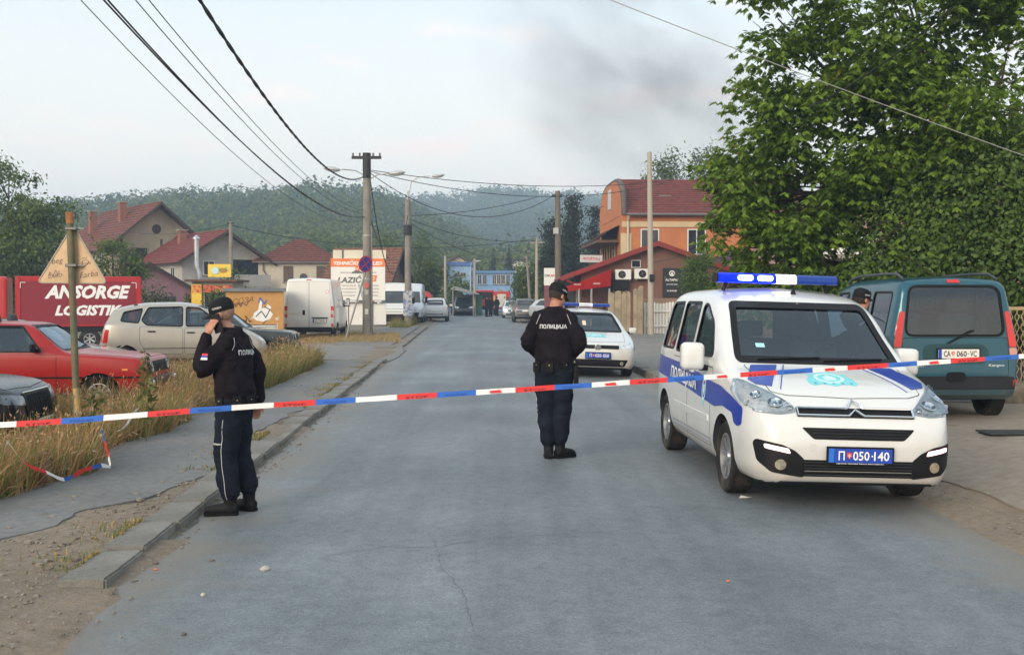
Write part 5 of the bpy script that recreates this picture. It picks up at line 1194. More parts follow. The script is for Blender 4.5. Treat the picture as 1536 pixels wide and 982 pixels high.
 for s_ in 'LR':
  kn, an, yw = legs[s_]; an = Vector(an); R = Matrix.Rotation(yw, 3, 'Z')
  f = lambda x, y, z: an+R @ Vector((x, y, z-an.z))
  bt = MB(); limb(bt, [an+Vector((0, 0, .10)), an+Vector((0, 0, .0)), f(0, .015, .06)], [.058, .052, .05], 12, 3)
  P = [f(0, .062, .052), f(0, .02, .055), f(0, -.05, .056), f(0, -.11, .047), f(0, -.165, .040), f(0, -.205, .034)]
  bt.tube(P, [(.040, .040), (.046, .048), (.048, .050), (.050, .046), (.046, .038), (.026, .024)], 14)
  dz = an.z-.09
  m2 = remesh(bt.mesh(), .008, 3)
  for v in m2.vertices:
   if v.co.z < .022+dz: v.co.z = max(v.co.z, .016+dz)
  m2.materials.clear(); m2.materials.append(BOOTM); bo = mobj('boot', m2, t, 180)
  lp = [(-.038, .07), (.038, .07), (.046, 0), (.040, -.06), (.052, -.13), (.040, -.20), (0, -.222), (-.040, -.20), (-.052, -.13), (-.040, -.06), (-.046, 0)]
  so = MB(); pr = roundloop(lp, .02, 2); n_ = len(pr); so.add([f(a, c, .0+dz) for a, c in pr]+[f(a, c, .026+dz) for a, c in pr], [tuple(range(n_-1, -1, -1)), tuple(range(n_, 2*n_))]+[(q, (q+1) % n_, n_+(q+1) % n_, n_+q) for q in range(n_)])
  so.build('sole', mat('sole_rubber', (.008, .008, .008), .8, spec=.1), bo, 40)
 tr = MB()
 stack(tr, [(0, .015, .80, .10, .09), (0, .018, .86, .172, .135), (0, .015, .95, .172, .130), (0, .008, 1.04, .158, .120)])
 js = []
 for s_ in 'LR':
  kn, an, yw = legs[s_]; an = Vector(an); kn = Vector(kn)
  limb(tr, [hip[s_]+Vector((0, .005, .02)), hip[s_].lerp(kn, .5), kn, kn.lerp(an, .5)+Vector((0, .012, 0)), an+Vector((0, 0, .10))], [.120, .108, .092, .092, .070], 18)
  js += [(kn, .22), (an+Vector((0, 0, .06)), .22), (hip[s_], .2)]
 m3 = remesh(tr.mesh(), .010, 3); crumple(m3, .022, 8, 1+H, js); m3.materials.clear(); m3.materials.append(TROUS); tro = mobj('trousers', m3, t, 180)
 jk = MB()
 stack(jk, [(0, .008, .955, .160, .122), (0, .008, .975, .192, .152), (0, .005, 1.03, .204, .160), (0, 0, 1.12, .192, .146), (0, 0, 1.24, .198, .146), (0, 0, 1.36, .205, .140), (0, 0, 1.43, .185, .122), (0, -.003, 1.48, .125, .095), (0, -.006, 1.515, .080, .080), (0, -.010, 1.555, .074, .076)], 24)
 js = []
 for s_ in 'LR':
  e, w = Vector(A[s_][0]), Vector(A[s_][1])
  limb(jk, [sh[s_]-Vector((.03 if s_ == 'L' else -.03, 0, .005)), sh[s_].lerp(e, .5), e, e.lerp(w, .5), w], [.080, .080, .072, .064, .048], 16)
  sx = 1 if s_ == 'L' else -1; limb(jk, [(sx*.045, 0, 1.485), (sx*.11, .004, 1.445), (sx*.165, .005, 1.41)], [.062, .070, .078], 14, 3)
  js += [(e, .2), (sh[s_]-Vector((0, 0, .12)), .17)]
 js += [(Vector((0, .14, 1.02)), .22), (Vector((0, -.14, 1.02)), .22)]
 m4 = remesh(jk.mesh(), .0095, 3); crumple(m4, .020, 7.5, 5+H, js)
 m4.materials.clear(); m4.materials.append(JACKET); jac = mobj('jacket', m4, t, 180)
 JS = Shell(m4); TS = Shell(m3)
 if cap:
  cp = MB(); n = 24; prof = [(.088, .104, .150), (.092, .108, .165), (.092, .108, .200), (.086, .100, .232), (.066, .078, .256), (.035, .042, .267), (.002, .002, .269)]
  vs = []
  for rx, ry, z in prof: vs += [h(rx*math.cos(2*math.pi*q/n), .006+ry*math.sin(2*math.pi*q/n), z+.006*math.sin(2*math.pi*q/n)) for q in range(n)]
  cp.add(vs, [(i*n+q, i*n+(q+1) % n, (i+1)*n+(q+1) % n, (i+1)*n+q) for i in range(len(prof)-1) for q in range(n)])
  c_ = cp.build('cap', GEAR, t, 50, fix=False)
  vz = MB(); aa = np.linspace(math.radians(205), math.radians(335), 13)
  inn = [(.086*math.cos(a), .006+.102*math.sin(a)) for a in aa]; outr = [(.092*math.cos(a)*1.02, .006+.102*math.sin(a)-.075*math.sin((a-aa[0])/(aa[-1]-aa[0])*math.pi)**.6) for a in aa]
  for dz_ in (0, .006):
   pass
  top_ = [h(x, y, .158+.006-abs(x)*.12) for x, y in inn]+[h(x, y, .142+.006-abs(x)*.25) for x, y in outr]; bot_ = [h(x, y, .158-abs(x)*.12) for x, y in inn]+[h(x, y, .142-abs(x)*.25) for x, y in outr]
  m_ = len(inn); fs = []
  for q in range(m_-1): fs += [(q, q+1, m_+q+1, m_+q), (2*m_+q, 2*m_+m_+q, 2*m_+m_+q+1, 2*m_+q+1), (m_+q, m_+q+1, 3*m_+q+1, 3*m_+q)]
  vz.add(top_+bot_, fs); vz.build('visor', GEAR, c_, 50)
  if captext:
   CS = Shell(cp.mesh())
   for sd in (1, -1):                   # lettering on both temples of the cap
    vs, fs = text_geo('ПОЛИЦИЈА', 1, .02); xs = [v[0] for v in vs]; ys = [v[1] for v in vs]; w_ = max(xs)-min(xs); hh = max(ys)-min(ys)
    out = []
    for x, y, _ in vs:
     a = ((x-min(xs))/w_-.5)*.085*(1 if sd > 0 else -1); zz = ((y-min(ys))/hh-.5)*.020+.185
     ang = a/.095; o_ = h(sd*.3*math.cos(ang), .0+.3*math.sin(ang), zz); tgt = h(0, 0, zz)
     lc, nn, i_, d_ = CS.bvh.ray_cast(o_, (tgt-o_).normalized())
     if lc is None: lc = tgt; nn = Vector((0, 0, 1))
     out.append(tuple(lc+(o_-lc).normalized()*.003))
    mm = bpy.data.meshes.new('cap_lettering'); mm.from_pydata(out, [], fs); mm.materials.append(REFL); mobj('cap_lettering', mm, c_)
 if detail:
  JS.text('back_lettering', jac, REFL, 'B', 'ПОЛИЦИЈА', 0, 1.345, .275, .050, .009, .03, flip=True, cloth=True)
  for sd, v in ((1, 'R'), (-1, 'L')):
   pts = [(lambda q: q[0]+q[1]*.002)(JS.hit('B', sd*(.135+.04*i/6), 1.47-.10*i/6)) for i in range(7)]
   MB().tube(pts, .0026, 5).build('shoulder_piping', PIPE, jac, 60)
   s_ = 'L' if sd > 0 else 'R'; kn, an, yw = legs[s_]
   pts = []
   for i in range(14):
    z = .80-.66*i/13; y0 = kn[1]*max(0, 1-abs(z-.5)/.4)+an[1]*max(0, (.5-z)/.41)
    q = TS.hit(v, y0+.01, z)
    if abs(q[0].x) > .08: pts.append(q[0]+q[1]*.002)
   if len(pts) > 3: MB().tube(pts, .0024, 5).build('seam_piping', PIPE, tro, 60)
   for y0, z0, w_, hh, mm in ((0, 1.30, 0, 0, None),): pass
  bl = MB(); n = 32
  ring = lambda z, o: [(0+(.190+o)*math.cos(2*math.pi*q/n), .007+(.147+o)*math.sin(2*math.pi*q/n), z) for q in range(n)]
  vs = ring(.935, .004)+ring(.985, .004)+ring(.985, -.012)+ring(.935, -.012)
  bl.add(vs, [(i*n+q, i*n+(q+1) % n, ((i+1) % 4)*n+(q+1) % n, ((i+1) % 4)*n+q) for i in range(4) for q in range(n)])
  be = bl.build('duty_belt', GEAR, t, 50)
  for a, w_, hh, dp, zz in ((38, .07, .13, .045, .935), (80, .085, .12, .035, .935), (128, .05, .09, .04, .945), (-12, .06, .12, .04, .93), (195, .06, .20, .05, .89)):
   a = math.radians(a); c = Vector((.20*math.cos(a), .007+.157*math.sin(a), zz)); R = Matrix.Rotation(a+math.pi/2, 3, 'Z')
   MB().box(c+R @ Vector((0, dp*.12, 0)), (w_, dp, hh*.85), 0, R).build('pouch', GEAR, be, 40, .009, seg=2)
   MB().lathe([(.006, 0), (.005, .004), (.001, .005)], 8, 0, Matrix.Translation(c+R @ Vector((0, -dp*.40, hh*.2))) @ (R.to_4x4() @ Matrix.Rotation(math.pi/2, 4, 'X'))).build('press_stud', mat('brass', (.5, .4, .2), .35, .8), be)
 return t, JS, TS, jac, tro
Lp = {'L': ((.245, -.17, 1.185), (.160, -.165, 1.475), (-.18, .42, 1.0), (-1, .35, .1), .35, 1), 'R': ((-.275, .085, 1.18), (-.262, .10, .94), (.02, -.1, -1), (1, 0, 0), .5, -1)}
lg = {'L': ((.095, -.035, .50), (.085, .0, .09), .25), 'R': ((-.10, -.01, .50), (-.115, .075, .09), -.15)}
p = gnd(352, 770, -.05)
yaw_a = math.radians(180+78)
t, JS, TS, jac, tro = person('officer in dark uniform and cap holding a phone to his ear on the pavement edge', (p.x, p.y, road_z(p.x, p.y)), yaw_a, 1.70, Lp, lg, head=(.26, 0, .10), lean=.5, hairmat=mat('cropped_hair', (.26, .15, .105), .7, var=.25, vscale=50, bump=.2, bscale=150))
R_ = Shell(jac.data)
def patch(sh, par, view, u0, u1, v0, v1, cols, nm='flag_patch'):
 n = len(cols); o = None
 for i, c in enumerate(cols):
  a = v1-(v1-v0)*i/n; b_ = v1-(v1-v0)*(i+1)/n
  q = sh.put(nm if i == 0 else 'flag_stripe', par if o is None else o, c, view, [(u0, b_), (u1, b_), (u1, a), (u0, a)], .004, .002, .02); o = o or q
patch(R_, jac, 'R', -.145, -.085, 1.295, 1.345, [mat('flag_red', (.55, .03, .03), .6), mat('flag_blue', (.03, .06, .35), .6), mat('flag_white', (.7, .7, .7), .6)])
Shell(tro.data).text('knee_lettering', tro, REFL, 'R', 'ПОЛИЦИЈА', -.055, .60, .085, .017, .007, .03, cloth=True)
ph = MB().box((.118, -.085, 1.585), (.012, .075, .155), 0, Matrix.Rotation(.25, 3, 'X') @ Matrix.Rotation(.06, 3, 'Y'))
k_ = 1.70/1.78
pc = Matrix.Translation((p.x, p.y, road_z(p.x, p.y))) @ Matrix.Rotation(yaw_a, 4, 'Z') @ Matrix.Scale(k_, 4)
me = ph.mesh('mobile_phone', [BLACK]); me.transform(pc)
tag(mobj('mobile_phone', me), 'black mobile phone held against the ear by the officer', 'phone')
Lm = {'L': ((.268, .045, 1.18), (.17, -.17, 1.03), (-.6, -.5, -.2), (0, 1, 0), .5), 'R': ((-.268, .045, 1.18), (-.17, -.17, 1.03), (.6, -.5, -.2), (0, 1, 0), .5)}
lgm = {'L': ((.085, -.01, .50), (.055, .0, .09), .1), 'R': ((-.085, -.005, .50), (-.06, -.03, .09), -.75)}
p2 = gnd(831, 688, -.02)
t2, JS2, TS2, jac2, tro2 = person('officer in dark uniform standing in the road with his back turned', (p2.x, p2.y, road_z(p2.x, p2.y)), math.radians(180-6), 1.83, Lm, lgm, head=(.36, 0, -.65), lean=.35)
hol = MB().box((-.225, .03, .84), (.05, .09, .22)).build('holster', GEAR, t2, 40, .015, seg=2)
p3 = at(1290, 445, 13.0)
person('officer in cap standing between the police van and the teal van', (p3.x, 13.0, land_z(p3.x, 13.0)), math.radians(180-75), 1.80, head=(.1, 0, .2))
def far_person(px, py, label, rz, H=1.76, group='people standing far down the street'):
 q = gnd(px, py, -.02); return person(label, (q.x, q.y, road_z(q.x, q.y)), rz, H, hands=False, detail=False, captext=False, cap=True, group=group)
for px, py, lb_, rz in ((684, 472, 'far person in dark clothes nearest the dark pickup under the shelter', .4), (679, 471, 'far person in dark clothes just right of the white small SUV', 2.6), (730, 474.5, 'far person at the left end of the trio beside the far police car', 1.2), (736, 474, 'far person in the middle of the trio beside the far police car', 3.5), (745, 473, 'far person of the trio closest to the bonnet of the far police car', -.6)):
 far_person(px, py, lb_, rz)
# ---------------------------------------------------------------- buildings
def plaster(name, col, g=.25): return mat('plaster_'+name, col, .9, var=.10, vscale=1.2, bump=.15, bscale=40, grime=(tuple(q*.55 for q in col), g, 1.1))
TILE = mat('roof_tile', (.145, .040, .026), .85, var=.35, vscale=3.5, bump=.3, bscale=25, grime=((.09, .05, .04), .6, 1.3)); TILEB = mat('roof_tile_brown', (.12, .055, .04), .85, var=.35, vscale=3.5, grime=((.06, .045, .04), .6, 1.3)); TILEO = mat('roof_tile_old', (.17, .075, .045), .9, var=.5, vscale=6, grime=((.28, .12, .06), .5, 4))
WOODD = mat('dark_wood', (.045, .028, .02), .8, var=.3, vscale=4); PANE = mat('far_pane', (.015, .02, .028), .08, spec=.7, var=.3, vscale=.8); FRAMEW = mat('white_frame', (.66, .66, .64), .5, var=.05); CONC = mat('concrete', (.30, .28, .25), .9, var=.2, vscale=3, bump=.3, bscale=20, grime=((.18, .16, .14), .4, 2)); GUT = mat('gutter_grey', (.16, .15, .15), .5, .4)
BRICKC = mat('chimney_brick', (.24, .10, .065), .9, var=.3, vscale=9)
def roof_plane(mb, a, b, c, d, rows=14, lift=.06, th=.05):
 """eave a-b, ridge d-c (c above b): overlapping courses of tiles, each lifted at its lower edge"""
 a, b, c, d = map(Vector, (a, b, c, d)); n = (b-a).cross(d-a).normalized()
 if n.z < 0: n = -n
 for i in range(rows):
  t0, t1 = i/rows, min(1, (i+1.12)/rows)
  p0, p1, p2, p3 = a.lerp(d, t0)+n*lift, b.lerp(c, t0)+n*lift, b.lerp(c, t1)+n*.004, a.lerp(d, t1)+n*.004
  mb.add([p0, p1, p2, p3, p0-n*lift, p1-n*lift], [(0, 1, 2, 3), (0, 4, 5, 1)])
 mb.add([a-n*.02, b-n*.02, c-n*.02, d-n*.02], [(3, 2, 1, 0)])
def window(parent, c, right, w, h, frame=FRAMEW, pane=PANE, panes=2, sill=True, out=None, depth=.05, name='window'):
 """frame standing on the wall, glazing bars, pane set back in it"""
 r = Vector(right).normalized(); up = Vector((0, 0, 1)); o = (r.cross(up)) if out is None else Vector(out); c = Vector(c)
 R = Matrix((r, -o, up)).transposed(); f = .06*min(1, w)
 mb = MB()
 for s_ in (-1, 1): mb.box(c+r*s_*(w/2-f/2)+o*depth/2, (f, depth, h), 0, R); mb.box(c+up*s_*(h/2-f/2)+o*depth/2, (w-2*f, depth, f), 0, R)
 for k in range(1, panes): mb.box(c+r*(w*(k/panes-.5))+o*depth*.45, (f*.8, depth*.8, h-2*f), 0, R)
 g = mb.build(name, frame, parent)
 MB().box(c+o*.012, (w-f, .02, h-f), 0, R).build('pane', pane, g)
 if sill: MB().box(c-up*(h/2+.03)+o*.08, (w+.16, .16, .05), 0, R).build('sill', CONC, g)
 return g
def gable_house(name, label, loc, rotz, w, L, eave, ridge, wallm, roofm=TILE, over=.5, rows=12, chimneys=(), z0=0, soffit=WOODD, cat='house'):
 """ridge along local y, gables at -y (front) and +y; width along x"""
 t = thing(name, label, cat, loc, rotz); hw = w/2
 mb = MB(); lp = [(-hw, z0), (hw, z0), (hw, eave), (0, ridge-.15), (-hw, eave)]; mb.prism(lp, 0, L, 'y'); mb.build('wall', wallm, t)
 rf = MB(); k = (ridge-eave)/hw; ez = eave-over*k
 for s_ in (-1, 1): roof_plane(rf, (s_*(hw+over), -over*1.4, ez), (s_*(hw+over), L+over, ez), (0, L+over, ridge), (0, -over*1.4, ridge), rows)
 r_ = rf.build('roof', roofm, t, fix=False)
 vb = MB()
 for s_ in (-1, 1):
  vb.add([(s_*(hw+over), -over*1.4-.02, ez-.2), (0, -over*1.4-.02, ridge-.2), (0, -over*1.4-.02, ridge+.06), (s_*(hw+over), -over*1.4-.02, ez+.06)], [(0, 1, 2, 3)])
  vb.add([(s_*(hw+over), -over*1.4, ez-.08), (0, -over*1.4, ridge-.08), (0, 0, ridge-.08), (s_*(hw+over), 0, ez-.08)], [(0, 1, 2, 3)])
 vb.build('verge_board', soffit, r_)
 rd = MB(); n_ = int(L/.4)
 for q in range(n_): rd.tube([(0, -over*1.4+(L+over*2.4)*q/n_, ridge+.02), (0, -over*1.4+(L+over*2.4)*(q+1.05)/n_, ridge+.035)], .10, 6)
 rd.build('ridge_tiles', roofm, r_)
 for cx, cy, cz, h_ in chimneys:
  c_ = MB().bx(cx-.3, cy-.3, cz, cx+.3, cy+.3, cz+h_).build('chimney', BRICKC, r_); MB().bx(cx-.38, cy-.38, cz+h_, cx+.38, cy+.38, cz+h_+.1).build('chimney_cap', CONC, c_)
 return t, r_
def hip_house(name, label, loc, rotz, w, L, eave, ridge, wallm, roofm=TILE, over=.45, rows=11, z0=0):
 t = thing(name, label, 'house', loc, rotz); hw = w/2
 MB().bx(-hw, 0, z0, hw, L, eave).build('wall', wallm, t)
 rf = MB(); x0, x1, y0, y1 = -hw-over, hw+over, -over, L+over; rl = max(.5, (w-L)/2+.3) if w > L else .4; ym = L/2; a, b = Vector((-rl, ym, ridge)), Vector((rl, ym, ridge))
 roof_plane(rf, (x0, y0, eave-.1), (x1, y0, eave-.1), b, a, rows); roof_plane(rf, (x1, y1, eave-.1), (x0, y1, eave-.1), a, b, rows)
 roof_plane(rf, (x1, y0, eave-.1), (x1, y1, eave-.1), b, b+Vector((0, .01, 0)), rows); roof_plane(rf, (x0, y1, eave-.1), (x0, y0, eave-.1), a, a+Vector((0, .01, 0)), rows)
 r_ = rf.build('roof', roofm, t, fix=False)
 MB().bx(x0, y0, eave-.22, x1, y1, eave-.12).build('eaves', GUT, r_)
 return t, r_
d = 95; x = (236-768)*d/FPX
t, r_ = gable_house('tiled_house', 'big cream house with tall red tiled gable roof above the truck', (x, d, -1.0), math.radians(38), 8.0, 13.5, 7.3, 10.7, plaster('cream', (.42, .34, .24)), over=.9, rows=15, chimneys=[(-1.4, 4.5, 9.3, 1.7), (-2.6, 9, 8.4, 2.0)])
for xx in (-1.5, 1.5): window(t, (xx, -.01, 6.2), (1, 0, 0), 1.3, 1.3, WOODD, panes=2)
mb = MB(); mb.bx(-3.6, -1.3, 5.0, 3.6, 0, 5.2); mb.build('balcony_slab', CONC, t)
rb = MB()
for k in range(25): rb.bx(-3.6+.3*k-.02, -1.3, 5.2, -3.6+.3*k+.02, -1.26, 6.0)
rb.bx(-3.6, -1.31, 6.0, 3.62, -1.24, 6.06); rb.build('balcony_railing', WOODD, t)
for xx in (-3.4, 0, 3.4): MB().bx(xx-.08, -1.2, 5.2, xx+.08, -1.04, 7.6).build('balcony_post', WOODD, t)
MB().lathe([(.42, 0), (.36, .05), (.002, .05)], 10, 0, Matrix.Translation((0, -.0, 8.5)) @ Matrix.Rotation(math.pi/2, 4, 'X')).build('gable_rosette', WOODD, t)
for yy in (2, 5.5, 9): window(t, (-4.01, yy, 6.0), (0, -1, 0), 1.1, 1.3)
d = 86; x = (336-768)*d/FPX
t, r_ = gable_house('tiled_house', 'pale house with bright red roof and silver stove pipe', (x, d, -1.0), math.radians(36), 6.6, 10, 5.7, 7.8, plaster('pale_grey', (.40, .38, .35)), mat('new_red_tile', (.17, .030, .024), .8, var=.35, vscale=5, grime=((.09, .03, .025), .5, 1.5)), over=.7, rows=14, chimneys=[(-1.0, 6.5, 6.9, 1.2)])
window(t, (-1.2, -.01, 4.9), (1, 0, 0), .9, 1.1)
mb = MB(); mb.bx(.4, -1.2, 3.3, 3.4, -.02, 3.5); mb.build('balcony_slab', CONC, t); rb = MB(); rb.bx(.4, -1.2, 3.5, 3.4, -1.15, 4.4); rb.build('balcony_panel', plaster('pale_grey', (.40, .38, .35)), t); MB().bx(.6, -.03, 3.5, 3.2, .0, 5.6).build('balcony_shade_sheet', PANE, t)  # last piece: flat dark sheet painted in for the shade inside the balcony
for yy in (2, 5, 8): window(t, (-3.31, yy, 4.4), (0, -1, 0), 1.0, 1.2)
q = at(298, 400, 80); pp = MB(); pp.tube([(0, 0, 0), (0, 0, 1.2), (-.15, 0, 1.6), (-.15, 0, 3.6)], .17, 10); pp.lathe([(.28, 3.6), (.28, 3.68), (.05, 3.9)], 10, 0, Matrix.Translation((-.15, 0, 0)))
tag(pp.build('stove_pipe', mat('galvanised', (.5, .52, .54), .35, .8, var=.2), None, 50, loc=(q.x, q.y, q.z-1.6)), 'shiny metal stove pipe rising above the food kiosk', 'stove pipe')
d = 88; x = (447-768)*d/FPX
t, r_ = hip_house('cream_house', 'cream two-storey house with hipped red roof behind the white panel van', (x, d, -.8), .12, 6.2, 6.5, 5.4, 7.2, plaster('ivory', (.55, .50, .40)))
for xx in (-.75, 1.85): window(t, (xx, -.01, 4.3), (1, 0, 0), .75, 1.25, mat('brown_shutter', (.10, .07, .05), .7), mat('brown_shutter2', (.12, .085, .06), .75, var=.2))
ar = MB(); lp = [(-.3, 0), (.3, 0), (.3, .7)]+[(.3*math.cos(a), .7+.3*math.sin(a)) for a in np.linspace(0, math.pi, 9)[1:-1]]+[(-.3, .7)]; ar.prism([(.45+a, 3.35+b) for a, b in lp], -.05, .02, 'y'); ar.build('arched_window', PANE, t)
MB().tube([(-2.7, -.1, 5.2), (-2.7, -.14, 4.6), (-2.5, -.14, 4.3), (-2.5, -.14, 0)], .05, 8).build('downpipe', GUT, t)
d = 74; x = (252-768)*d/FPX
x = (226-768)*d/FPX; t, r_ = gable_house('pink_house', 'small pink house with brown tiled roof left of the food kiosk', (x, d, -1.0), .3, 5.4, 6, 3.3, 4.95, plaster('pink', (.40, .21, .24)), TILEB, .35, 10)
window(t, (1.25, -.01, 2.35), (1, 0, 0), .8, .75, mat('maroon_frame', (.16, .06, .07), .6))
d = 82; x = (592-768)*d/FPX
t, r_ = gable_house('tiled_barn', 'low barn with old mottled tile roof behind the white delivery vans', (x, d, -.2), math.radians(80), 5.5, 4.2, 3.2, 5.4, plaster('brown', (.20, .14, .10)), TILEO, .5, 12)
d = 60; x = (316-768)*d/FPX; k = thing('food_kiosk', 'fast food kiosk with yellow and red picture boards', 'kiosk', (x, d, .0))
MB().bx(-1.0, 0, 0, 1.2, 2.4, 2.5).build('wall', plaster('kiosk', (.35, .3, .25)), k); MB().bx(-1.3, -.4, 2.5, 1.5, 2.6, 2.62).build('roof', TILEB, k)
YEL = mat('sign_yellow', (.75, .48, .03), .5, var=.15, vscale=3, col2=(.70, .50, .05)); FOODR = mat('sign_red', (.5, .04, .02), .5, var=.3, vscale=5, col2=(.62, .30, .05))
b_ = MB().bx(-.1, -.12, 2.75, 1.15, -.04, 3.45).build('roof_board', mat('food_sign', (.72, .50, .04), .5, var=.2, vscale=3.2, col2=(.30, .40, .06), mixs=(.55, .6)), k)
MB().lathe([(.2, 0), (.2, .03), (.002, .03)], 16, 0, Matrix.Translation((.3, -.13, 3.1)) @ Matrix.Rotation(math.pi/2, 4, 'X')).build('round_logo', mat('logo_aqua', (.45, .66, .66), .5), b_)
bg_ = MB(); bg_.prism([(.72+.22*math.cos(a), 3.12+.13*math.sin(a)) for a in np.linspace(0, 2*math.pi, 14)[:-1]], -.16, -.12, 'y'); bg_.build('burger_picture', mat('burger', (.40, .15, .03), .6, col2=(.15, .25, .04), vscale=6), b_)
l_ = MB().bx(-1.0, -.14, .9, -.45, -.04, 2.35).build('side_board', YEL, k)
for z0, z1 in ((.95, 1.25), (1.9, 2.3)): MB().bx(-.97, -.16, z0, -.48, -.142, z1).build('picture', FOODR, l_)
MB().bx(-.35, -.1, 1.9, 1.2, -.03, 2.3).build('fascia_board', FOODR, k); MB().bx(-.3, -.03, 1.0, 1.1, .0, 1.85).build('serving_window', PANE, k)
for xx in (-.62,): MB().tube([(xx, -.3, 0), (xx, -.3, .9)], .06, 8).build('red_bollard', mat('red_post', (.5, .03, .02), .5), k)
d = 41; s_ = d/FPX; xa, xb = (340-768)*s_, (424-768)*s_; zt = CAM_Z+(HORIZON-437)*s_; z0 = land_z(-10, 41)
h = thing('utility_hut', 'ochre utility hut covered in graffiti with flat grey roof', 'hut', ((xa+xb)/2, d, z0), .20); w2 = (xb-xa)/2; ht = zt-z0
OCH = plaster('ochre', (.50, .27, .09), .45)
MB().bx(-w2, 0, 0, w2, 2.2, ht).build('wall', OCH, h)
rs = MB(); rs.bx(-w2-.10, -.12, ht, w2+.10, 2.35, ht+.12); rs.build('roof_slab', mat('tin_roof', (.16, .18, .20), .6, .3, var=.2), h)
gw, gk, gr_ = mat('spray_white', (.72, .72, .72), .6, var=.1), mat('spray_black', (.03, .03, .04), .6), mat('spray_brown', (.20, .09, .04), .7)
r = random.Random(4)
def squiggle(par, pts, w, m, y=-.006, nm='graffiti'):
 P = []; n_ = len(pts)
 for i in range(n_-1):
  for q in range(5):
   t_ = q/5; P.append((pts[i][0]*(1-t_)+pts[i+1][0]*t_+r.uniform(-.006, .006), pts[i][1]*(1-t_)+pts[i+1][1]*t_+r.uniform(-.006, .006)))
 mb = MB()
 for a, b in zip(P, P[1:]):
  dx, dz = b[0]-a[0], b[1]-a[1]; l_ = math.hypot(dx, dz)+1e-6; nx, nz = -dz/l_*w/2, dx/l_*w/2
  mb.add([(a[0]-nx, y, a[1]-nz), (a[0]+nx, y, a[1]+nz), (b[0]+nx, y, b[1]+nz), (b[0]-nx, y, b[1]-nz)], [(0, 1, 2, 3)])
 return mb.build(nm, m, par, fix=False)
bl = MB(); lp = [(.10, .95), (.35, .90), (.62, 1.0), (.72, 1.18), (.60, 1.32), (.66, 1.45), (.52, 1.55), (.45, 1.42), (.30, 1.40), (.34, 1.66), (.24, 1.70), (.18, 1.35), (.02, 1.22), (-.02, 1.05)]
bl.add([(a-.05, -.008, b) for a, b in lp], [tuple(range(len(lp)))]); bl.build('graffiti', gw, h)
squiggle(h, [(.05, 1.1), (.25, 1.3), (.4, 1.05), (.55, 1.35), (.3, 1.5)], .035, gk, -.012); squiggle(h, [(.15, 1.6), (.2, 1.8), (.35, 1.55), (.45, 1.75)], .05, mat('spray_blue', (.08, .14, .4), .6), -.012)
squiggle(h, [(-.8, 1.62), (-.68, 1.45), (-.58, 1.62), (-.5, 1.46), (-.44, 1.62), (-.3, 1.5), (-.22, 1.66), (-.1, 1.74)], .045, gr_); squiggle(h, [(-.75, 1.52), (-.6, 1.56), (-.4, 1.54)], .03, gr_)
text_obj('graffiti', 'СОЗА', .3, gr_, h, frame_mtx((-.42, -.007, 1.70), (1, 0, .14), (-.14, 0, 1)), bold=.0, shear=.3, width=.75, height=.2)
for k_ in range(16):
 x0 = r.uniform(-.85, .8); z_ = r.uniform(.72, 1.05); squiggle(h, [(x0+r.uniform(-.12, .12), z_+r.uniform(-.12, .12)) for _ in range(4)], .022, gk if k_ % 3 else gw, -.010)
gl = thing_ = MB().bx(-.45, -.02, .30, w2-.28, 0, .80).build('vent_shade_panel', mat('vent_shade', (.10, .09, .08), .7), h)  # flat panel, dark colour paints the shade between the slats
for k_ in range(6): MB().bx(-.45, -.05, .31+.08*k_, w2-.28, -.015, .36+.08*k_).build('vent_slat', FRAMEW, gl)
# ---- right side: brown house
d = 50; s_ = d/FPX; cx = (985-768)*s_; t = thing('brown_house', 'brown gabled house with air conditioners and red metal roof edge', 'house', (cx, d, .05)); hw = 4.0; ez, az = 2.62, 4.02
BRN = plaster('brown_wall', (.165, .085, .066), .15); REDM = mat('red_metal', (.20, .022, .022), .45, .2, var=.1)
lp = [(-hw+.55, 0), (hw, 0), (hw, ez), (0, az), (-hw+.55, ez+.18)]; MB().prism(lp, 0, 6, 'y').build('wall', BRN, t)
rf = MB()
for sd in (-1, 1): roof_plane(rf, (sd*(hw+.35), -.45, ez-.12), (sd*(hw+.35), 6.3, ez-.12), (0, 6.3, az+.06), (0, -.45, az+.06), 9)
r_ = rf.build('roof', TILE, t, fix=False)
vb = MB()
for sd in (-1, 1): vb.prism([(sd*(hw+.36), ez-.28), (0, az-.10), (0, az+.12), (sd*(hw+.36), ez-.06)], -.52, -.44, 'y')
vb.build('verge_board', REDM, r_)
gt = MB().tube([(-hw-.36, -.5, ez-.15), (-hw-.36, 6.2, ez-.15)], .08, 8).build('gutter', REDM, r_); MB().tube([(-hw-.3, -.42, ez-.18), (-hw+.1, -.42, ez-.35), (-hw+.6, -.25, ez-.5), (-hw+.62, -.1, ez-1.0)], .05, 8).build('downpipe', REDM, r_)
window(t, (-.95, -.01, 3.12), (1, 0, 0), .42, .34, FRAMEW, panes=1, sill=False)
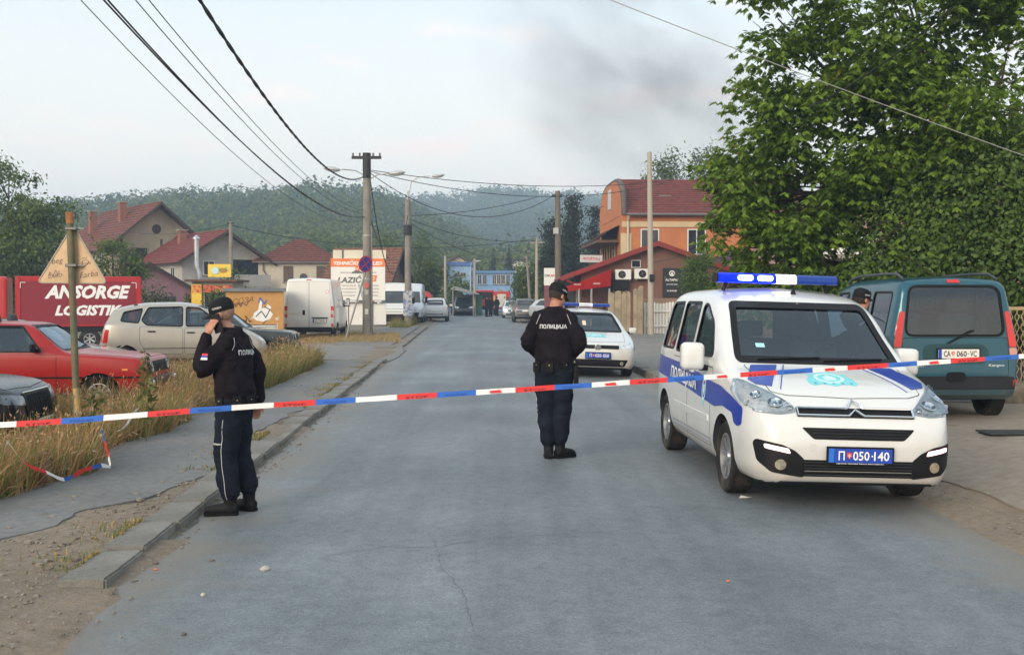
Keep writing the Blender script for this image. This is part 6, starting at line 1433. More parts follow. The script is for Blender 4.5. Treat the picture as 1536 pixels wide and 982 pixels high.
for sx, zz, m_, lb_, fan in ((935, 412, FRAMEW, 'white air conditioner nearest the red awning on the brown house', .30), (964, 411, FRAMEW, 'white air conditioner beside the pole on the brown house', .55), (930, 428, BLACK, 'black double-fan air conditioner under the white ones', .28)):
 q = at(sx, zz, d-.35); ac = thing('air_conditioner', lb_, 'air conditioner', (q.x, d-.02, q.z-.22), 0, 'air conditioners on the brown house')
 MB().bx(-.36, -.34, 0, .36, -.05, .46).build('case', m_, ac, None, .02)
 for fx in ((fan*.2-.12,) if m_ is FRAMEW else (-.18, .18)):
  g_ = MB().lathe([(.17, 0), (.17, .012), (.15, .014), (.02, .004), (.002, .004)], 20, 0, Matrix.Translation((fx, -.342, .23)) @ Matrix.Rotation(math.pi/2, 4, 'X'), close=True).build('fan_grille', BLACK if fan > .4 or m_ is BLACK else TRIM, ac)
  for a in range(4): MB().tube([(fx, -.36, .23), (fx+.15*math.cos(a*1.571+.4), -.36, .23+.15*math.sin(a*1.571+.4))], .006, 5).build('grille_bar', TRIM if m_ is BLACK else CONC, g_)
 for sd in (-1, 1): MB().bx(sd*.28-.02, -.30, -.06, sd*.28+.02, .02, -.003).build('bracket', CONC, ac)
q0, q1 = at(994, 402, d-.05), at(1042, 446, d-.05)
sg = thing('shop_sign', 'black sign board with white letters on the brown house', 'sign', (q0.x, d-.02, q1.z)); W_, H_ = q1.x-q0.x, q0.z-q1.z
MB().bx(0, -.06, 0, W_, 0, H_).build('board', mat('sign_black', (.012, .012, .014), .5), sg)
for txt, zz, hh, xx, ww in (('ALTAPAR', H_*.60, .11, .43, .62), ('ENTERIJER', H_*.44, .05, .43, .5), ('KUHINJE', H_*.22, .08, .42, .44)): text_obj('lettering', txt, .1, WHITEP, sg, frame_mtx((xx, -.064, zz), (1, 0, 0), (0, 0, 1)), width=ww, height=hh)
MB().lathe([(.13, 0), (.13, .006), (.09, .006), (.09, 0)], 20, 0, Matrix.Translation((.42, -.062, H_*.82)) @ Matrix.Rotation(math.pi/2, 4, 'X'), close=True).build('logo_ring', WHITEP, sg)
MB().prism([(.36, H_*.82-.07), (.48, H_*.82-.07), (.42, H_*.82+.08)], -.072, -.064, 'y').build('logo_mark', WHITEP, sg)
q = at(887, 388, d+1.5); bn = thing('roof_banner', 'white banner with red letters on the roof edge of the brown house', 'banner', (q.x, q.y, q.z-.17), .5); MB().bx(-.6, -.03, 0, .6, .03, .34).build('board', FRAMEW, bn); text_obj('lettering', 'ROŠTILJ', .1, PLR, bn, frame_mtx((0, -.034, .17), (1, 0, 0), (0, 0, 1)), width=.9, height=.16)
AW = mat('awning_red', (.60, .012, .009), .75, var=.12, vscale=2)
A_, B_, C_, D_ = at(917, 404, 49.3), at(850, 431, 46.8), at(848, 428, 55), at(908, 404, 56)
t2 = thing('awning', 'bright red sloping awning on the street side of the brown house', 'awning', (B_.x, B_.y, 0))
o3 = Vector((B_.x, B_.y, 0)); aw = MB(); nn = 10
for i in range(nn):
 for j in range(4):
  f_ = lambda u, v: (A_.lerp(D_, u).lerp(B_.lerp(C_, u), v)-o3)+Vector((0, 0, -.10*math.sin(v*math.pi)+.03*math.sin(u*nn*math.pi)))
  aw.add([f_(i/nn, j/4), f_((i+1)/nn, j/4), f_((i+1)/nn, (j+1)/4), f_(i/nn, (j+1)/4)], [(0, 1, 2, 3)])
cl = aw.build('canopy', AW, t2, 60)
vl = MB(); E0 = at(917, 404, 49.3)-o3; E1 = at(850, 431, 46.8)-o3; E2 = at(916, 429, 49.3)-o3
vl.add([E0, E1, E1+Vector((0, 0, -.18)), E2], [(0, 1, 2, 3)]); vl.build('valance', AW, t2)
for a_, px_, py_ in ((.3, 864, 430.5), (.7, 893, 429)):
 q = at(px_, py_-1.5, 47.6+a_*1.4); text_obj('lettering', 'Jelen pivo', .1, WHITEP, t2, frame_mtx(q-o3+Vector((0, -.75, .06)), (1, .5, 0), (0, 0, 1)), width=.36, height=.09, shear=.2)
for px_, dd in ((868, 47.5), (887, 48.2), (914, 49.2), (853, 54)): q = at(px_, 432, dd); MB().bx(q.x-o3.x-.04, q.y-o3.y-.04, .02, q.x-o3.x+.04, q.y-o3.y+.04, q.z-.02).build('post', mat('post_grey', (.3, .3, .3), .6), t2)
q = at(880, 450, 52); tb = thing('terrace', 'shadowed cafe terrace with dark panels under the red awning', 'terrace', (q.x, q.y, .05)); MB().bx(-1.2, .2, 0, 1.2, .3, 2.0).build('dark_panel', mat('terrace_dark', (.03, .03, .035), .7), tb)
for k_ in range(4): MB().bx(-1.1+.6*k_, .1, 0, -1.05+.6*k_, .18, 2.0).build('mullion', CONC, tb)
MB().bx(-1.2, -.2, 0, 1.2, -.12, .55).build('parapet', mat('violet_panel', (.10, .08, .22), .6), tb)
fr = random.Random(9); PLK_ = mat('board_beige', (.30, .245, .17), .85, var=.25, vscale=3, bump=.2, bscale=20, grime=((.16, .13, .1), .4, 2))
fn = thing('board_fence', 'weathered beige board fence with uneven tops beside the police hatchback', 'fence', (0, 0, 0))
for k_, (pa, pb, tp) in enumerate(((912, 922, 440), (922, 932, 438), (932, 940, 441), (940, 946, 437), (950, 957, 434), (957, 965, 431))):
 dd = 44.5-.05*k_; a, b = at(pa, tp, dd), at(pb, tp+fr.uniform(-2, 2), dd); MB().prism([(a.x+.008, .02), (b.x-.008, .02), (b.x-.008, b.z), ((a.x+b.x)/2, (a.z+b.z)/2+.04), (a.x+.008, a.z)], dd, dd+.05+fr.uniform(0, .02), 'y').build('board', PLK_, fn)
for px_ in (936, 953): q = at(px_, 480, 44.6); MB().bx(q.x-.06, 44.62, .0, q.x+.06, 44.72, 1.9).build('post', PLK_, fn)
pk = thing('picket_fence', 'low white picket fence right of the metal street pole', 'fence', (0, 0, 0))
for k_ in range(26):
 px_ = 966+k_*4.6; dd = 45-.02*k_; a = at(px_, 455, dd); z_ = a.z+.03*math.sin(k_*.9); MB().prism([(a.x, .05), (a.x+.10, .05), (a.x+.10, z_), (a.x+.05, z_+.05), (a.x, z_)], dd, dd+.03, 'y').build('picket', FRAMEW, pk)
for zz in (.5, 1.1): a, b = at(966, 470, 45.03), at(1086, 470, 44.5); MB().box(((a.x+b.x)/2, 44.82, zz), (b.x-a.x, .04, .08)).build('rail', FRAMEW, pk)
a, b = at(962, 448, 45.4), at(1000, 448, 45.4); wl_ = MB().bx(a.x, 45.4, 0, a.x+6, 45.6, 1.62).build('garden_wall', plaster('wall_tan', (.30, .20, .14))); tag(wl_, 'tan garden wall behind the white pickets', 'wall')
d = 62; s_ = d/FPX; x0 = (932-768)*s_; t = thing('orange_house', 'orange house with curved gable and dark red tiled roof', 'house', (x0, d, .05), math.radians(2.4)); W_, D_ = 11.0, 10.0; ev, rg = 6.25, 8.75
ORG = plaster('orange', (.46, .165, .065), .12); CRM = plaster('cream_band', (.56, .44, .27), .15)
MB().bx(0, 0, 0, W_, D_, ev).build('wall', ORG, t)
gl_ = [(0, ev-.05)]+[(D_/2-(D_/2)*math.cos(a)**.55 if math.cos(a) > 0 else D_/2+(D_/2)*abs(math.cos(a))**.55, ev+(rg-.35-ev)*math.sin(a)**.9) for a in np.linspace(.05, math.pi-.05, 25)]+[(D_, ev-.05)]
gb = MB().prism(gl_, -.02, .30, 'x').build('gable_wall', ORG, t)
cp_ = MB(); cp_.tube([(.14, u, v+.05) for u, v in gl_], .17, 6); cp_.build('gable_coping', mat('coping_dark', (.10, .085, .08), .8, var=.2), gb)
rf = MB(); roof_plane(rf, (.3, -.4, ev-.02), (W_+.3, -.4, ev-.02), (W_+.3, D_/2, rg), (.3, D_/2, rg), 16); roof_plane(rf, (W_+.3, D_+.4, ev-.02), (.3, D_+.4, ev-.02), (.3, D_/2, rg), (W_+.3, D_/2, rg), 16)
r_ = rf.build('roof', mat('dark_red_tile', (.15, .032, .026), .8, var=.25, vscale=3, bump=.2, bscale=20), t, fix=False)
MB().tube([(.2, -.45, ev-.02), (W_, -.45, ev-.02)], .07, 8).build('gutter', GUT, r_); MB().tube([(.35, -.42, ev-.05), (.35, -.12, ev-.4), (.35, -.10, 0)], .06, 8).build('downpipe', mat('pipe_pale', (.5, .45, .4), .5), t)
MB().bx(2.5, 2.2, ev+1.18, 3.2, 2.6, ev+1.30).build('roof_vent', GUT, r_)
MB().bx(.02, -.06, 5.55, W_, -.003, 5.86).build('cream_band', CRM, t); MB().bx(-.05, -.05, 0, .55, -.002, 5.2).build('corner_quoin', CRM, t)
for xx in (1.6, 4.25): window(t, (xx, -.01, 4.72), (1, 0, 0), 1.05, 1.45, FRAMEW, panes=2)
MB().bx(-.06, 1.5, .2, .0, 8.5, 3.4).build('gable_band', CRM, t)
for yy in (2.6, 5, 7.4): window(t, (-.07, yy, 4.2), (0, -1, 0), 1.1, 1.6, CRM, panes=1, out=(-1, 0, 0))
hd = MB(); roof_plane(hd, (-1.3, .8, 4.9), (-1.3, 9.2, 4.9), (0, 9.2, 5.7), (0, .8, 5.7), 5); hd.bx(-1.3, .8, 4.72, 0, 9.2, 4.86); hd.build('hood', TILEB, t)
MB().bx(-.06, 4.4, 6.9, .0, 5.6, 8.1).build('gable_panel', mat('panel_pale', (.5, .52, .54), .5), t); MB().bx(-.9, 1.2, 3.0, 0, 8.8, 3.15).build('balcony', CONC, t)
rb = MB()
for k_ in range(30): rb.bx(-.9, 1.2+.26*k_, 3.15, -.87, 1.23+.26*k_, 3.9)
rb.bx(-.92, 1.2, 3.9, -.86, 8.8, 3.95); rb.build('balcony_railing', WOODD, t)
t, r_ = gable_house('villa', 'pink and white house glimpsed through the big chestnut', (15.2, 42, .1), 0, 9, 7, 4.6, 7.2, plaster('rose', (.42, .26, .24)), TILEB, .5, 12)
MB().bx(-4.6, -1.2, 3.0, 2, 0, 3.15).build('balcony_slab', CONC, t); MB().bx(-4.6, -1.24, 3.15, 2, -1.18, 3.95).build('balcony_panel', FRAMEW, t); window(t, (-2.6, -.01, 3.9), (1, 0, 0), 1.2, 1.1)
t, r_ = hip_house('side_house', 'low house with violet brown roof right of the orange one', ((1120-768)*54/FPX, 54, .1), 0, 3.6, 4, 3.0, 4.0, plaster('plum', (.20, .13, .13)), mat('violet_tile', (.10, .05, .06), .8, var=.3, vscale=3))
MB().bx(.3, -.05, 2.0, 1.6, 0, 2.9).build('white_panel', FRAMEW, t)
# ---- far end: blue building, shelter, fire engine, tents
d = 128; s_ = d/FPX; BLU = plaster('blue', (.20, .34, .56), .1); t = thing('blue_building', 'pale blue two-storey building closing the street', 'building', ((668-768)*s_, d, 0), -.0)
xa, xb, xc = 0, (706-668)*s_, (770-668)*s_; zt = CAM_Z+(HORIZON-398)*s_
MB().bx(xa, 0, 0, xb, 14, zt).build('wall', plaster('pale_blue', (.28, .42, .62), .1), t); MB().bx(xb, .6, 0, xc, 14, zt-.9).build('wing_wall', BLU, t)
MB().bx(xa-.2, -.25, zt, xb+.1, 14, zt+.4).build('blue_fascia', mat('fascia_blue', (.07, .15, .42), .6), t); MB().bx(xb+.11, .3, zt-.9, xc+.2, 14, zt-.6).build('eaves', mat('eave_blue', (.10, .2, .4), .6), t)
for px_ in (719, 727, 741.5, 748, 754.5, 762): window(t, ((px_-668)*s_, .59, CAM_Z+(HORIZON-419)*s_), (1, 0, 0), .48, 1.15, FRAMEW)
for px_ in (719, 728, 736): window(t, ((px_-668)*s_, .59, CAM_Z+(HORIZON-440)*s_), (1, 0, 0), .5, .8, FRAMEW)
for px_ in (686, 695): window(t, ((px_-668)*s_, -.01, CAM_Z+(HORIZON-412)*s_), (1, 0, 0), .62, .5, mat('tan_frame', (.4, .35, .3), .6))
d = 175; q = at(687, 393, d); t, r_ = gable_house('far_house', 'small cream house front peeping over the blue building', (q.x, d, 0), .2, 5, 6, q.z-.4, q.z+1.0, plaster('far_cream', (.60, .48, .30)), TILEB, .3, 6)
q = at(778, 396, 190); t, r_ = gable_house('far_house', 'small white house front between conifers and pines', (q.x, 190, 0), -.2, 5, 6, q.z-.4, q.z+1.0, plaster('far_white', (.6, .56, .5)), TILEB, .3, 6)
d = 97; s_ = d/FPX; xa = (677-768)*s_; t = thing('shelter', 'dark open shelter with sloping sheet roof at the roadside', 'shelter', (xa, d, 0))
za, zb = CAM_Z+(HORIZON-432)*s_, CAM_Z+(HORIZON-441)*s_
rf = MB(); rf.prism([(0, za), (.3, za+.15), (2.35, zb+.05), (2.35, zb-.05), (0, za-.12)], -.3, 4.5, 'y'); rf.build('roof', mat('sheet_grey', (.26, .28, .28), .6, .2), t)
for xx in (.1, 1.9): MB().bx(xx, -.2, 0, xx+.09, -.1, (za-.15) if xx < 1 else zb-.0).build('post', CONC, t)
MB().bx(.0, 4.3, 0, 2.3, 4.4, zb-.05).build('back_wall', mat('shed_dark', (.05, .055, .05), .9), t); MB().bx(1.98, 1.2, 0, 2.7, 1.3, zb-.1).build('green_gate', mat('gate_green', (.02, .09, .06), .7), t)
farcar('suv', 'pickup', 'dark green pickup parked under the roadside shelter', GREENP, ((692-768)*s_, d+2.4, 0), .1)
d = 104; s_ = d/FPX; cx = (753-768)*s_; FRED = mat('fire_red', (.46, .02, .015), .4, coat=.4, var=.06)
t = thing('fire_engine', 'red fire engine seen from behind with white roller shutter', 'fire engine', (cx, d, 0), .02); hw = 13*s_; zt = CAM_Z+(HORIZON-437)*s_
MB().bx(-hw, 0, .5, hw, 6.5, zt).build('body', FRED, t, None, .05); MB().bx(-hw*.55, -.04, .75, hw*.45, -.003, zt-.25).build('roller_shutter', mat('shutter_white', (.62, .58, .5), .5), t)
for k_ in range(6): MB().bx(-hw*.55, -.055, .9+k_*.18, hw*.45, -.043, .94+k_*.18).build('shutter_slat', FRAMEW, t)
for sd in (-1, 1):
 MB().bx(sd*hw*.88-.07, -.05, .7, sd*hw*.88+.07, -.003, zt-.4).build('side_stripe', mat('stripe_yellow', (.6, .4, .1), .5), t); MB().bx(sd*hw*.75-.12, -.06, .52, sd*hw*.75+.12, -.003, .68).build('tail_lamp', REDLAMP, t)
 for yy in (1.2, 5): make_wheel(t, sd*(hw-.15), yy, .48, .28, .55, 6, STEELR, sd, True)
MB().bx(-hw, 6.55, .5, hw, 8.2, zt-.2).build('cab', FRED, t, None, .1); MB().bx(-.3, 2, zt, .3, 5, zt+.18).build('roof_ladder', CONC, t); MB().bx(-.5, 7, zt-.2, .5, 7.3, zt).build('roof_beacon', BLUEOFF, t)
d = 108; s_ = d/FPX; t = thing('red_lorry', 'red lorry cab standing left of the fire engine', 'lorry', ((727-768)*s_, d, 0), .15); hw = .95
MB().bx(-hw, 0, .55, hw, 1.8, 2.35).build('cab', FRED, t, None, .12, seg=2); MB().bx(-hw*.82, -.02, 1.45, hw*.82, .0, 2.15).build('windscreen', PANE, t); MB().bx(-hw, -.1, .4, hw, .0, .75).build('bumper', BLACK, t); MB().bx(-hw*.9, 1.9, .9, hw*.9, 6, 1.9).build('load_bed', FRED, t)
for sd in (-1, 1):
 MB().bx(sd*.7-.12, -.12, .78, sd*.7+.12, -.003, .95).build('headlight', HEADL, t)
 for yy in (1.0, 4.8): make_wheel(t, sd*.78, yy, .42, .25, .55, 6, STEELR, sd, True)
d = 80; s_ = d/FPX; t = thing('market_tent', 'red arched market tent on the left beyond the lamp pole', 'tent', ((626-768)*s_, d, -.1)); hw = 20*s_
TR = mat('tent_red', (.50, .03, .03), .7, var=.1); ar = MB(); A2 = np.linspace(0, math.pi, 13)
for i in range(12):
 a, b = A2[i], A2[i+1]; p0, p1 = (hw*math.cos(a), 1.65+.62*math.sin(a)), (hw*math.cos(b), 1.65+.62*math.sin(b)); ar.add([(p0[0], 0, p0[1]), (p1[0], 0, p1[1]), (p1[0], 3, p1[1]), (p0[0], 3, p0[1])], [(0, 1, 2, 3)])
 ar.add([(p0[0], -.003, p0[1]), (p1[0], -.003, p1[1]), (p1[0]*.86, -.003, 1.56+(p1[1]-1.65)*.72), (p0[0]*.86, -.003, 1.56+(p0[1]-1.65)*.72)], [(0, 1, 2, 3)])
ar.build('canopy', TR, t)
for sd in (-1, 1): MB().bx(sd*hw-.1, -.05, 0, sd*hw+.1, .1, 1.68).build('leg', TR, t)
for k_, (xx, c_, hh, lb_) in enumerate(((-.55, (.6, .25, .02), .75, 'orange stall machine under the red market tent'), (.35, (.55, .40, .04), .55, 'yellow stall crate under the red market tent'), (-1.05, (.03, .03, .035), .6, 'black barrel heap beside the red market tent'))):
 o = MB(); o.box((0, 0, hh/2), (.5, .5, hh)); o.box((0, 0, hh+.12), (.25, .3, .24)); o.tube([(.18, 0, hh), (.2, 0, hh+.5)], .03, 6); tag(o.build('stall_goods', mat('goods%d' % k_, c_, .6, var=.3, vscale=6), None, None, .03, loc=((626-768)*s_+xx*1.1, d-.6, -.05)), lb_, 'stall goods')
d = 52; s_ = d/FPX; z0 = land_z(-20, 52)-.12; xr = (212-768)*s_; xl = (24-768)*s_; t = thing('curtain_lorry', 'red curtain-sided lorry with large white company lettering', 'lorry', (xr, d, z0), .325); s_ *= .92; Lb = 5.45
zt = CAM_Z+(HORIZON-415)*d/FPX-z0; zb = CAM_Z+(HORIZON-489)*d/FPX-z0
MB().bx(-Lb, 0, zb, 0, 2.5, zt).build('load_box', REDT, t, None, .03); MB().bx(-Lb+.25, -.03, zb+.12, -.25, -.003, zt-.22).build('side_curtain', REDC, t)
for xx in (-Lb+.10, -.12): MB().bx(xx-.10, -.045, zb, xx+.10, -.0, zt-.02).build('corner_post', REDT, t)
for (a, b) in ((-Lb+.22, 1), (-.22, -1)):
 MB().bx(min(a, a+.22*b), -.05, zt-.30, max(a, a+.22*b), -.032, zt-.275).build('corner_mark', WHITEP, t); MB().bx(a-.012, -.05, zt-.55, a+.012, -.032, zt-.30).build('corner_mark', WHITEP, t)
K2 = lambda px, py: ((px-212)*s_, CAM_Z+(HORIZON-py)*d/FPX-z0)
u, v = K2(131, 438); text_obj('lettering', 'ANSORGE', .5, WHITEP, t, frame_mtx((u, -.04, v), (1, 0, 0), (0, 0, 1)), bold=.045, shear=.28, width=129*s_, height=22*s_)
u, v = K2(132, 465); text_obj('lettering', 'LOGISTIK', .5, WHITEP, t, frame_mtx((u, -.04, v), (1, 0, 0), (0, 0, 1)), bold=.045, shear=.28, width=101*s_, height=17*s_)
MB().bx(-Lb, .1, zb-.25, 0, 2.4, zb-.01).build('chassis', BLACK, t)
for xx in (-1.2, -2.3): make_wheel_ = make_wheel(t, 0, 0, .48, .28, .55, 6, STEELR, -1, True); make_wheel_.location = (xx, .25, .48); make_wheel_.rotation_euler = (0, 0, math.pi/2)
MB().bx(-Lb-2.1, .0, .5, -Lb-.35, 2.5, zt-.02).build('cab', mat('cab_red', (.46, .010, .010), .35, coat=.5), t, None, .12, seg=2); MB().bx(-Lb-1.7, -.015, 1.5, -Lb-.75, .0, 2.25).build('cab_window', PANE, t)
w_ = make_wheel(t, -Lb-1.3, .25, .48, .28, .55, 6, STEELR, -1, True); w_.rotation_euler = (0, 0, math.pi/2)
# ---------------------------------------------------------------- trees, grass, hills
def leafmat(name, c1, c2, c3=None, trans=.35, nscale=.8, spec=.3, amp=1.1):
 m = bpy.data.materials.new(name); m.use_nodes = True; n, l = nodes(m); n.clear()
 o = n.new('ShaderNodeOutputMaterial'); d = n.new('ShaderNodeBsdfPrincipled'); tr = n.new('ShaderNodeBsdfTranslucent'); mx = n.new('ShaderNodeMixShader')
 d.inputs['Roughness'].default_value = .55; d.inputs['Specular IOR Level'].default_value = spec
 g = n.new('ShaderNodeNewGeometry'); t = n.new('ShaderNodeTexCoord'); nz = n.new('ShaderNodeTexNoise'); nz.inputs['Scale'].default_value = nscale; nz.inputs['Detail'].default_value = 3; l.new(t.outputs['Object'], nz.inputs['Vector'])
 a = n.new('ShaderNodeMath'); a.operation = 'ADD'; l.new(g.outputs['Random Per Island'], a.inputs[0]); 
 b = n.new('ShaderNodeMath'); b.operation = 'MULTIPLY_ADD'; l.new(nz.outputs[0], b.inputs[0]); b.inputs[1].default_value = amp; b.inputs[2].default_value = -amp*.41; l.new(b.outputs[0], a.inputs[1]); a2 = n.new('ShaderNodeMath'); a2.operation = 'MULTIPLY'; a2.inputs[1].default_value = .74; l.new(a.outputs[0], a2.inputs[0])
 r = n.new('ShaderNodeValToRGB'); e = r.color_ramp; e.elements[0].color = (*c1, 1); e.elements[0].position = .05; e.elements[1].color = (*c2, 1); e.elements[1].position = .9
 if c3: q = e.elements.new(1.0); e.elements[1].position = .88; q.color = (*c3, 1)
 l.new(a2.outputs[0], r.inputs[0]); l.new(r.outputs[0], d.inputs['Base Color']); l.new(r.outputs[0], tr.inputs[0]); mx.inputs[0].default_value = trans
 l.new(d.outputs[0], mx.inputs[1]); l.new(tr.outputs[0], mx.inputs[2]); l.new(mx.outputs[0], o.inputs[0]); MATS[name] = m
 return m
BARK = mat('bark', (.07, .055, .042), .9, var=.35, vscale=6, bump=.7, bscale=18)
LF_CH = leafmat('chestnut_leaf', (.058, .125, .016), (.245, .365, .048), (.38, .14, .03), .48)
LF_HEDGE = leafmat('hedge_leaf', (.034, .080, .016), (.125, .195, .038), None, .28)
LF_DARK = leafmat('dark_leaf', (.042, .082, .014), (.145, .20, .038), None, .3); LF_PINE = leafmat('pine_needle', (.010, .020, .012), (.030, .042, .022), None, .15)
LF_MID = leafmat('mid_leaf', (.045, .080, .016), (.14, .18, .04), None, .35); LF_YEL = leafmat('yellowish_leaf', (.06, .085, .018), (.16, .17, .05), None, .35)
def rot_basis(d, rng):
 """arrays: unit vectors d -> two perpendicular unit vectors with random spin"""
 a = rng.normal(size=d.shape); a -= d*np.sum(a*d, 1, keepdims=True); a /= np.linalg.norm(a, axis=1, keepdims=True)+1e-9
 return a, np.cross(d, a)
def leaf_arrays(pos, nrm, size, rng, aspect=.5, droop=.0, fold=.25):
 """one folded four-corner leaf per position"""
 n = len(pos); d = nrm/(np.linalg.norm(nrm, axis=1, keepdims=True)+1e-9)
 t, s = rot_basis(d, rng); t[:, 2] -= droop; t /= np.linalg.norm(t, axis=1, keepdims=True); s = np.cross(d, t); s /= np.linalg.norm(s, axis=1, keepdims=True)+1e-9; d = np.cross(t, s)
 L = size[:, None]; W = L*aspect
 v = np.empty((n, 4, 3)); v[:, 0] = pos; v[:, 1] = pos+t*L*.45+s*W*.5-d*L*fold*.2; v[:, 2] = pos+t*L-d*L*fold*.25; v[:, 3] = pos+t*L*.45-s*W*.5-d*L*fold*.2
 return v
def leaves_mesh(name, v, m):
 n = len(v); return npmesh(name, v.reshape(-1, 3), np.arange(n*4).reshape(n, 4), [m])
def blob_points(blobs, n, rng, shell=.55):
 """points in the outer part of several ellipsoids, with outward direction"""
 vol = np.array([b[3]*b[4]*b[5] for b in blobs])**.72; ks = rng.choice(len(blobs), n, p=vol/vol.sum()); B = np.array(blobs, float)[ks]
 d = rng.normal(size=(n, 3)); d /= np.linalg.norm(d, axis=1, keepdims=True); r = (1-shell*rng.random(n)**1.6)
 lump = np.array([noise.noise(Vector(q*2.3+k*1.7)) for q, k in zip(d, ks)]); r = r*(1+.28*lump)
 return B[:, :3]+d*B[:, 3:6]*r[:, None], d
def subblobs(B, rng, k, f):
 """break each crown lobe into smaller uneven tufts near its surface, so that sky shows between them"""
 out = []
 for b in B:
  for _ in range(k):
   d = rng.normal(size=3); d /= np.linalg.norm(d); q = rng.uniform(.45, .95); s_ = f*rng.uniform(.6, 1.25)
   out.append((b[0]+d[0]*b[3]*q, b[1]+d[1]*b[4]*q, b[2]+d[2]*b[5]*q, b[3]*s_, b[4]*s_, b[5]*s_*.75))
 return out
def trunk_mesh(base, top, r0, blobs, rng, limbs=7, m=BARK):
 mb = MB(); base = Vector(base); top = Vector(top); pts = [base.lerp(top, k/6)+Vector((rng.normal()*.04, rng.normal()*.04, 0))*(k > 0)*r0*4 for k in range(7)]
 mb.tube(pts, [r0*(1.25 if k == 0 else 1-.11*k) for k in range(7)], 9)
 for k in range(limbs):
  b = blobs[int(rng.integers(len(blobs)))]; s = pts[2+int(rng.integers(4))]; e = Vector((b[0]+rng.normal()*b[3]*.4, b[1]+rng.normal()*b[4]*.4, b[2]+rng.normal()*b[5]*.35)); mid = s.lerp(e, .5)+Vector((0, 0, -.1*(e-s).length*.3))
  mb.tube([s, s.lerp(mid, .5), mid, mid.lerp(e, .5)+Vector((rng.normal(), rng.normal(), 0))*.05, e], [r0*.42, r0*.34, r0*.26, r0*.16, r0*.05], 6)
  for q in range(3):
   e2 = e+Vector((rng.normal()*b[3]*.4, rng.normal()*b[4]*.4, rng.normal()*b[5]*.4)); mb.tube([mid.lerp(e, .4), mid.lerp(e2, .6), e2], [r0*.14, r0*.09, r0*.02], 5)
 return mb
def tree(name, label, base, blobs, r0, n, size, lm, seed, aspect=.5, droop=.3, group=None, cat='tree', shell=.6, clusters=0, limbs=7):
 rng = np.random.default_rng(seed); base = Vector(base); t = thing(name, label, cat, base, 0, group)
 B = [(b[0]-base.x, b[1]-base.y, b[2]-base.z, b[3], b[4], b[5]) for b in blobs]
 cz = sum(b[2] for b in B)/len(B); cx = sum(b[0] for b in B)/len(B); cy = sum(b[1] for b in B)/len(B)
 trunk_mesh((0, 0, -.1), (cx*.6, cy*.6, cz), r0, B, rng, limbs).build('trunk', BARK, t, 60, fix=False)
 if clusters:                               # clumped: leaves gather in tufts
  cp, cd = blob_points(subblobs(B, rng, 5, .5), clusters, rng, shell); k = n//clusters
  pos = np.repeat(cp, k, 0)+rng.normal(size=(clusters*k, 3))*np.repeat(rng.uniform(.5, 1.3, clusters), k)[:, None]*size*1.5*np.array([1, 1, .7]); d = np.repeat(cd, k, 0)*.5+rng.normal(size=(clusters*k, 3))*.6+np.array([0, 0, .35])
 else:
  pos, d = blob_points(B, n, rng, shell); d = d*.6+rng.normal(size=d.shape)*.7+np.array([0, 0, .3])
 sz = size*rng.uniform(.6, 1.35, len(pos))
 o = mobj('crown', leaves_mesh('crown', leaf_arrays(pos, d, sz, rng, aspect, droop), lm), t); o['kind'] = 'stuff'
 return t
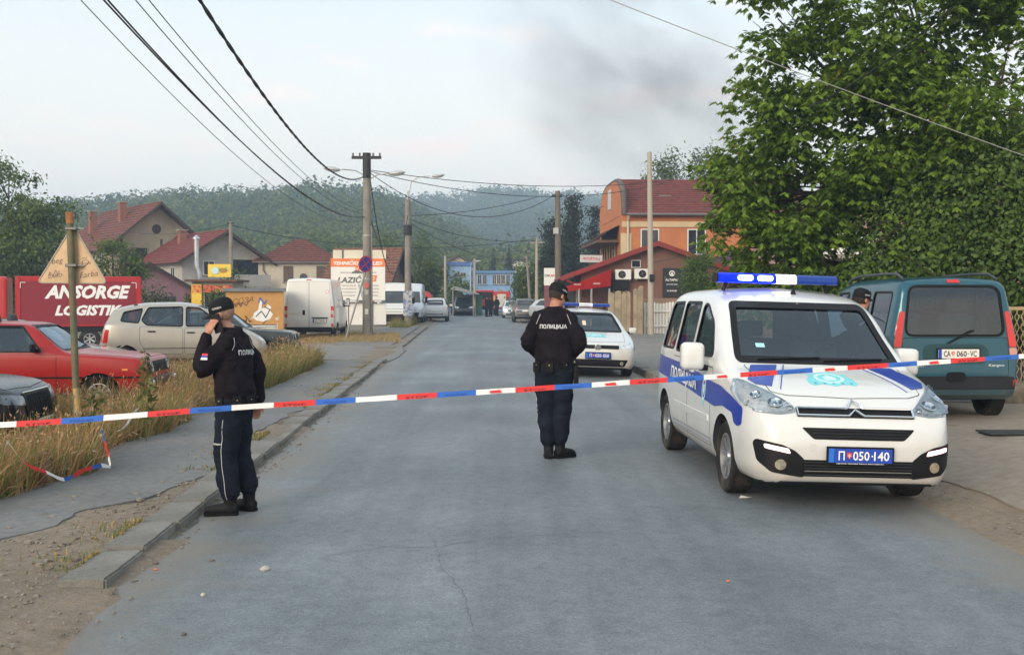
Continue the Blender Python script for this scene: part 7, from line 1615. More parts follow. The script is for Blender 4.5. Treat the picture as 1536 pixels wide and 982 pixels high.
def chestnut():
 rng = np.random.default_rng(42); base = Vector((9.3, 20.8, .1))
 t = thing('chestnut_tree', 'large leafy tree with drooping hand-shaped leaves behind the teal van', 'tree', base)
 P = lambda px, py, d: at(px, py, d)-base
 spec = [(1290, 330, 19.6, 2.0, 1.7, 1.2), (1180, 300, 19.5, 1.45, 1.5, 1.0), (1120, 280, 20, 1.1, 1.2, .85), (1100, 250, 20.5, .8, .9, .5), (1195, 200, 20, 1.4, 1.5, .9), (1140, 150, 20.3, .75, .9, .55), (1200, 110, 20, 1.1, 1.3, .85), (1300, 190, 19, 1.9, 1.7, 1.2), (1290, 80, 19.5, 1.7, 1.6, 1.1), (1180, 30, 20.5, .9, 1, .65), (1260, -20, 20, 1.8, 1.7, 1.3), (1400, 60, 19.5, 1.9, 1.8, 1.3), (1420, 190, 19, 1.8, 1.7, 1.2), (1390, 290, 19, 1.6, 1.5, 1.0), (1500, 110, 20, 1.7, 1.7, 1.3), (1520, 230, 20.5, 1.5, 1.6, 1.2), (1400, -70, 20, 2.2, 2, 1.4), (1560, 0, 20.5, 2, 2, 1.5), (1200, 395, 19.5, 1.1, 1.1, .75), (1120, 350, 20, .75, .9, .6), (1270, 420, 19.2, .9, 1.0, .6), (1085, 330, 20.5, .5, .6, .35), (1340, 370, 19, 1.2, 1.2, .8), (1150, 405, 20, .95, 1, .7), (1105, 440, 20.5, .7, .8, .55), (1175, 455, 20, .9, .9, .5), (1235, 465, 19.6, .9, .9, .5), (1230, 250, 20.5, 1.6, 1.2, 1.1), (1330, 260, 20.5, 1.8, 1.3, 1.2), (1440, 130, 20.8, 1.8, 1.3, 1.2)]
 B = [(*P(a, b, d), rx, ry, rz) for a, b, d, rx, ry, rz in spec]
 trunk_mesh((0, 0, -.1), (.2, .1, 5.2), .26, B, rng, 26).build('trunk', BARK, t, 60, fix=False)
 ncl = 20500
 cp, cd = blob_points(subblobs(B, rng, 9, .42), ncl, rng, .8)
 def sprig(cp, cd, rng):
  """seven leaflets fanned from one point and hanging"""
  n = len(cp); k = 7; axis_ = cd*np.array([1, 1, .3])+rng.normal(size=cd.shape)*.45+np.array([0, 0, .05]); axis_ /= np.linalg.norm(axis_, axis=1, keepdims=True)
  up = np.array([0, 0, 1.0])+axis_*.3; sd = np.cross(axis_, up); sd /= np.linalg.norm(sd, axis=1, keepdims=True)+1e-9
  out = []
  for j in range(k):
   a = (j-(k-1)/2)/k*3.6; L = (.070+.070*math.cos(a*.55)**2)*rng.uniform(.75, 1.25, n)
   dr = axis_*math.cos(a)+sd*math.sin(a); dr = dr+np.array([0, 0, -1])*rng.uniform(.35, 1.0, n)[:, None]; dr /= np.linalg.norm(dr, axis=1, keepdims=True)
   wd = np.cross(dr, np.array([0, 0, 1.0])); wd /= np.linalg.norm(wd, axis=1, keepdims=True)+1e-9; nn = np.cross(wd, dr)
   v = np.empty((n, 4, 3)); v[:, 0] = cp+dr*.01; m_ = cp+dr*L[:, None]*.6; W = L[:, None]*.20
   v[:, 1] = m_+wd*W-nn*.010; v[:, 2] = cp+dr*L[:, None]+np.array([0, 0, -1])*L[:, None]*.12; v[:, 3] = m_-wd*W-nn*.010; out.append(v)
  return np.stack(out, 1).reshape(-1, 4, 3)
 far_ = cp
 crown = mobj('crown', leaves_mesh('crown', sprig(cp, cd, rng), LF_CH), t); crown['kind'] = 'stuff'
 proto = [leaves_mesh('leaf_sprig', sprig(np.zeros((1, 3)), np.array([[math.cos(a)*.5, -1, .1]]), rng)*1.15, LF_CH) for a in np.linspace(0, 3, 6)]
 q, qd = blob_points([b for b, s_ in zip(B, spec) if s_[2] < 19.8], 900, rng, .08); keep = np.argsort(q[:, 1])[:220]
 for i in keep:
  o = bpy.data.objects.new('leaf_sprig', proto[i % 6]); link(o, t); o.location = q[i]+np.array([0, -.12, 0]); o.rotation_euler = (0, 0, rng.uniform(-1, 1)); o.scale = (1, 1, 1)
chestnut()
def hedge():
 rng = np.random.default_rng(8)
 t = thing('shrub', 'dense dark climbing shrub overgrowing the fence behind the teal van', 'shrub', (8.8, 18.4, .1)); b0 = Vector((8.8, 18.4, .1))
 spec = [(1350, 350, 18.6, .9, .8, 1.1), (1420, 330, 18.4, 1.0, .8, 1.2), (1500, 300, 18.2, 1.1, .9, 1.3), (1560, 290, 18, 1.2, .9, 1.5), (1330, 420, 18.6, .9, .8, .9), (1420, 410, 18.3, 1, .8, 1.0), (1510, 400, 18.0, 1.1, .8, 1.1), (1580, 380, 17.8, 1.1, .8, 1.3), (1545, 240, 18.2, .8, .7, .6), (1280, 450, 18.8, .7, .7, .5), (1230, 440, 19.0, .6, .6, .5), (1480, 465, 18, 1.2, .7, .6), (1380, 470, 18.2, 1.2, .7, .6)]
 B = [(*(at(a, b, d)-b0), x, y, z) for a, b, d, x, y, z in spec]
 trunk_mesh((0, .3, -.1), (0, .3, 1.6), .10, B, rng, 18).build('stems', BARK, t, 60, fix=False)
 pos, d = blob_points(B+subblobs(B, rng, 6, .45), 46000, rng, .5); d = d*.8+rng.normal(size=d.shape)*.5+np.array([0, -.2, .25])
 o = mobj('foliage', leaves_mesh('foliage', leaf_arrays(pos, d, rng.uniform(.035, .125, len(pos)), rng, .58, .55), LF_HEDGE), t); o['kind'] = 'stuff'
hedge()
def px_tree(name, label, px, top, bot_d, halfw, d, n, size, lm, seed, group=None, z0=0, shape='round', r0=.2, **kw):
 """broad tree whose crown spans px+-halfw pixels and reaches the pixel row top, standing at depth d"""
 s = d/FPX; x = (px-768)*s; ztop = CAM_Z+(HORIZON-top)*s; zb = bot_d; rx = halfw*s; h = ztop-zb; rng = random.Random(seed)
 blobs = []
 if shape == 'round':
  for k in range(9):
   f = k/8; zz = zb+h*(.25+.6*f*rng.uniform(.8, 1.1)); w = rx*(1-.55*abs(f-.35))
   blobs.append((x+rng.uniform(-.55, .55)*w, d+rng.uniform(-.5, .5)*w, min(zz, ztop-h*.12), w*.55, w*.55, h*.17))
  blobs.append((x+rng.uniform(-.2, .2)*rx, d, ztop-h*.13, rx*.42, rx*.42, h*.13))
 elif shape == 'cone':
  for k in range(9):
   f = k/8; w = rx*(1-f)**.8+.12*rx; blobs.append((x+rng.uniform(-.12, .12)*w, d+rng.uniform(-.1, .1)*w, zb+h*(.1+.88*f), w*.85, w*.85, h*.085))
 elif shape == 'pine':
  for k in range(12):
   f = k/11; w = rx*(1-.72*f)*rng.uniform(.7, 1.15); blobs.append((x+rng.uniform(-.4, .4)*w, d+rng.uniform(-.4, .4)*w, zb+h*(.14+.82*f), w*.62, w*.62, h*.06))
 return tree(name, label, (x, d, z0), blobs, r0, n, size, lm, seed, group=group, **kw)
TG = 'trees along the street'
px_tree('walnut_tree', 'tall dark tree at the far left above the red truck', 5, 232, -.5, 118, 64, 19000, .24, LF_DARK, 3, z0=-1, r0=.28, clusters=900)
px_tree('bushy_tree', 'bushy dark tree between the red truck and the big tiled house', 178, 362, -1, 50, 60, 6000, .20, LF_DARK, 4, z0=-1, clusters=500)
px_tree('bushy_tree', 'low green tree in front of the pink house', 238, 432, -1.0, 22, 62, 1900, .18, LF_MID, 5, z0=-1, clusters=220)
px_tree('leafy_shrub', 'round shrub to the left of the food kiosk', 281, 438, -1.0, 16, 61, 1100, .16, LF_MID, 6, z0=-1, r0=.08, cat='shrub')
px_tree('leafy_shrub', 'light green creeper shrub over the food kiosk roof', 350, 402, -.6, 34, 64, 2600, .16, LF_MID, 7, z0=-.6, r0=.1, cat='shrub', clusters=240)
px_tree('leafy_shrub', 'dark shrub hiding the lower part of the food kiosk', 325, 428, -.6, 26, 58, 1900, .16, LF_DARK, 57, z0=-.6, r0=.1, cat='shrub', clusters=160)
px_tree('broadleaf_tree', 'tall hazy tree left of the second lamp pole', 575, 345, .0, 55, 120, 5000, .38, LF_MID, 8, clusters=420)
px_tree('broadleaf_tree', 'hazy tree rising behind the tiled barn roof', 500, 350, .0, 85, 150, 6000, .45, LF_MID, 58, clusters=420)
px_tree('broadleaf_tree', 'green tree right of the second lamp pole above the red tent', 645, 385, .0, 34, 88, 4200, .26, LF_MID, 9, clusters=360)
px_tree('broadleaf_tree', 'tall hazy tree just right of the second lamp pole', 632, 352, .0, 30, 125, 3800, .36, LF_MID, 59, clusters=300)
px_tree('broadleaf_tree', 'round green tree left of the blue building', 690, 415, .0, 22, 104, 2600, .26, LF_DARK, 10, clusters=220)
px_tree('conifer', 'dark pointed conifer standing behind the blue building', 740, 377, .0, 14, 150, 2200, .34, LF_PINE, 11, shape='cone', droop=.6)
px_tree('conifer', 'taller dark conifer right of the one behind the blue building', 764, 372, .0, 15, 146, 2200, .34, LF_PINE, 12, shape='cone', droop=.6)
px_tree('pine_tree', 'dark spreading pine left of the tall wooden pole', 826, 328, .2, 40, 86, 8000, .24, LF_PINE, 13, shape='pine', clusters=700)
px_tree('pine_tree', 'tallest dark pine beside the orange house gable', 858, 292, .2, 44, 90, 9000, .25, LF_PINE, 14, shape='pine', clusters=800)
px_tree('pine_tree', 'dark pine partly hidden by the orange house', 893, 310, .2, 34, 94, 6000, .25, LF_PINE, 60, shape='pine', clusters=500)
px_tree('broadleaf_tree', 'light green tree under the dark pines beside the far pole', 793, 395, .2, 26, 82, 3600, .22, LF_MID, 15, clusters=300)
px_tree('broadleaf_tree', 'tree showing over the red tiled roof left of its tall pole', 995, 214, 3.5, 48, 92, 4200, .28, LF_MID, 16, clusters=360)
px_tree('broadleaf_tree', 'smoky tree over the red tiled roof nearest the big chestnut', 1060, 210, 3.5, 46, 96, 4200, .30, LF_MID, 17, clusters=360)
px_tree('leafy_shrub', 'dark bush beside the black sign on the brown house', 1046, 372, .05, 40, 40, 6500, .10, LF_HEDGE, 18, r0=.08, cat='shrub', clusters=500)
px_tree('leafy_shrub', 'green bush left of the white shop board', 806, 440, .05, 12, 74, 1200, .2, LF_YEL, 19, r0=.08, cat='shrub')
def grass(name, label, n, region, hts, cols, seed, lean=.35, heads=True):
 rng = np.random.default_rng(seed); pts = []
 while len(pts) < n:
  x, y = region(rng)
  if x is not None: pts.append((x, y))
 P = np.array(pts); z = np.array([land_z(a, b) for a, b in pts]); n = len(P)
 clump = np.array([noise.noise(Vector((a*1.3, b*1.3, seed))) for a, b in pts]); h = rng.uniform(*hts, n)*(1+.55*clump)
 az = rng.uniform(0, 2*np.pi, n)+0; ln = np.abs(rng.normal(0, lean, n))+.08; dx, dy = np.cos(az)*ln+.12, np.sin(az)*ln; w = rng.uniform(.003, .0075, n)
 base = np.c_[P, z]; tip = base+np.c_[dx*h, dy*h, h*np.sqrt(np.maximum(.15, 1-ln**2*.7))]; mid = base*.5+tip*.5+np.c_[-dx*h*.18, -dy*h*.18, h*.06]
 a2 = rng.uniform(0, np.pi, n); sd = np.c_[np.cos(a2), np.sin(a2), np.zeros(n)]*w[:, None]
 V = [np.stack([base-sd, base+sd, mid+sd*.8, mid-sd*.8], 1), np.stack([mid-sd*.8, mid+sd*.8, tip+sd*.1, tip-sd*.1], 1)]
 ci = rng.choice(len(cols), n, p=[c[1] for c in cols])
 mi = [ci, ci]
 if heads:
  k = rng.random(n) < .45; tb, tt = tip[k], (tip+(tip-mid)*.28)[k]; tt[:, 2] -= .025*rng.random(k.sum())*2; hw = sd[k]/w[k][:, None]*rng.uniform(.006, .012, k.sum())[:, None]; mh = tb*.6+tt*.4
  V.append(np.stack([tb, mh+hw, tt, mh-hw], 1)); mi.append(np.where(rng.random(k.sum()) < .5, len(cols)-1, len(cols)-2))
 V = np.concatenate(V); me = npmesh(name, V.reshape(-1, 3), np.arange(len(V)*4).reshape(-1, 4), [c[0] for c in cols], np.concatenate(mi))
 return tag(mobj(name, me), label, None, None, 'stuff')
G1 = leafmat('straw', (.30, .195, .075), (.54, .37, .15), None, .3); G2 = leafmat('green_blade', (.09, .13, .025), (.21, .25, .055), None, .35); G3 = leafmat('rust_head', (.30, .14, .08), (.48, .26, .15), None, .25); G4 = leafmat('pale_head', (.36, .26, .14), (.52, .40, .24), None, .3)
def reg1(rng):
 y = 6.8+(26.5-6.8)*rng.random()**1.35; u = -3.75-2.9*rng.random()**1.25; x = u+RS*y-.15*math.sin(y*1.7)-.25*noise.noise(Vector((y*.9, 1, 0)))
 if y < 8.5 and u > -3.9-(8.5-y)*.2: return None, None
 return x, y
grass('dry_grass', 'tall dry golden grass on the verge beside the footpath', 48000, reg1, (.16, .48), [(G1, .44), (G2, .30), (G4, .10), (G3, .16)], 3, .5)
def reg2(rng):
 y = 19+8.6*rng.random(); u = -3.4-1.5*rng.random(); return u+RS*y-.15, y
grass('green_grass', 'yellow green grass clump at the far end of the verge', 11000, reg2, (.22, .55), [(G2, .62), (G1, .26), (G4, .07), (G3, .05)], 4)
def reg3(rng):
 px = rng.uniform(428, 600); d = rng.uniform(39.5, 49); return (px-768)*d/FPX, d
grass('dry_grass', 'short straw grass around the foot of the concrete pole', 9000, reg3, (.06, .22), [(G1, .7), (G2, .16), (G4, .12), (G3, .02)], 5, .5)
def reg4(rng):
 y = rng.uniform(58, 73); return kerb_x(y)-.9-1.1*rng.random(), y
grass('verge_grass', 'greenish grass strip before the white small SUV', 5000, reg4, (.15, .5), [(G2, .7), (G1, .2), (G4, .08), (G3, .02)], 6, .4)
def reg5(rng):
 y = rng.uniform(6.7, 28); k = .28+.02*rng.random() if rng.random() < .55 else .3+abs(rng.normal(0, .18))
 if noise.noise(Vector((y*1.1, 77, 0))) < .05: return None, None
 return kerb_x(y)-k, y
grass('weeds', 'low weeds in the joint behind the kerb stones', 3200, reg5, (.015, .06), [(G2, .55), (G1, .43), (G4, .01), (G3, .01)], 7, .7, False)
def weed(px, py, d, h, lb, seed):
 rng = np.random.default_rng(seed); p_ = at(px, py, d); t = thing('tall_weed', lb, 'weed', (p_.x, p_.y, land_z(p_.x, p_.y)))
 MB().tube([(0, 0, 0), (.02, 0, h*.5), (-.02, .02, h)], [.010, .008, .003], 6).build('stem', mat('weed_stem', (.10, .13, .04), .8), t)
 n = 60; f = rng.random(n)**.7; pos = np.c_[rng.normal(0, .03, n), rng.normal(0, .03, n), h*(.15+.85*f)]; d_ = np.c_[rng.normal(size=(n, 2)), np.full(n, .6)]
 o = mobj('leaves', leaves_mesh('leaves', leaf_arrays(pos, d_, .17*(1.1-f*.6), rng, .35, .35), LF_YEL), t); o['kind'] = 'stuff'
weed(219, 590, 12.6, 1.05, 'tall green weed in front of the red hatchback bumper', 2)
weed(140, 600, 11.2, .75, 'leafy weed beside the foot of the triangular sign post', 3)
# ---- hills with forest
def hill(name, ridge, depth, foot, m, seed, thick=220):
 """terrain whose crest follows pixel points (px, py) at the given depth and slopes down towards the viewer"""
 f = pchip([(a, (HORIZON-b-17*(foot < 400))) for a, b in ridge]); xs = np.linspace(ridge[0][0], ridge[-1][0], 90); K = 26; vs = []
 for j in range(K+1):
  t = j/K
  for px in xs:
   d = foot+(depth-foot)*t if t <= .8 else depth*.8+foot*.2+(thick)*(t-.8)/.2; 
   crest = f(px)*depth/FPX; s_ = min(1, t/.8); prof = (s_**1.15) if t <= .8 else 1-.3*((t-.8)/.2)**1.5
   dd = foot+(depth-foot)*s_ if t <= .8 else depth+thick*(t-.8)/.2
   x = (px-768)*dd/FPX; z = -2+(crest+CAM_Z+2)*prof+(noise.noise(Vector((x*.012, dd*.012, seed)))*9*s_*(1 if t < .78 else .35))
   vs.append((x, dd, z))
 w_ = len(xs); fs = [(j*w_+i, j*w_+i+1, (j+1)*w_+i+1, (j+1)*w_+i) for j in range(K) for i in range(w_-1)]
 me = npmesh(name, vs, fs, [m], smooth=True); o = mobj(name, me); tag(o, kind='structure')
 return np.array(vs).reshape(K+1, w_, 3), o
HILLG = mat('hill_soil', (.035, .05, .018), .98, var=.3, vscale=.02)
def crowns(grid, n, rad, rng, lm, name, label, jrange=(0, 1), leaf=.9, kq=46):
 K, W, _ = grid.shape; V = []; 
 jj = rng.uniform(jrange[0]*(K-1), jrange[1]*(K-1)*.999, n); ii = rng.uniform(0, W-1.001, n); j0 = jj.astype(int); i0 = ii.astype(int); fj = (jj-j0)[:, None]; fi = (ii-i0)[:, None]
 P = (grid[j0, i0]*(1-fj)*(1-fi)+grid[j0+1, i0]*fj*(1-fi)+grid[j0, i0+1]*(1-fj)*fi+grid[j0+1, i0+1]*fj*fi)
 R = rng.uniform(.65, 1.4, n)*rad
 c = P+np.c_[np.zeros(n), np.zeros(n), R*.55]
 d = rng.normal(size=(n, kq, 3)); d[:, :, 2] = np.abs(d[:, :, 2])*1.0-.25; d /= np.linalg.norm(d, axis=2, keepdims=True)
 pos = c[:, None]+d*R[:, None, None]*rng.uniform(.72, 1.06, (n, kq, 1))*np.array([1, 1, 1.15])
 pos = pos.reshape(-1, 3); dd = d.reshape(-1, 3)+rng.normal(size=(n*kq, 3))*.35
 sz = np.repeat(R/rad*np.clip(P[:, 1]/grid[..., 1].max()*1.25, .35, 1), kq)*leaf*rng.uniform(.7, 1.4, n*kq); v = leaf_arrays(pos-0, dd, sz*1.5, rng, .9, 0, .3)
 me = leaves_mesh(name, v, lm); return tag(mobj(name, me), label, None, None, 'stuff')
LF_H1 = leafmat('forest_near', (.040, .075, .014), (.165, .185, .042), None, .2, .03, 0, 1.3); LF_H2 = leafmat('forest_far', (.045, .070, .018), (.16, .165, .05), None, .2, .015, 0, 2.0)
rng = np.random.default_rng(77)
gA, hA = hill('hill_left', [(-700, 300), (-300, 310), (0, 330), (90, 322), (150, 305), (190, 295), (250, 289), (300, 284), (350, 287), (420, 290), (500, 291), (530, 296), (600, 318), (680, 352), (760, 395), (830, 425)], 420, 150, HILLG, 1)
crowns(gA, 3800, 4.4, rng, LF_H1, 'hill_forest', 'wooded hillside on the left behind the houses', (.02, .86), .72, 100)
gB, hB = hill('hill_right', [(330, 310), (480, 300), (560, 296), (640, 300), (700, 297), (740, 288), (780, 283), (830, 288), (880, 293), (960, 300), (1100, 315), (1400, 310), (1900, 330)], 850, 330, HILLG, 2, 300)
crowns(gB, 4600, 6.5, rng, LF_H2, 'hill_forest', 'hazy wooded hill in the distance behind the blue building', (.02, .86), 1.15, 52)
gC, hC = hill('rise_behind', [(-400, 405), (200, 400), (420, 385), (520, 380), (600, 392), (700, 398), (800, 396), (900, 400), (1300, 405)], 230, 165, HILLG, 3, 60)
crowns(gC, 900, 3.6, rng, LF_H1, 'far_wood', 'low wooded rise between the town and the hills', (.1, .85), .5, 80)
# ---------------------------------------------------------------- poles, wires, signs, tape
POLEC = mat('pole_concrete', (.23, .205, .175), .9, var=.2, vscale=2, bump=.25, bscale=30, grime=((.13, .12, .11), .4, 1.5)); POLEM = mat('pole_pale', (.36, .325, .275), .7, var=.12, vscale=2, grime=((.22, .2, .18), .3, 2)); IRON = mat('iron_dark', (.03, .03, .032), .6, .5); LAMPH = mat('lamp_head', (.42, .43, .44), .45, .4); CERAM = mat('insulator', (.16, .12, .10), .25, coat=.5)
WIRE = mat('wire_black', (.012, .012, .014), .6, var=0)
def pole(name, label, px, base_d, top_py, r0, r1, m, group=None, lean=0.0, cat='pole', n=10, z0=None):
 x = (px-768)*base_d/FPX; z0 = land_z(x, base_d) if z0 is None else z0; zt = CAM_Z+(HORIZON-top_py)*base_d/FPX
 t = thing(name, label, cat, (x, base_d, z0), 0, group); MB().tube([(0, 0, -.2), (lean*.5, 0, (zt-z0)*.5), (lean, 0, zt-z0)], [r0, (r0+r1)/2, r1], n).build('shaft', m, t, 60)
 return t, zt-z0
def lamp(t, h, tip, name='lamp_arm'):
 """curved arm and a shallow lamp head"""
 tip = Vector(tip); a = Vector((0, 0, h)); sg = 1 if tip.x > 0 else -1
 arm = MB().tube([a, a+Vector((tip.x*.12, 0, (tip.z-h)*.75)), a+Vector((tip.x*.35, 0, (tip.z-h)*.97)), Vector((tip.x*.72, tip.y*.7, tip.z))], .03, 7).build(name, LAMPH, t, 60)
 hd = MB(); ball(hd, (0, 0, 0), (.36, .17, .10), 16); o = hd.build('lamp_head', LAMPH, t, 60, loc=(tip.x, tip.y, tip.z)); o.rotation_euler = (0, -.12*sg, 0)
 gl = MB(); ball(gl, (0, 0, -.045), (.27, .13, .075), 14); gl.build('lamp_glass', mat('lamp_glass', (.6, .62, .62), .15, coat=.5), o, 60)
P1, h1 = pole('utility_pole', 'concrete utility pole with black cross arm and two street lamps', 551, 46, 236, .21, .15, POLEC, n=8)
x1 = (551-768)*46/FPX; k1 = 46/FPX
ca = MB().box((0, -.1, h1-.05), (44*k1, .10, .12)).build('cross_arm', IRON, P1); MB().tube([(0, 0, h1-.9), (0, 0, h1+.15)], .17, 10).build('pole_band', IRON, P1, 60)
for xx in (-20, -10, 10, 20): MB().lathe([(.02, 0), (.045, .03), (.03, .06), (.05, .09), (.03, .13), (.002, .14)], 10, 0, Matrix.Translation((xx*k1, -.1, h1+.01))).build('insulator', CERAM, ca, 50)
lamp(P1, h1-1.3, (-50*k1, -.3, h1-.55)); lamp(P1, h1-1.5, (46*k1, -.3, h1-.72))
for zz in (2.4, 2.9, 4.2): MB().tube([(0, 0, zz), (0, 0, zz+.04)], .19, 10).build('steel_band', LAMPH, P1, 60)
MB().tube([(.21, -.12, 0), (.20, -.12, 4.6)], .035, 6).build('cable_conduit', GUT, P1)
for zz, w_, c_ in ((2.15, .17, (.55, .10, .08)), (1.85, .16, (.35, .34, .32)), (1.05, .14, (.62, .60, .55))): MB().bx(-w_/2, -.225, zz-.11, w_/2, -.215, zz+.11).build('sticker', mat('sticker%d' % int(zz*100), c_, .7, var=.2, vscale=20), P1)
P2, h2 = pole('lamp_pole', 'second concrete pole with a single long lamp arm', 612, 62, 300, .20, .15, POLEC)
k2 = 62/FPX; lamp(P2, h2, (46*k2, -.2, h2+35*k2)); MB().tube([(0, 0, h2), (0, 0, h2+.5)], .05, 8).build('lamp_socket', LAMPH, P2); MB().tube([(0, 0, h2*.72), (0, 0, h2*.80)], .24, 8).build('wire_clamp', IRON, P2)
MB().bx(-.24, -.24, .6, .24, -.215, 2.0).build('torn_posters', mat('posters', (.45, .44, .42), .8, var=.4, vscale=7, col2=(.10, .16, .32)), P2)
P3, h3 = pole('steel_pole', 'tall pale steel pole in front of the brown house', 977, 44, 229, .13, .095, POLEM, lean=-.10)
MB().bx(-.10, -.20, 2.15, .10, -.125, 2.45).build('meter_box', TRIM, P3, None, .02); MB().bx(-.16, -.05, h3-1.4, -.10, .05, h3-1.2).build('bracket', TRIM, P3)
P4, h4 = pole('wooden_pole', 'dark wooden pole rising behind the standing officer', 838, 55, 287, .19, .13, mat('weathered_wood', (.15, .125, .10), .9, var=.3, vscale=4, stretch=(8, 8, .6)), lean=-.06)
MB().box((-.1, 0, h4-.25), (.5, .12, .12)).build('cross_arm', IRON, P4); MB().box((-.15, -.1, 5.0), (.25, .2, .3)).build('junction_box', LAMPH, P4)
P5, h5 = pole('slim_pole', 'thin pale pole with cross bar further down on the right', 805, 72, 357, .12, .09, POLEM); MB().box((0, 0, h5-.3), (.8, .08, .08)).build('cross_arm', POLEM, P5)
P6, h6 = pole('slim_pole', 'leaning dark pole beside the pale one down the street', 797, 80, 384, .11, .08, POLEC, lean=-.35)
P7, h7 = pole('slim_pole', 'pale pole standing left of the roadside shelter', 668, 84, 383, .12, .09, POLEM)
P8, h8 = pole('slim_pole', 'pale pole in front of the blue building', 712, 98, 388, .13, .1, POLEM); P9, h9 = pole('lamp_post', 'thin street lamp post left of the pole by the blue building', 706, 102, 400, .07, .06, LAMPH); lamp(P9, h9, (.6, 0, h9+.5))
P10, h10 = pole('slim_pole', 'concrete pole between the tiled houses on the left', 347, 70, 333, .17, .12, POLEC, z0=-.8); MB().box((0, -.05, h10-.1), (.4, .1, .1)).build('cross_arm', IRON, P10)
# ---- wires
def wire(name, label, a, b, sag, r, group=None, n=24, twist=False, m=None):
 a, b = Vector(a), Vector(b); pts = [a.lerp(b, i/n)-Vector((0, 0, sag*4*(i/n)*(1-i/n))) for i in range(n+1)]
 if twist:
  n2 = n*6; pts = [a.lerp(b, i/n2)-Vector((0, 0, sag*4*(i/n2)*(1-i/n2))) for i in range(n2+1)]; mb = MB()
  for ph in (0, math.pi): mb.tube([p_+Vector((math.cos(i*.9+ph), 0, math.sin(i*.9+ph)))*r*.5 for i, p_ in enumerate(pts)], r*.8, 5)
 else: mb = MB().tube(pts, r, 5)
 return tag(mb.build(name, m or WIRE, None, 60, fix=False), label, 'wire', group)
T1 = Vector((x1, 46, land_z(x1, 46)+h1)); x2 = (612-768)*62/FPX; T2 = Vector((x2, 62, land_z(x2, 62)+h2)); x4 = (838-768)*55/FPX; T4 = Vector((x4-.06, 55, h4)); T3 = Vector(((974-768)*44/FPX, 44, h3)); x5 = (805-768)*72/FPX; T5 = Vector((x5, 72, h5))
wire('twisted_cable', 'thick twisted black cable sweeping up to the top of the sky', T1+Vector((0, -.1, -.75)), at(140, -260, 9), 1.15, .022, twist=True, n=30)
GW = 'bundle of overhead wires on the left'
WL = ['thick lower wire of the black pair in the bundle climbing to the upper left', 'thick upper wire of the black pair in the bundle climbing to the upper left', 'thin wire right of the thick pair in the bundle climbing to the upper left', 'thin outermost right wire in the bundle climbing to the upper left', 'hair-thin lowest wire in the bundle climbing to the upper left']
for i, (px_, py_, dd, zo, sg_, r_) in enumerate(((-60, -240, 9, -2.52, .85, .012), (-30, -220, 9.2, -2.50, .9, .012), (20, -220, 9.3, -2.35, .72, .007), (50, -215, 9.4, -2.25, .66, .007), (-75, -215, 9, -2.60, 1.05, .006))):
 wire('overhead_wire', WL[i], T1+Vector((-.1, -.1, zo)), at(px_, py_, dd), sg_, r_, GW)
wire('overhead_wire', 'long wire from the main pole across to the orange house, upper', T1+Vector((.1, 0, -.55)), at(1010, 270, 60), .5, .016); wire('overhead_wire', 'long wire from the main pole across to the orange house, lower', T1+Vector((.1, 0, -.6)), at(1000, 274, 60), .9, .016)
wire('overhead_wire', 'deeply sagging wire between the main pole and the wooden pole', T1+Vector((.1, 0, -.65)), T4+Vector((0, 0, -.15)), 1.5, .016)
wire('overhead_wire', 'wire from the lamp pole to the tall pole on the right, highest', T2+Vector((0, 0, -.9)), T5+Vector((0, 0, 2.6)), .25, .02); wire('overhead_wire', 'wire from the lamp pole to the thin pale pole on the right', T2+Vector((0, 0, -1.05)), T5+Vector((0, 0, -.2)), .5, .02); wire('overhead_wire', 'wire falling steeply from the lamp pole towards the far shelter', T2+Vector((0, 0, -1.1)), at(712, 392, 98), .9, .02)
wire('overhead_wire', 'wire from the lamp pole crossing to the slim far pole', T2+Vector((0, 0, -1.2)), at(797, 388, 80), .8, .018)
wire('overhead_wire', 'level wire across the hill from the left houses to the lamp pole', (Vector(((347-768)*70/FPX, 70, -.8+h10-.2))), T2+Vector((0, 0, -2.6)), .35, .022); wire('overhead_wire', 'wire leaving the left house pole towards the big tiled house', (Vector(((347-768)*70/FPX, 70, -.8+h10-.1))), at(180, 345, 90), .5, .02)
wire('overhead_wire', 'level wire between lamp pole and pale pole low over the street', T2+Vector((0, 0, -2.7)), T5+Vector((0, 0, -.1)), .15, .018)
wire('service_cable', 'looping cable hanging from the main pole to the lamp pole', T1+Vector((.15, 0, -1.0)), T2+Vector((0, 0, -.8)), 3.6, .022); wire('service_cable', 'slack cable dropping from the main pole behind the lamp pole', T1+Vector((.15, 0, -2.6)), at(596, 385, 75), .8, .022)
wire('overhead_wire', 'thin pale wire slanting across the big tree', (lambda a, b: a+(a-b)*.9+Vector((0, 0, .1)))(at(860, -26, 13.5), at(1512, 228, 15.2)), (lambda a, b: b+(b-a)*.35+Vector((0, 0, .1)))(at(860, -26, 13.5), at(1512, 228, 15.2)), .14, .006, m=mat('wire_pale', (.32, .32, .31), .6)); wire('overhead_wire', 'dark cable disappearing into the big tree crown', at(1215, 160, 15.5), at(1430, 10, 13), .1, .010)
wire('overhead_wire', 'wire from the wooden pole to the orange house', T4+Vector((0, 0, -.05)), at(905, 310, 64), .3, .015); wire('overhead_wire', 'drooping wire from the wooden pole to the awning corner', T4+Vector((0, 0, -2.7)), at(900, 330, 62), .5, .015)
wire('overhead_wire', 'wire crossing the brown gable to the tall pale pole', at(1085, 345, 60), T3+Vector((0, 0, -4.3)), .3, .014)
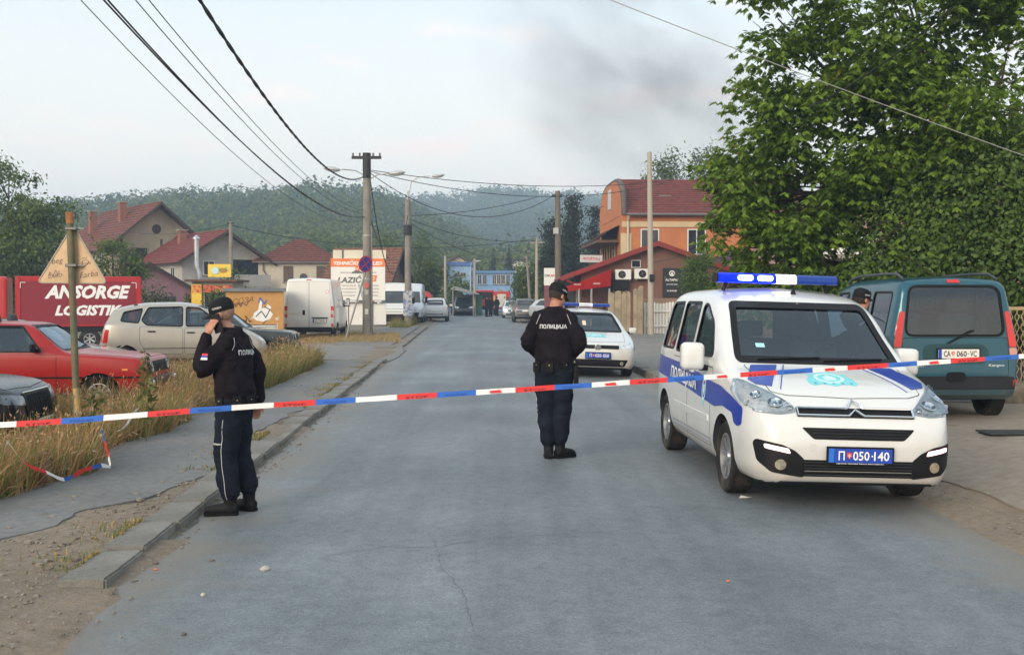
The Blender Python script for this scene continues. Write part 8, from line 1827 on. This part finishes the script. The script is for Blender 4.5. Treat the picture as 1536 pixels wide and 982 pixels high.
# ---- no-parking sign on a leaning post
b_ = gnd(516, 513, land_z(-8, 41)); tp = at(549, 405, b_.y-.3); t = thing('no_parking_sign', 'round blue and red no stopping sign on a leaning post', 'sign', b_); v = tp-b_
MB().tube([(0, 0, -.1), v], .035, 8).build('post', mat('post_steel', (.30, .30, .30), .5, .5), t)
Rm = Matrix.Translation(v+Vector((-.02, -.06, .22))) @ Matrix.Rotation(.16, 4, 'Y') @ Matrix.Rotation(.75, 4, 'Z') @ Matrix.Rotation(math.pi/2, 4, 'X')
SB, SR = mat('sign_blue', (.02, .045, .30), .45, var=.1), mat('sign_redrim', (.40, .03, .06), .45, var=.1)
dk = MB().lathe([(.30, 0), (.30, .02), (.002, .02)], 28, 0, Rm, close=True).build('disc', SB, t); MB().lathe([(.31, .015), (.31, .03), (.255, .03), (.255, .02)], 28, 0, Rm, close=True).build('red_rim', SR, dk)
for a in (.78, -.78): MB().box((0, 0, 0), (.05, .54, .008)).build('red_bar', SR, dk).matrix_local = Rm @ Matrix.Translation((0, 0, .026)) @ Matrix.Rotation(a, 4, 'Z')
# ---- billboard
d = 53; s_ = d/FPX; xa, xb = (497-768)*s_, (578-768)*s_; Z = lambda py: CAM_Z+(HORIZON-py)*s_; z0 = land_z(-7.5, 53); t = thing('billboard', 'white and orange vehicle inspection billboard behind the pole', 'billboard', ((xa+xb)/2, d, 0)); w2 = (xb-xa)/2
BW = mat('board_white', (.72, .71, .68), .55, var=.04); ORN = mat('board_orange', (.72, .17, .03), .5, var=.05); BGY = mat('board_grey', (.10, .10, .11), .5)
bd = MB().bx(-w2, -.08, Z(452), w2, 0, Z(388)).build('board', BW, t); MB().bx(-w2, -.095, Z(400), w2, -.083, Z(388)).build('orange_header', ORN, bd); MB().bx(-w2, -.1, Z(453.5), w2, -.002, Z(450)).build('lower_strip', BGY, bd)
MB().bx(-w2+.08, .05, Z(388), w2+.03, .15, Z(375)).build('upper_panel', mat('panel_beige', (.62, .58, .48), .6, var=.08), t)
for xx in (-.75, .55): MB().bx(xx-.03, .0, Z(388), xx+.03, .045, Z(374)).build('panel_batten', BGY, t)
for a, b in ((-.35*w2, w2+.02), ): MB().bx(a, .10, Z(487), b, .2, Z(455)).build('lower_panel', BW, t)
MB().bx(-w2*.98, .12, Z(487), -.4*w2, .2, Z(456)).build('lower_panel', BW, t)
for xx in (-.8, .62): MB().bx(xx-.05, .0, z0, xx+.05, .09, Z(452)).build('leg', LAMPH, t)
U = lambda px: (px-768)*s_-(xa+xb)/2
F_ = lambda px, py: frame_mtx((U(px), -.1, Z(py)), (1, 0, 0), (0, 0, 1))
text_obj('header_lettering', 'TEHNIČKI PREGLED', .2, WHITEP, bd, F_(537.5, 394), bold=.03, shear=.2, width=73*s_, height=7.2*s_)
text_obj('name_lettering', 'LAZIĆ', .3, BGY, bd, F_(525, 418.5), bold=.02, shear=.2, width=36*s_, height=11.5*s_)
pr_ = MB().prism([(U(549), Z(422)), (U(564), Z(422)), (U(566), Z(413)), (U(551), Z(413))], -.1, -.083, 'y').build('orange_tag', ORN, bd); text_obj('name_lettering', 'PRO', .2, WHITEP, bd, F_(557.5, 417.5) @ Matrix.Translation((0, 0, .004)), bold=.02, shear=.2, width=10*s_, height=5*s_)
MB().lathe([(3.6*s_, 0), (3.6*s_, .01), (.002, .01)], 18, 0, Matrix.Translation((U(537), -.088, Z(402.5))) @ Matrix.Rotation(math.pi/2, 4, 'X'), close=True).build('tick_disc', ORN, bd); text_obj('tick', '✓', .1, WHITEP, bd, F_(537, 402.5) @ Matrix.Translation((0, 0, .004)), width=4*s_, height=4*s_)
MB().prism([(U(528)+a*s_, Z(408)+b*s_) for a, b in ((0, -2), (0, 0), (3, .6), (5, 2.5), (11, 2.5), (14, .6), (17, 0), (17, -2))], -.095, -.083, 'y').build('car_outline', BGY, bd)
for i, (py, wd) in enumerate(((428, 21), (433, 23), (438, 20), (443, 18))):
 for px_, q_ in ((524, 1), (562, .6)): MB().bx(U(px_)-wd*q_*s_/2, -.095, Z(py+.9), U(px_)+wd*q_*s_/2, -.083, Z(py-.9)).build('text_line', mat('line_grey', (.45, .44, .43), .6), bd)
for px_, wd in ((519, 16), (556, 18)): MB().bx(U(px_)-wd*s_/2, -.095, Z(409), U(px_)+wd*s_/2, -.083, Z(408.3)).build('rule_line', BGY, bd)
for px_, wd, m_ in ((528, 20, BW), (557, 10, ORN), (567, 12, BW)): MB().bx(U(px_)-wd*s_/2, -.112, Z(452.7), U(px_)+wd*s_/2, -.102, Z(450.8)).build('text_line', m_, bd)
MB().prism([(U(537), Z(426)), (U(544), Z(450)), (U(549), Z(450)), (U(540), Z(426))], -.093, -.083, 'y').build('grey_swoosh', mat('swoosh', (.35, .40, .46), .5), bd)
d = 62; s_ = d/FPX; t = thing('shop_board', 'white upright shop board with red and black lettering by the wooden pole', 'sign', ((826-768)*s_, d, 0)); zt, zb = CAM_Z+(HORIZON-402)*s_, CAM_Z+(HORIZON-428)*s_; MB().bx(-.38, -.06, zb, .38, 0, zt).build('board', BW, t)
MB().bx(-.36, -.05, .05, .36, 0, zb-.01).build('lower_board', mat('board_maroon', (.18, .06, .07), .6), t)
text_obj('lettering', 'BIL', .2, BGY, t, frame_mtx((-.10, -.065, zt-.42), (1, 0, 0), (0, 0, 1)), width=.20, height=.13); text_obj('lettering', 'MAX', .2, PLR, t, frame_mtx((.16, -.065, zt-.42), (1, 0, 0), (0, 0, 1)), width=.28, height=.13); MB().lathe([(.07, 0), (.07, .006), (.04, .006), (.04, 0)], 14, 0, Matrix.Translation((-.28, -.062, zt-.42)) @ Matrix.Rotation(math.pi/2, 4, 'X'), close=True).build('logo_ring', BGY, t)
d = 84; q = at(793, 440, d); t = thing('direction_sign', 'small round blue direction sign on a thin post far down the street', 'sign', (q.x, d, 0)); MB().tube([(0, 0, 0), (0, 0, q.z+.3)], .03, 6).build('post', LAMPH, t); MB().lathe([(.3, 0), (.3, .02), (.002, .02)], 18, 0, Matrix.Translation((0, -.04, q.z)) @ Matrix.Rotation(math.pi/2, 4, 'X'), close=True).build('disc', SB, t); MB().prism([(-.12, q.z-.05), (.05, q.z-.05), (.05, q.z-.13), (.17, q.z), (.05, q.z+.13), (.05, q.z+.05), (-.12, q.z+.05)], -.085, -.066, 'y').build('arrow', WHITEP, t)
# ---- triangular sign seen from the back on a rusty painted post
d = 11.0; s_ = d/FPX; b_ = Vector(((116-768)*s_, d, land_z(-4.4, 11))); tp = at(104, 318, d); t = thing('warning_sign', 'back of a triangular warning sign with marker scribbles on a rusty post', 'sign', b_); v = tp-b_
RUSTP = mat('post_green_rust', (.105, .11, .065), .7, var=.3, vscale=7, bump=.2, bscale=60, grime=((.24, .10, .04), .85, 5)); MB().tube([(0, 0, -.2), v*.5, v], .034, 12).build('post', RUSTP, t, 60)
MB().tube([v*.955, v*1.0], .037, 12).build('rusty_top', mat('rust', (.30, .13, .05), .85, var=.4, vscale=16), t, 60); MB().tube([v*.02+Vector((0, 0, .2)), v*.30], .0355, 12).build('yellow_paint', mat('flaky_yellow', (.40, .26, .09), .8, var=.3, vscale=12, col2=(.20, .19, .13)), t, 60); MB().tube([v*.0, v*.02+Vector((0, 0, .2))], .0358, 12).build('blue_paint', mat('flaky_blue', (.10, .16, .24), .8, var=.3, vscale=12), t, 60)
A_, B_, C_ = [at(px_, py_, d+.06)-b_ for px_, py_ in ((110, 338), (57, 424), (161, 425))]
lp = roundloop([(p_.x, p_.z) for p_ in (A_, B_, C_)], .05, 4); BACK = mat('sign_back', (.50, .36, .23), .6, .25, var=.15, vscale=5, grime=((.36, .22, .12), .5, 4), bump=.08, bscale=30)
pl = MB().prism(lp, .05, .062, 'y').build('triangle_plate', BACK, t); rim = MB(); rim.tube([(a, .05, b) for a, b in lp]+[(lp[0][0], .05, lp[0][1])], .008, 6); rim.build('plate_rim', mat('rim_grey', (.42, .37, .32), .6, .4), pl)
for py_ in (343, 398): p_ = at(108, py_, d)-b_; MB().box(p_+Vector((0, .01, 0)), (.115, .10, .030)).build('clamp', GUT, t, None, .006); MB().tube([p_+Vector((.06, -.01, 0)), p_+Vector((.10, .03, 0))], .009, 6).build('clamp_bolt', LAMPH, t)
MK = mat('marker_ink', (.10, .06, .06), .6, var=.2); o4 = b_
def scrib(pts, w=.006):
 Q = [((px_-768)*s_-b_.x, CAM_Z+(HORIZON-py_)*s_-b_.z) for px_, py_ in pts]; return squiggle(pl, Q, w, MK, .047, 'scribble')
for pts in ([(70, 415), (73, 408), (77, 414), (81, 405), (84, 413), (88, 404)], [(118, 396), (126, 388), (132, 392), (126, 398), (120, 402)], [(120, 388), (130, 386)], [(118, 415), (126, 416)]): scrib(pts, .004)
for tx, px_, py_, wd in (('ŽAKO', 80, 413, 22), ('beg', 84, 392, 17), ('Farba', 131, 411, 27), ('Jovo', 127, 395, 15)): text_obj('scribble', tx, .1, MK, pl, frame_mtx(((px_-768)*s_-b_.x, .046, CAM_Z+(HORIZON-py_)*s_-b_.z), (1, 0, .12), (-.12, 0, 1)), bold=-.012, shear=.25, width=wd*s_)
# ---- barrier tape across the street
TR_, TB_, TW_ = mat('tape_red', (.66, .03, .03), .4, var=.05), mat('tape_blue', (.02, .12, .50), .4, var=.05), mat('tape_white', (.78, .78, .78), .4, var=.04); TK = mat('tape_ink', (.02, .01, .02), .6)
tape = thing('barrier_tape', 'taut red, white and blue barrier tape stretched across the whole street', 'barrier tape', (0, 0, 0))
Pa, Pb = Vector((-4.45, 4.95, 1.02)), Vector((6.25, 7.75, 1.45)); nT = 33; q_ = [at(0, 637, 5.45), at(346, 611.5, 5.75), at(768, 585, 6.1), at(1090, 563.5, 6.4), at(1536, 534, 6.9)]
fx = pchip([(p_.x, p_.z) for p_ in [Pa]+q_+[Pb]]); fd = pchip([(p_.x, p_.y) for p_ in [Pa]+q_+[Pb]])
bnd = [-55, 12, 82, 148, 216, 281, 345, 409, 472, 533, 595, 655, 714, 773, 832, 888, 945, 1002, 1057, 1112, 1168, 1222, 1275, 1338, 1382, 1434, 1487, 1540, 1595]; bnd = [-55-67*k_ for k_ in range(9, 0, -1)]+bnd+[1595+54*k_ for k_ in range(1, 11)]; seqm = [TW_, TR_, TB_]
r = random.Random(2); tw = lambda x: .25*noise.noise(Vector((x*1.1, 3, 0)))+.5
def tape_pt(x, v):
 a = tw(x); w = .0140; return Vector((x, fd(x)+math.cos(a*2.2)*v*w*.5, fx(x)+v*w+.0025*noise.noise(Vector((x*7, v*2, 0)))))
for i, (a, b) in enumerate(zip(bnd, bnd[1:])):
 xa = (a-768)*fd((a-768)*6/FPX)/FPX; xb = (b-768)*fd((b-768)*6/FPX)/FPX; mb = MB(); n_ = 6
 for j in range(n_):
  x0, x1_ = xa+(xb-xa)*j/n_, xa+(xb-xa)*(j+1)/n_
  for kk in range(3): v0, v1 = -1+2*kk/3, -1+2*(kk+1)/3; mb.add([tape_pt(x0, v0), tape_pt(x1_, v0), tape_pt(x1_, v1), tape_pt(x0, v1)], [(0, 1, 2, 3)])
 m_ = seqm[i % 3]; sg = mb.build('tape_segment', m_, tape, 80, fix=False)
 ps = text_geo('POLICIJA' if m_ is TB_ else 'STOP', 1, .0)
 if m_ is not TW_:
  xs = [v[0] for v in ps[0]]; ys = [v[1] for v in ps[0]]; wd = max(xs)-min(xs); hg = max(ys)-min(ys); out = []
  for vx, vy, _ in ps[0]: p_ = tape_pt(xa+(xb-xa)*(.22+.55*(vx-min(xs))/wd), -.55+.8*(vy-min(ys))/hg-.2); out.append((p_.x, p_.y-.003, p_.z))
  me = bpy.data.meshes.new('tape_lettering'); me.from_pydata(out, [], ps[1]); me.materials.append(TK if m_ is TR_ else mat('tape_ink_blue', (.01, .04, .22), .6)); mobj('tape_lettering', me, sg)
 elif i > 19:
  xm = xa+(xb-xa)*.5; mk = MB(); mk.add([tape_pt(xm-.03, -.7)+Vector((0, -.003, 0)), tape_pt(xm+.035, -.7)+Vector((0, -.003, 0)), tape_pt(xm+.025, .5)+Vector((0, -.003, 0)), tape_pt(xm-.035, .3)+Vector((0, -.003, 0))], [(0, 1, 2, 3)]); mk.build('tape_emblem', TR_, sg, fix=False)
for (xs_, ys_), lb_ in (((-4.45, 4.95), 'wooden stake holding the end of the barrier tape beside the dry grass'), ((6.25, 7.75), 'wooden stake holding the end of the barrier tape on the forecourt')):
 MB().box((0, 0, .75), (.05, .05, 1.5)).build('stake', mat('stake_wood', (.28, .19, .11), .85, var=.25, vscale=9), None, None, .004, loc=(xs_, ys_+.03, land_z(xs_, ys_)-.02)).update_tag(); o_ = COL.objects[-1]; tag(o_, lb_, 'stake')
lt = thing('loose_tape', 'loose scrap of striped barrier tape lying in the dry grass', 'barrier tape', gnd(110, 715, .05)); o5 = Vector(lt.location)
pix = [(3, 690, .10), (12, 662, .28), (16, 668, .22), (40, 696, .12), (70, 708, .06), (100, 718, .03), (128, 704, .04), (150, 698, .05), (166, 700, .04), (158, 665, .25), (152, 643, .42)]
PT = [at(a, b, 8.1+1.35*max(0, a)/160)-o5 for a, b, z_ in pix]
cols = [TW_, TW_, TR_, TR_, TW_, TB_, TR_, TB_, TW_, TR_, TB_]; LT = [0]; 
for a, b in zip(PT, PT[1:]): LT.append(LT[-1]+(b-a).length)
fxx, fyy, fzz = [pchip([(l_, p_[k_]) for l_, p_ in zip(LT, PT)]) for k_ in range(3)]; n_ = 64; sl = LT[-1]/n_
P_ = [Vector((fxx(i*sl), fyy(i*sl), fzz(i*sl))) for i in range(n_+1)]
for sgm in range(16):
 mb = MB()
 for i in range(sgm*4, sgm*4+4):
  w_ = lambda i_: (lambda t_: Vector((t_.z*.3, -.35, abs(t_.x)+.4)).normalized()*.028*(.7+.5*noise.noise(Vector((i_*.3, 0, 0)))))((P_[min(i_+1, n_)]-P_[max(i_-1, 0)]).normalized())
  a, b = w_(i), w_(i+1); mb.add([P_[i]-a, P_[i+1]-b, P_[i+1]+b, P_[i]+a], [(0, 1, 2, 3)])
 mb.build('tape_segment', cols[min(10, int(sgm*11/16))], lt, 80, fix=False)
lt2 = thing('loose_tape', 'torn white strip of tape hanging in the grass below the barrier', 'barrier tape', at(192, 632, 10.2)); mb = MB(); pp = [at(a, b, 10.2)-Vector(lt2.location) for a, b in ((206, 612), (198, 622), (190, 636), (182, 644), (176, 646))]
for a, b in zip(pp, pp[1:]): mb.add([a-Vector((.014, 0, .006)), b-Vector((.014, 0, .006)), b+Vector((.014, .02, .006)), a+Vector((.014, .02, .006))], [(0, 1, 2, 3)])
mb.build('strip', TW_, lt2, 80, fix=False)
st = MB(); st.lathe([(.06, -.1), (.052, .03), (.047, .13), (.043, .145), (.002, .14)], 12); q = at(66, 665, 9.6); tag(st.build('stump', mat('stump_wood', (.16, .10, .06), .9, var=.4, vscale=14, bump=.5, bscale=40), None, 50, loc=(q.x, q.y, land_z(q.x, q.y)+.16)), 'short cut wooden stump in the dry grass', 'stump')
for i, (px_, py_) in enumerate(((603, 489), (609, 487), (606, 484))):
 q = gnd(px_, py_, land_z(-6, 60)); tag(MB().bx(-.22, -.12, 0, .22, .12, .20).build('concrete_block', mat('block_orange', (.42, .20, .09), .9, var=.3, vscale=5, col2=(.55, .5, .42)), None, None, .015, loc=(q.x, q.y, q.z+(.20 if i == 2 else 0)), rot=(0, 0, .3*i)), ('orange and white marker block nearest the kerb', 'orange and white marker block beside the delivery van', 'orange and white marker block lying on top of the pair')[i], 'block')
lf = thing('lattice_fence', 'beige woven metal lattice fence at the right edge behind the teal van', 'fence', (0, 0, 0)); d = 17.0; zt, zb = CAM_Z+(HORIZON-460)*d/FPX, land_z(9, d)+.12; LATT = mat('lattice_beige', (.42, .31, .17), .6, .2, var=.15)
for pn in range(3):
 xa = (1516-768)*d/FPX-2.1+pn*2.0; xb = xa+1.96; fr = sub('panel', lf); mb = MB()
 for (a, b, c_, e) in ((xa, zb, xb, zb+.05), (xa, zt-.05, xb, zt), (xa, zb, xa+.05, zt), (xb-.05, zb, xb, zt)): mb.bx(a, d-.02, b, c_, d+.02, e)
 mb.build('panel_frame', LATT, fr); lm_ = MB(); n_ = 20
 for k_ in range(n_+1):
  for sd in (-1, 1):
   zz = [zb+(zt-zb)*i/8 for i in range(9)]; xx = xa+(xb-xa)*k_/n_; pts = [(xx+sd*.045*math.sin(i*math.pi), 0, 0) for i in range(9)]
   lm_.tube([(xx+(.035*sd if i % 2 else -.035*sd), d+sd*.004, z_) for i, z_ in enumerate(zz)], .007, 4)
 lm_.build('lattice', LATT, fr); MB().bx(xb, d-.04, land_z(9, d)-.1, xb+.06, d+.04, zt+.06).build('post', LATT, lf)
rk = MB(); ball(rk, (0, 0, 0), (.5, .3, .22), 12); me = rk.mesh('rubble_heap', [mat('rubble', (.20, .16, .12), .95, var=.4, vscale=9, bump=.8, bscale=18)])
for v_ in me.vertices: v_.co *= 1+.4*noise.noise(v_.co*6)
q = at(1530, 600, 16.2); tag(mobj('rubble_heap', me, None, 50, (q.x, 16.2, land_z(q.x, 16.2)+.08)), 'small heap of earth and rubble at the foot of the lattice fence', 'rubble')
small_litter()
# ---------------------------------------------------------------- smoke plume and haze
def smoke():
 m = bpy.data.materials.new('smoke'); m.use_nodes = True; n, l = nodes(m); n.clear(); o = n.new('ShaderNodeOutputMaterial'); pv = n.new('ShaderNodeVolumePrincipled'); l.new(pv.outputs[0], o.inputs['Volume'])
 pv.inputs['Color'].default_value = (.42, .42, .44, 1); pv.inputs['Anisotropy'].default_value = .2
 t = n.new('ShaderNodeTexCoord'); mp = n.new('ShaderNodeMapping'); l.new(t.outputs['Object'], mp.inputs[0])
 nz = n.new('ShaderNodeTexNoise'); nz.inputs['Scale'].default_value = 2.4; nz.inputs['Detail'].default_value = 6; nz.inputs['Roughness'].default_value = .6; l.new(mp.outputs[0], nz.inputs['Vector'])
 ln = n.new('ShaderNodeVectorMath'); ln.operation = 'LENGTH'; l.new(t.outputs['Object'], ln.inputs[0]); fo = n.new('ShaderNodeMapRange'); fo.inputs[1].default_value = .25; fo.inputs[2].default_value = 1.0; fo.inputs[3].default_value = 1; fo.inputs[4].default_value = 0; l.new(ln.outputs['Value'], fo.inputs[0])
 mr = n.new('ShaderNodeMapRange'); mr.inputs[1].default_value = .40; mr.inputs[2].default_value = .68; l.new(nz.outputs[0], mr.inputs[0])
 mu = n.new('ShaderNodeMath'); mu.operation = 'MULTIPLY'; l.new(fo.outputs[0], mu.inputs[0]); l.new(mr.outputs[0], mu.inputs[1]); m2 = n.new('ShaderNodeMath'); m2.operation = 'MULTIPLY'; l.new(mu.outputs[0], m2.inputs[0]); m2.inputs[1].default_value = SMOKE_D; l.new(m2.outputs[0], pv.inputs['Density'])
 mb = MB(); ball(mb, (0, 0, 0), 1.0, 20); d = 330; c = at(960, 135, d); o_ = mb.build('smoke', m, None, None, loc=c); k = d/FPX; o_.scale = (290*k, 170*k, 180*k); o_.rotation_euler = (0, .55, 0)
 tag(o_, 'dark grey smoke drifting over the trees behind the orange house', None, None, 'stuff')
SMOKE_D = .048
smoke()
HAZE_D = .00095
m = bpy.data.materials.new('haze'); m.use_nodes = True; n, l = nodes(m); n.clear(); o = n.new('ShaderNodeOutputMaterial'); pv = n.new('ShaderNodeVolumePrincipled'); pv.inputs['Color'].default_value = (.56, .75, 1.0, 1); pv.inputs['Density'].default_value = HAZE_D; pv.inputs['Anisotropy'].default_value = .0; l.new(pv.outputs[0], o.inputs['Volume'])
hz = MB().bx(-1450, -62, -4.5, 1450, 1300, 116).build('haze', m); tag(hz, 'thin bluish morning haze filling the valley', None, None, 'stuff')
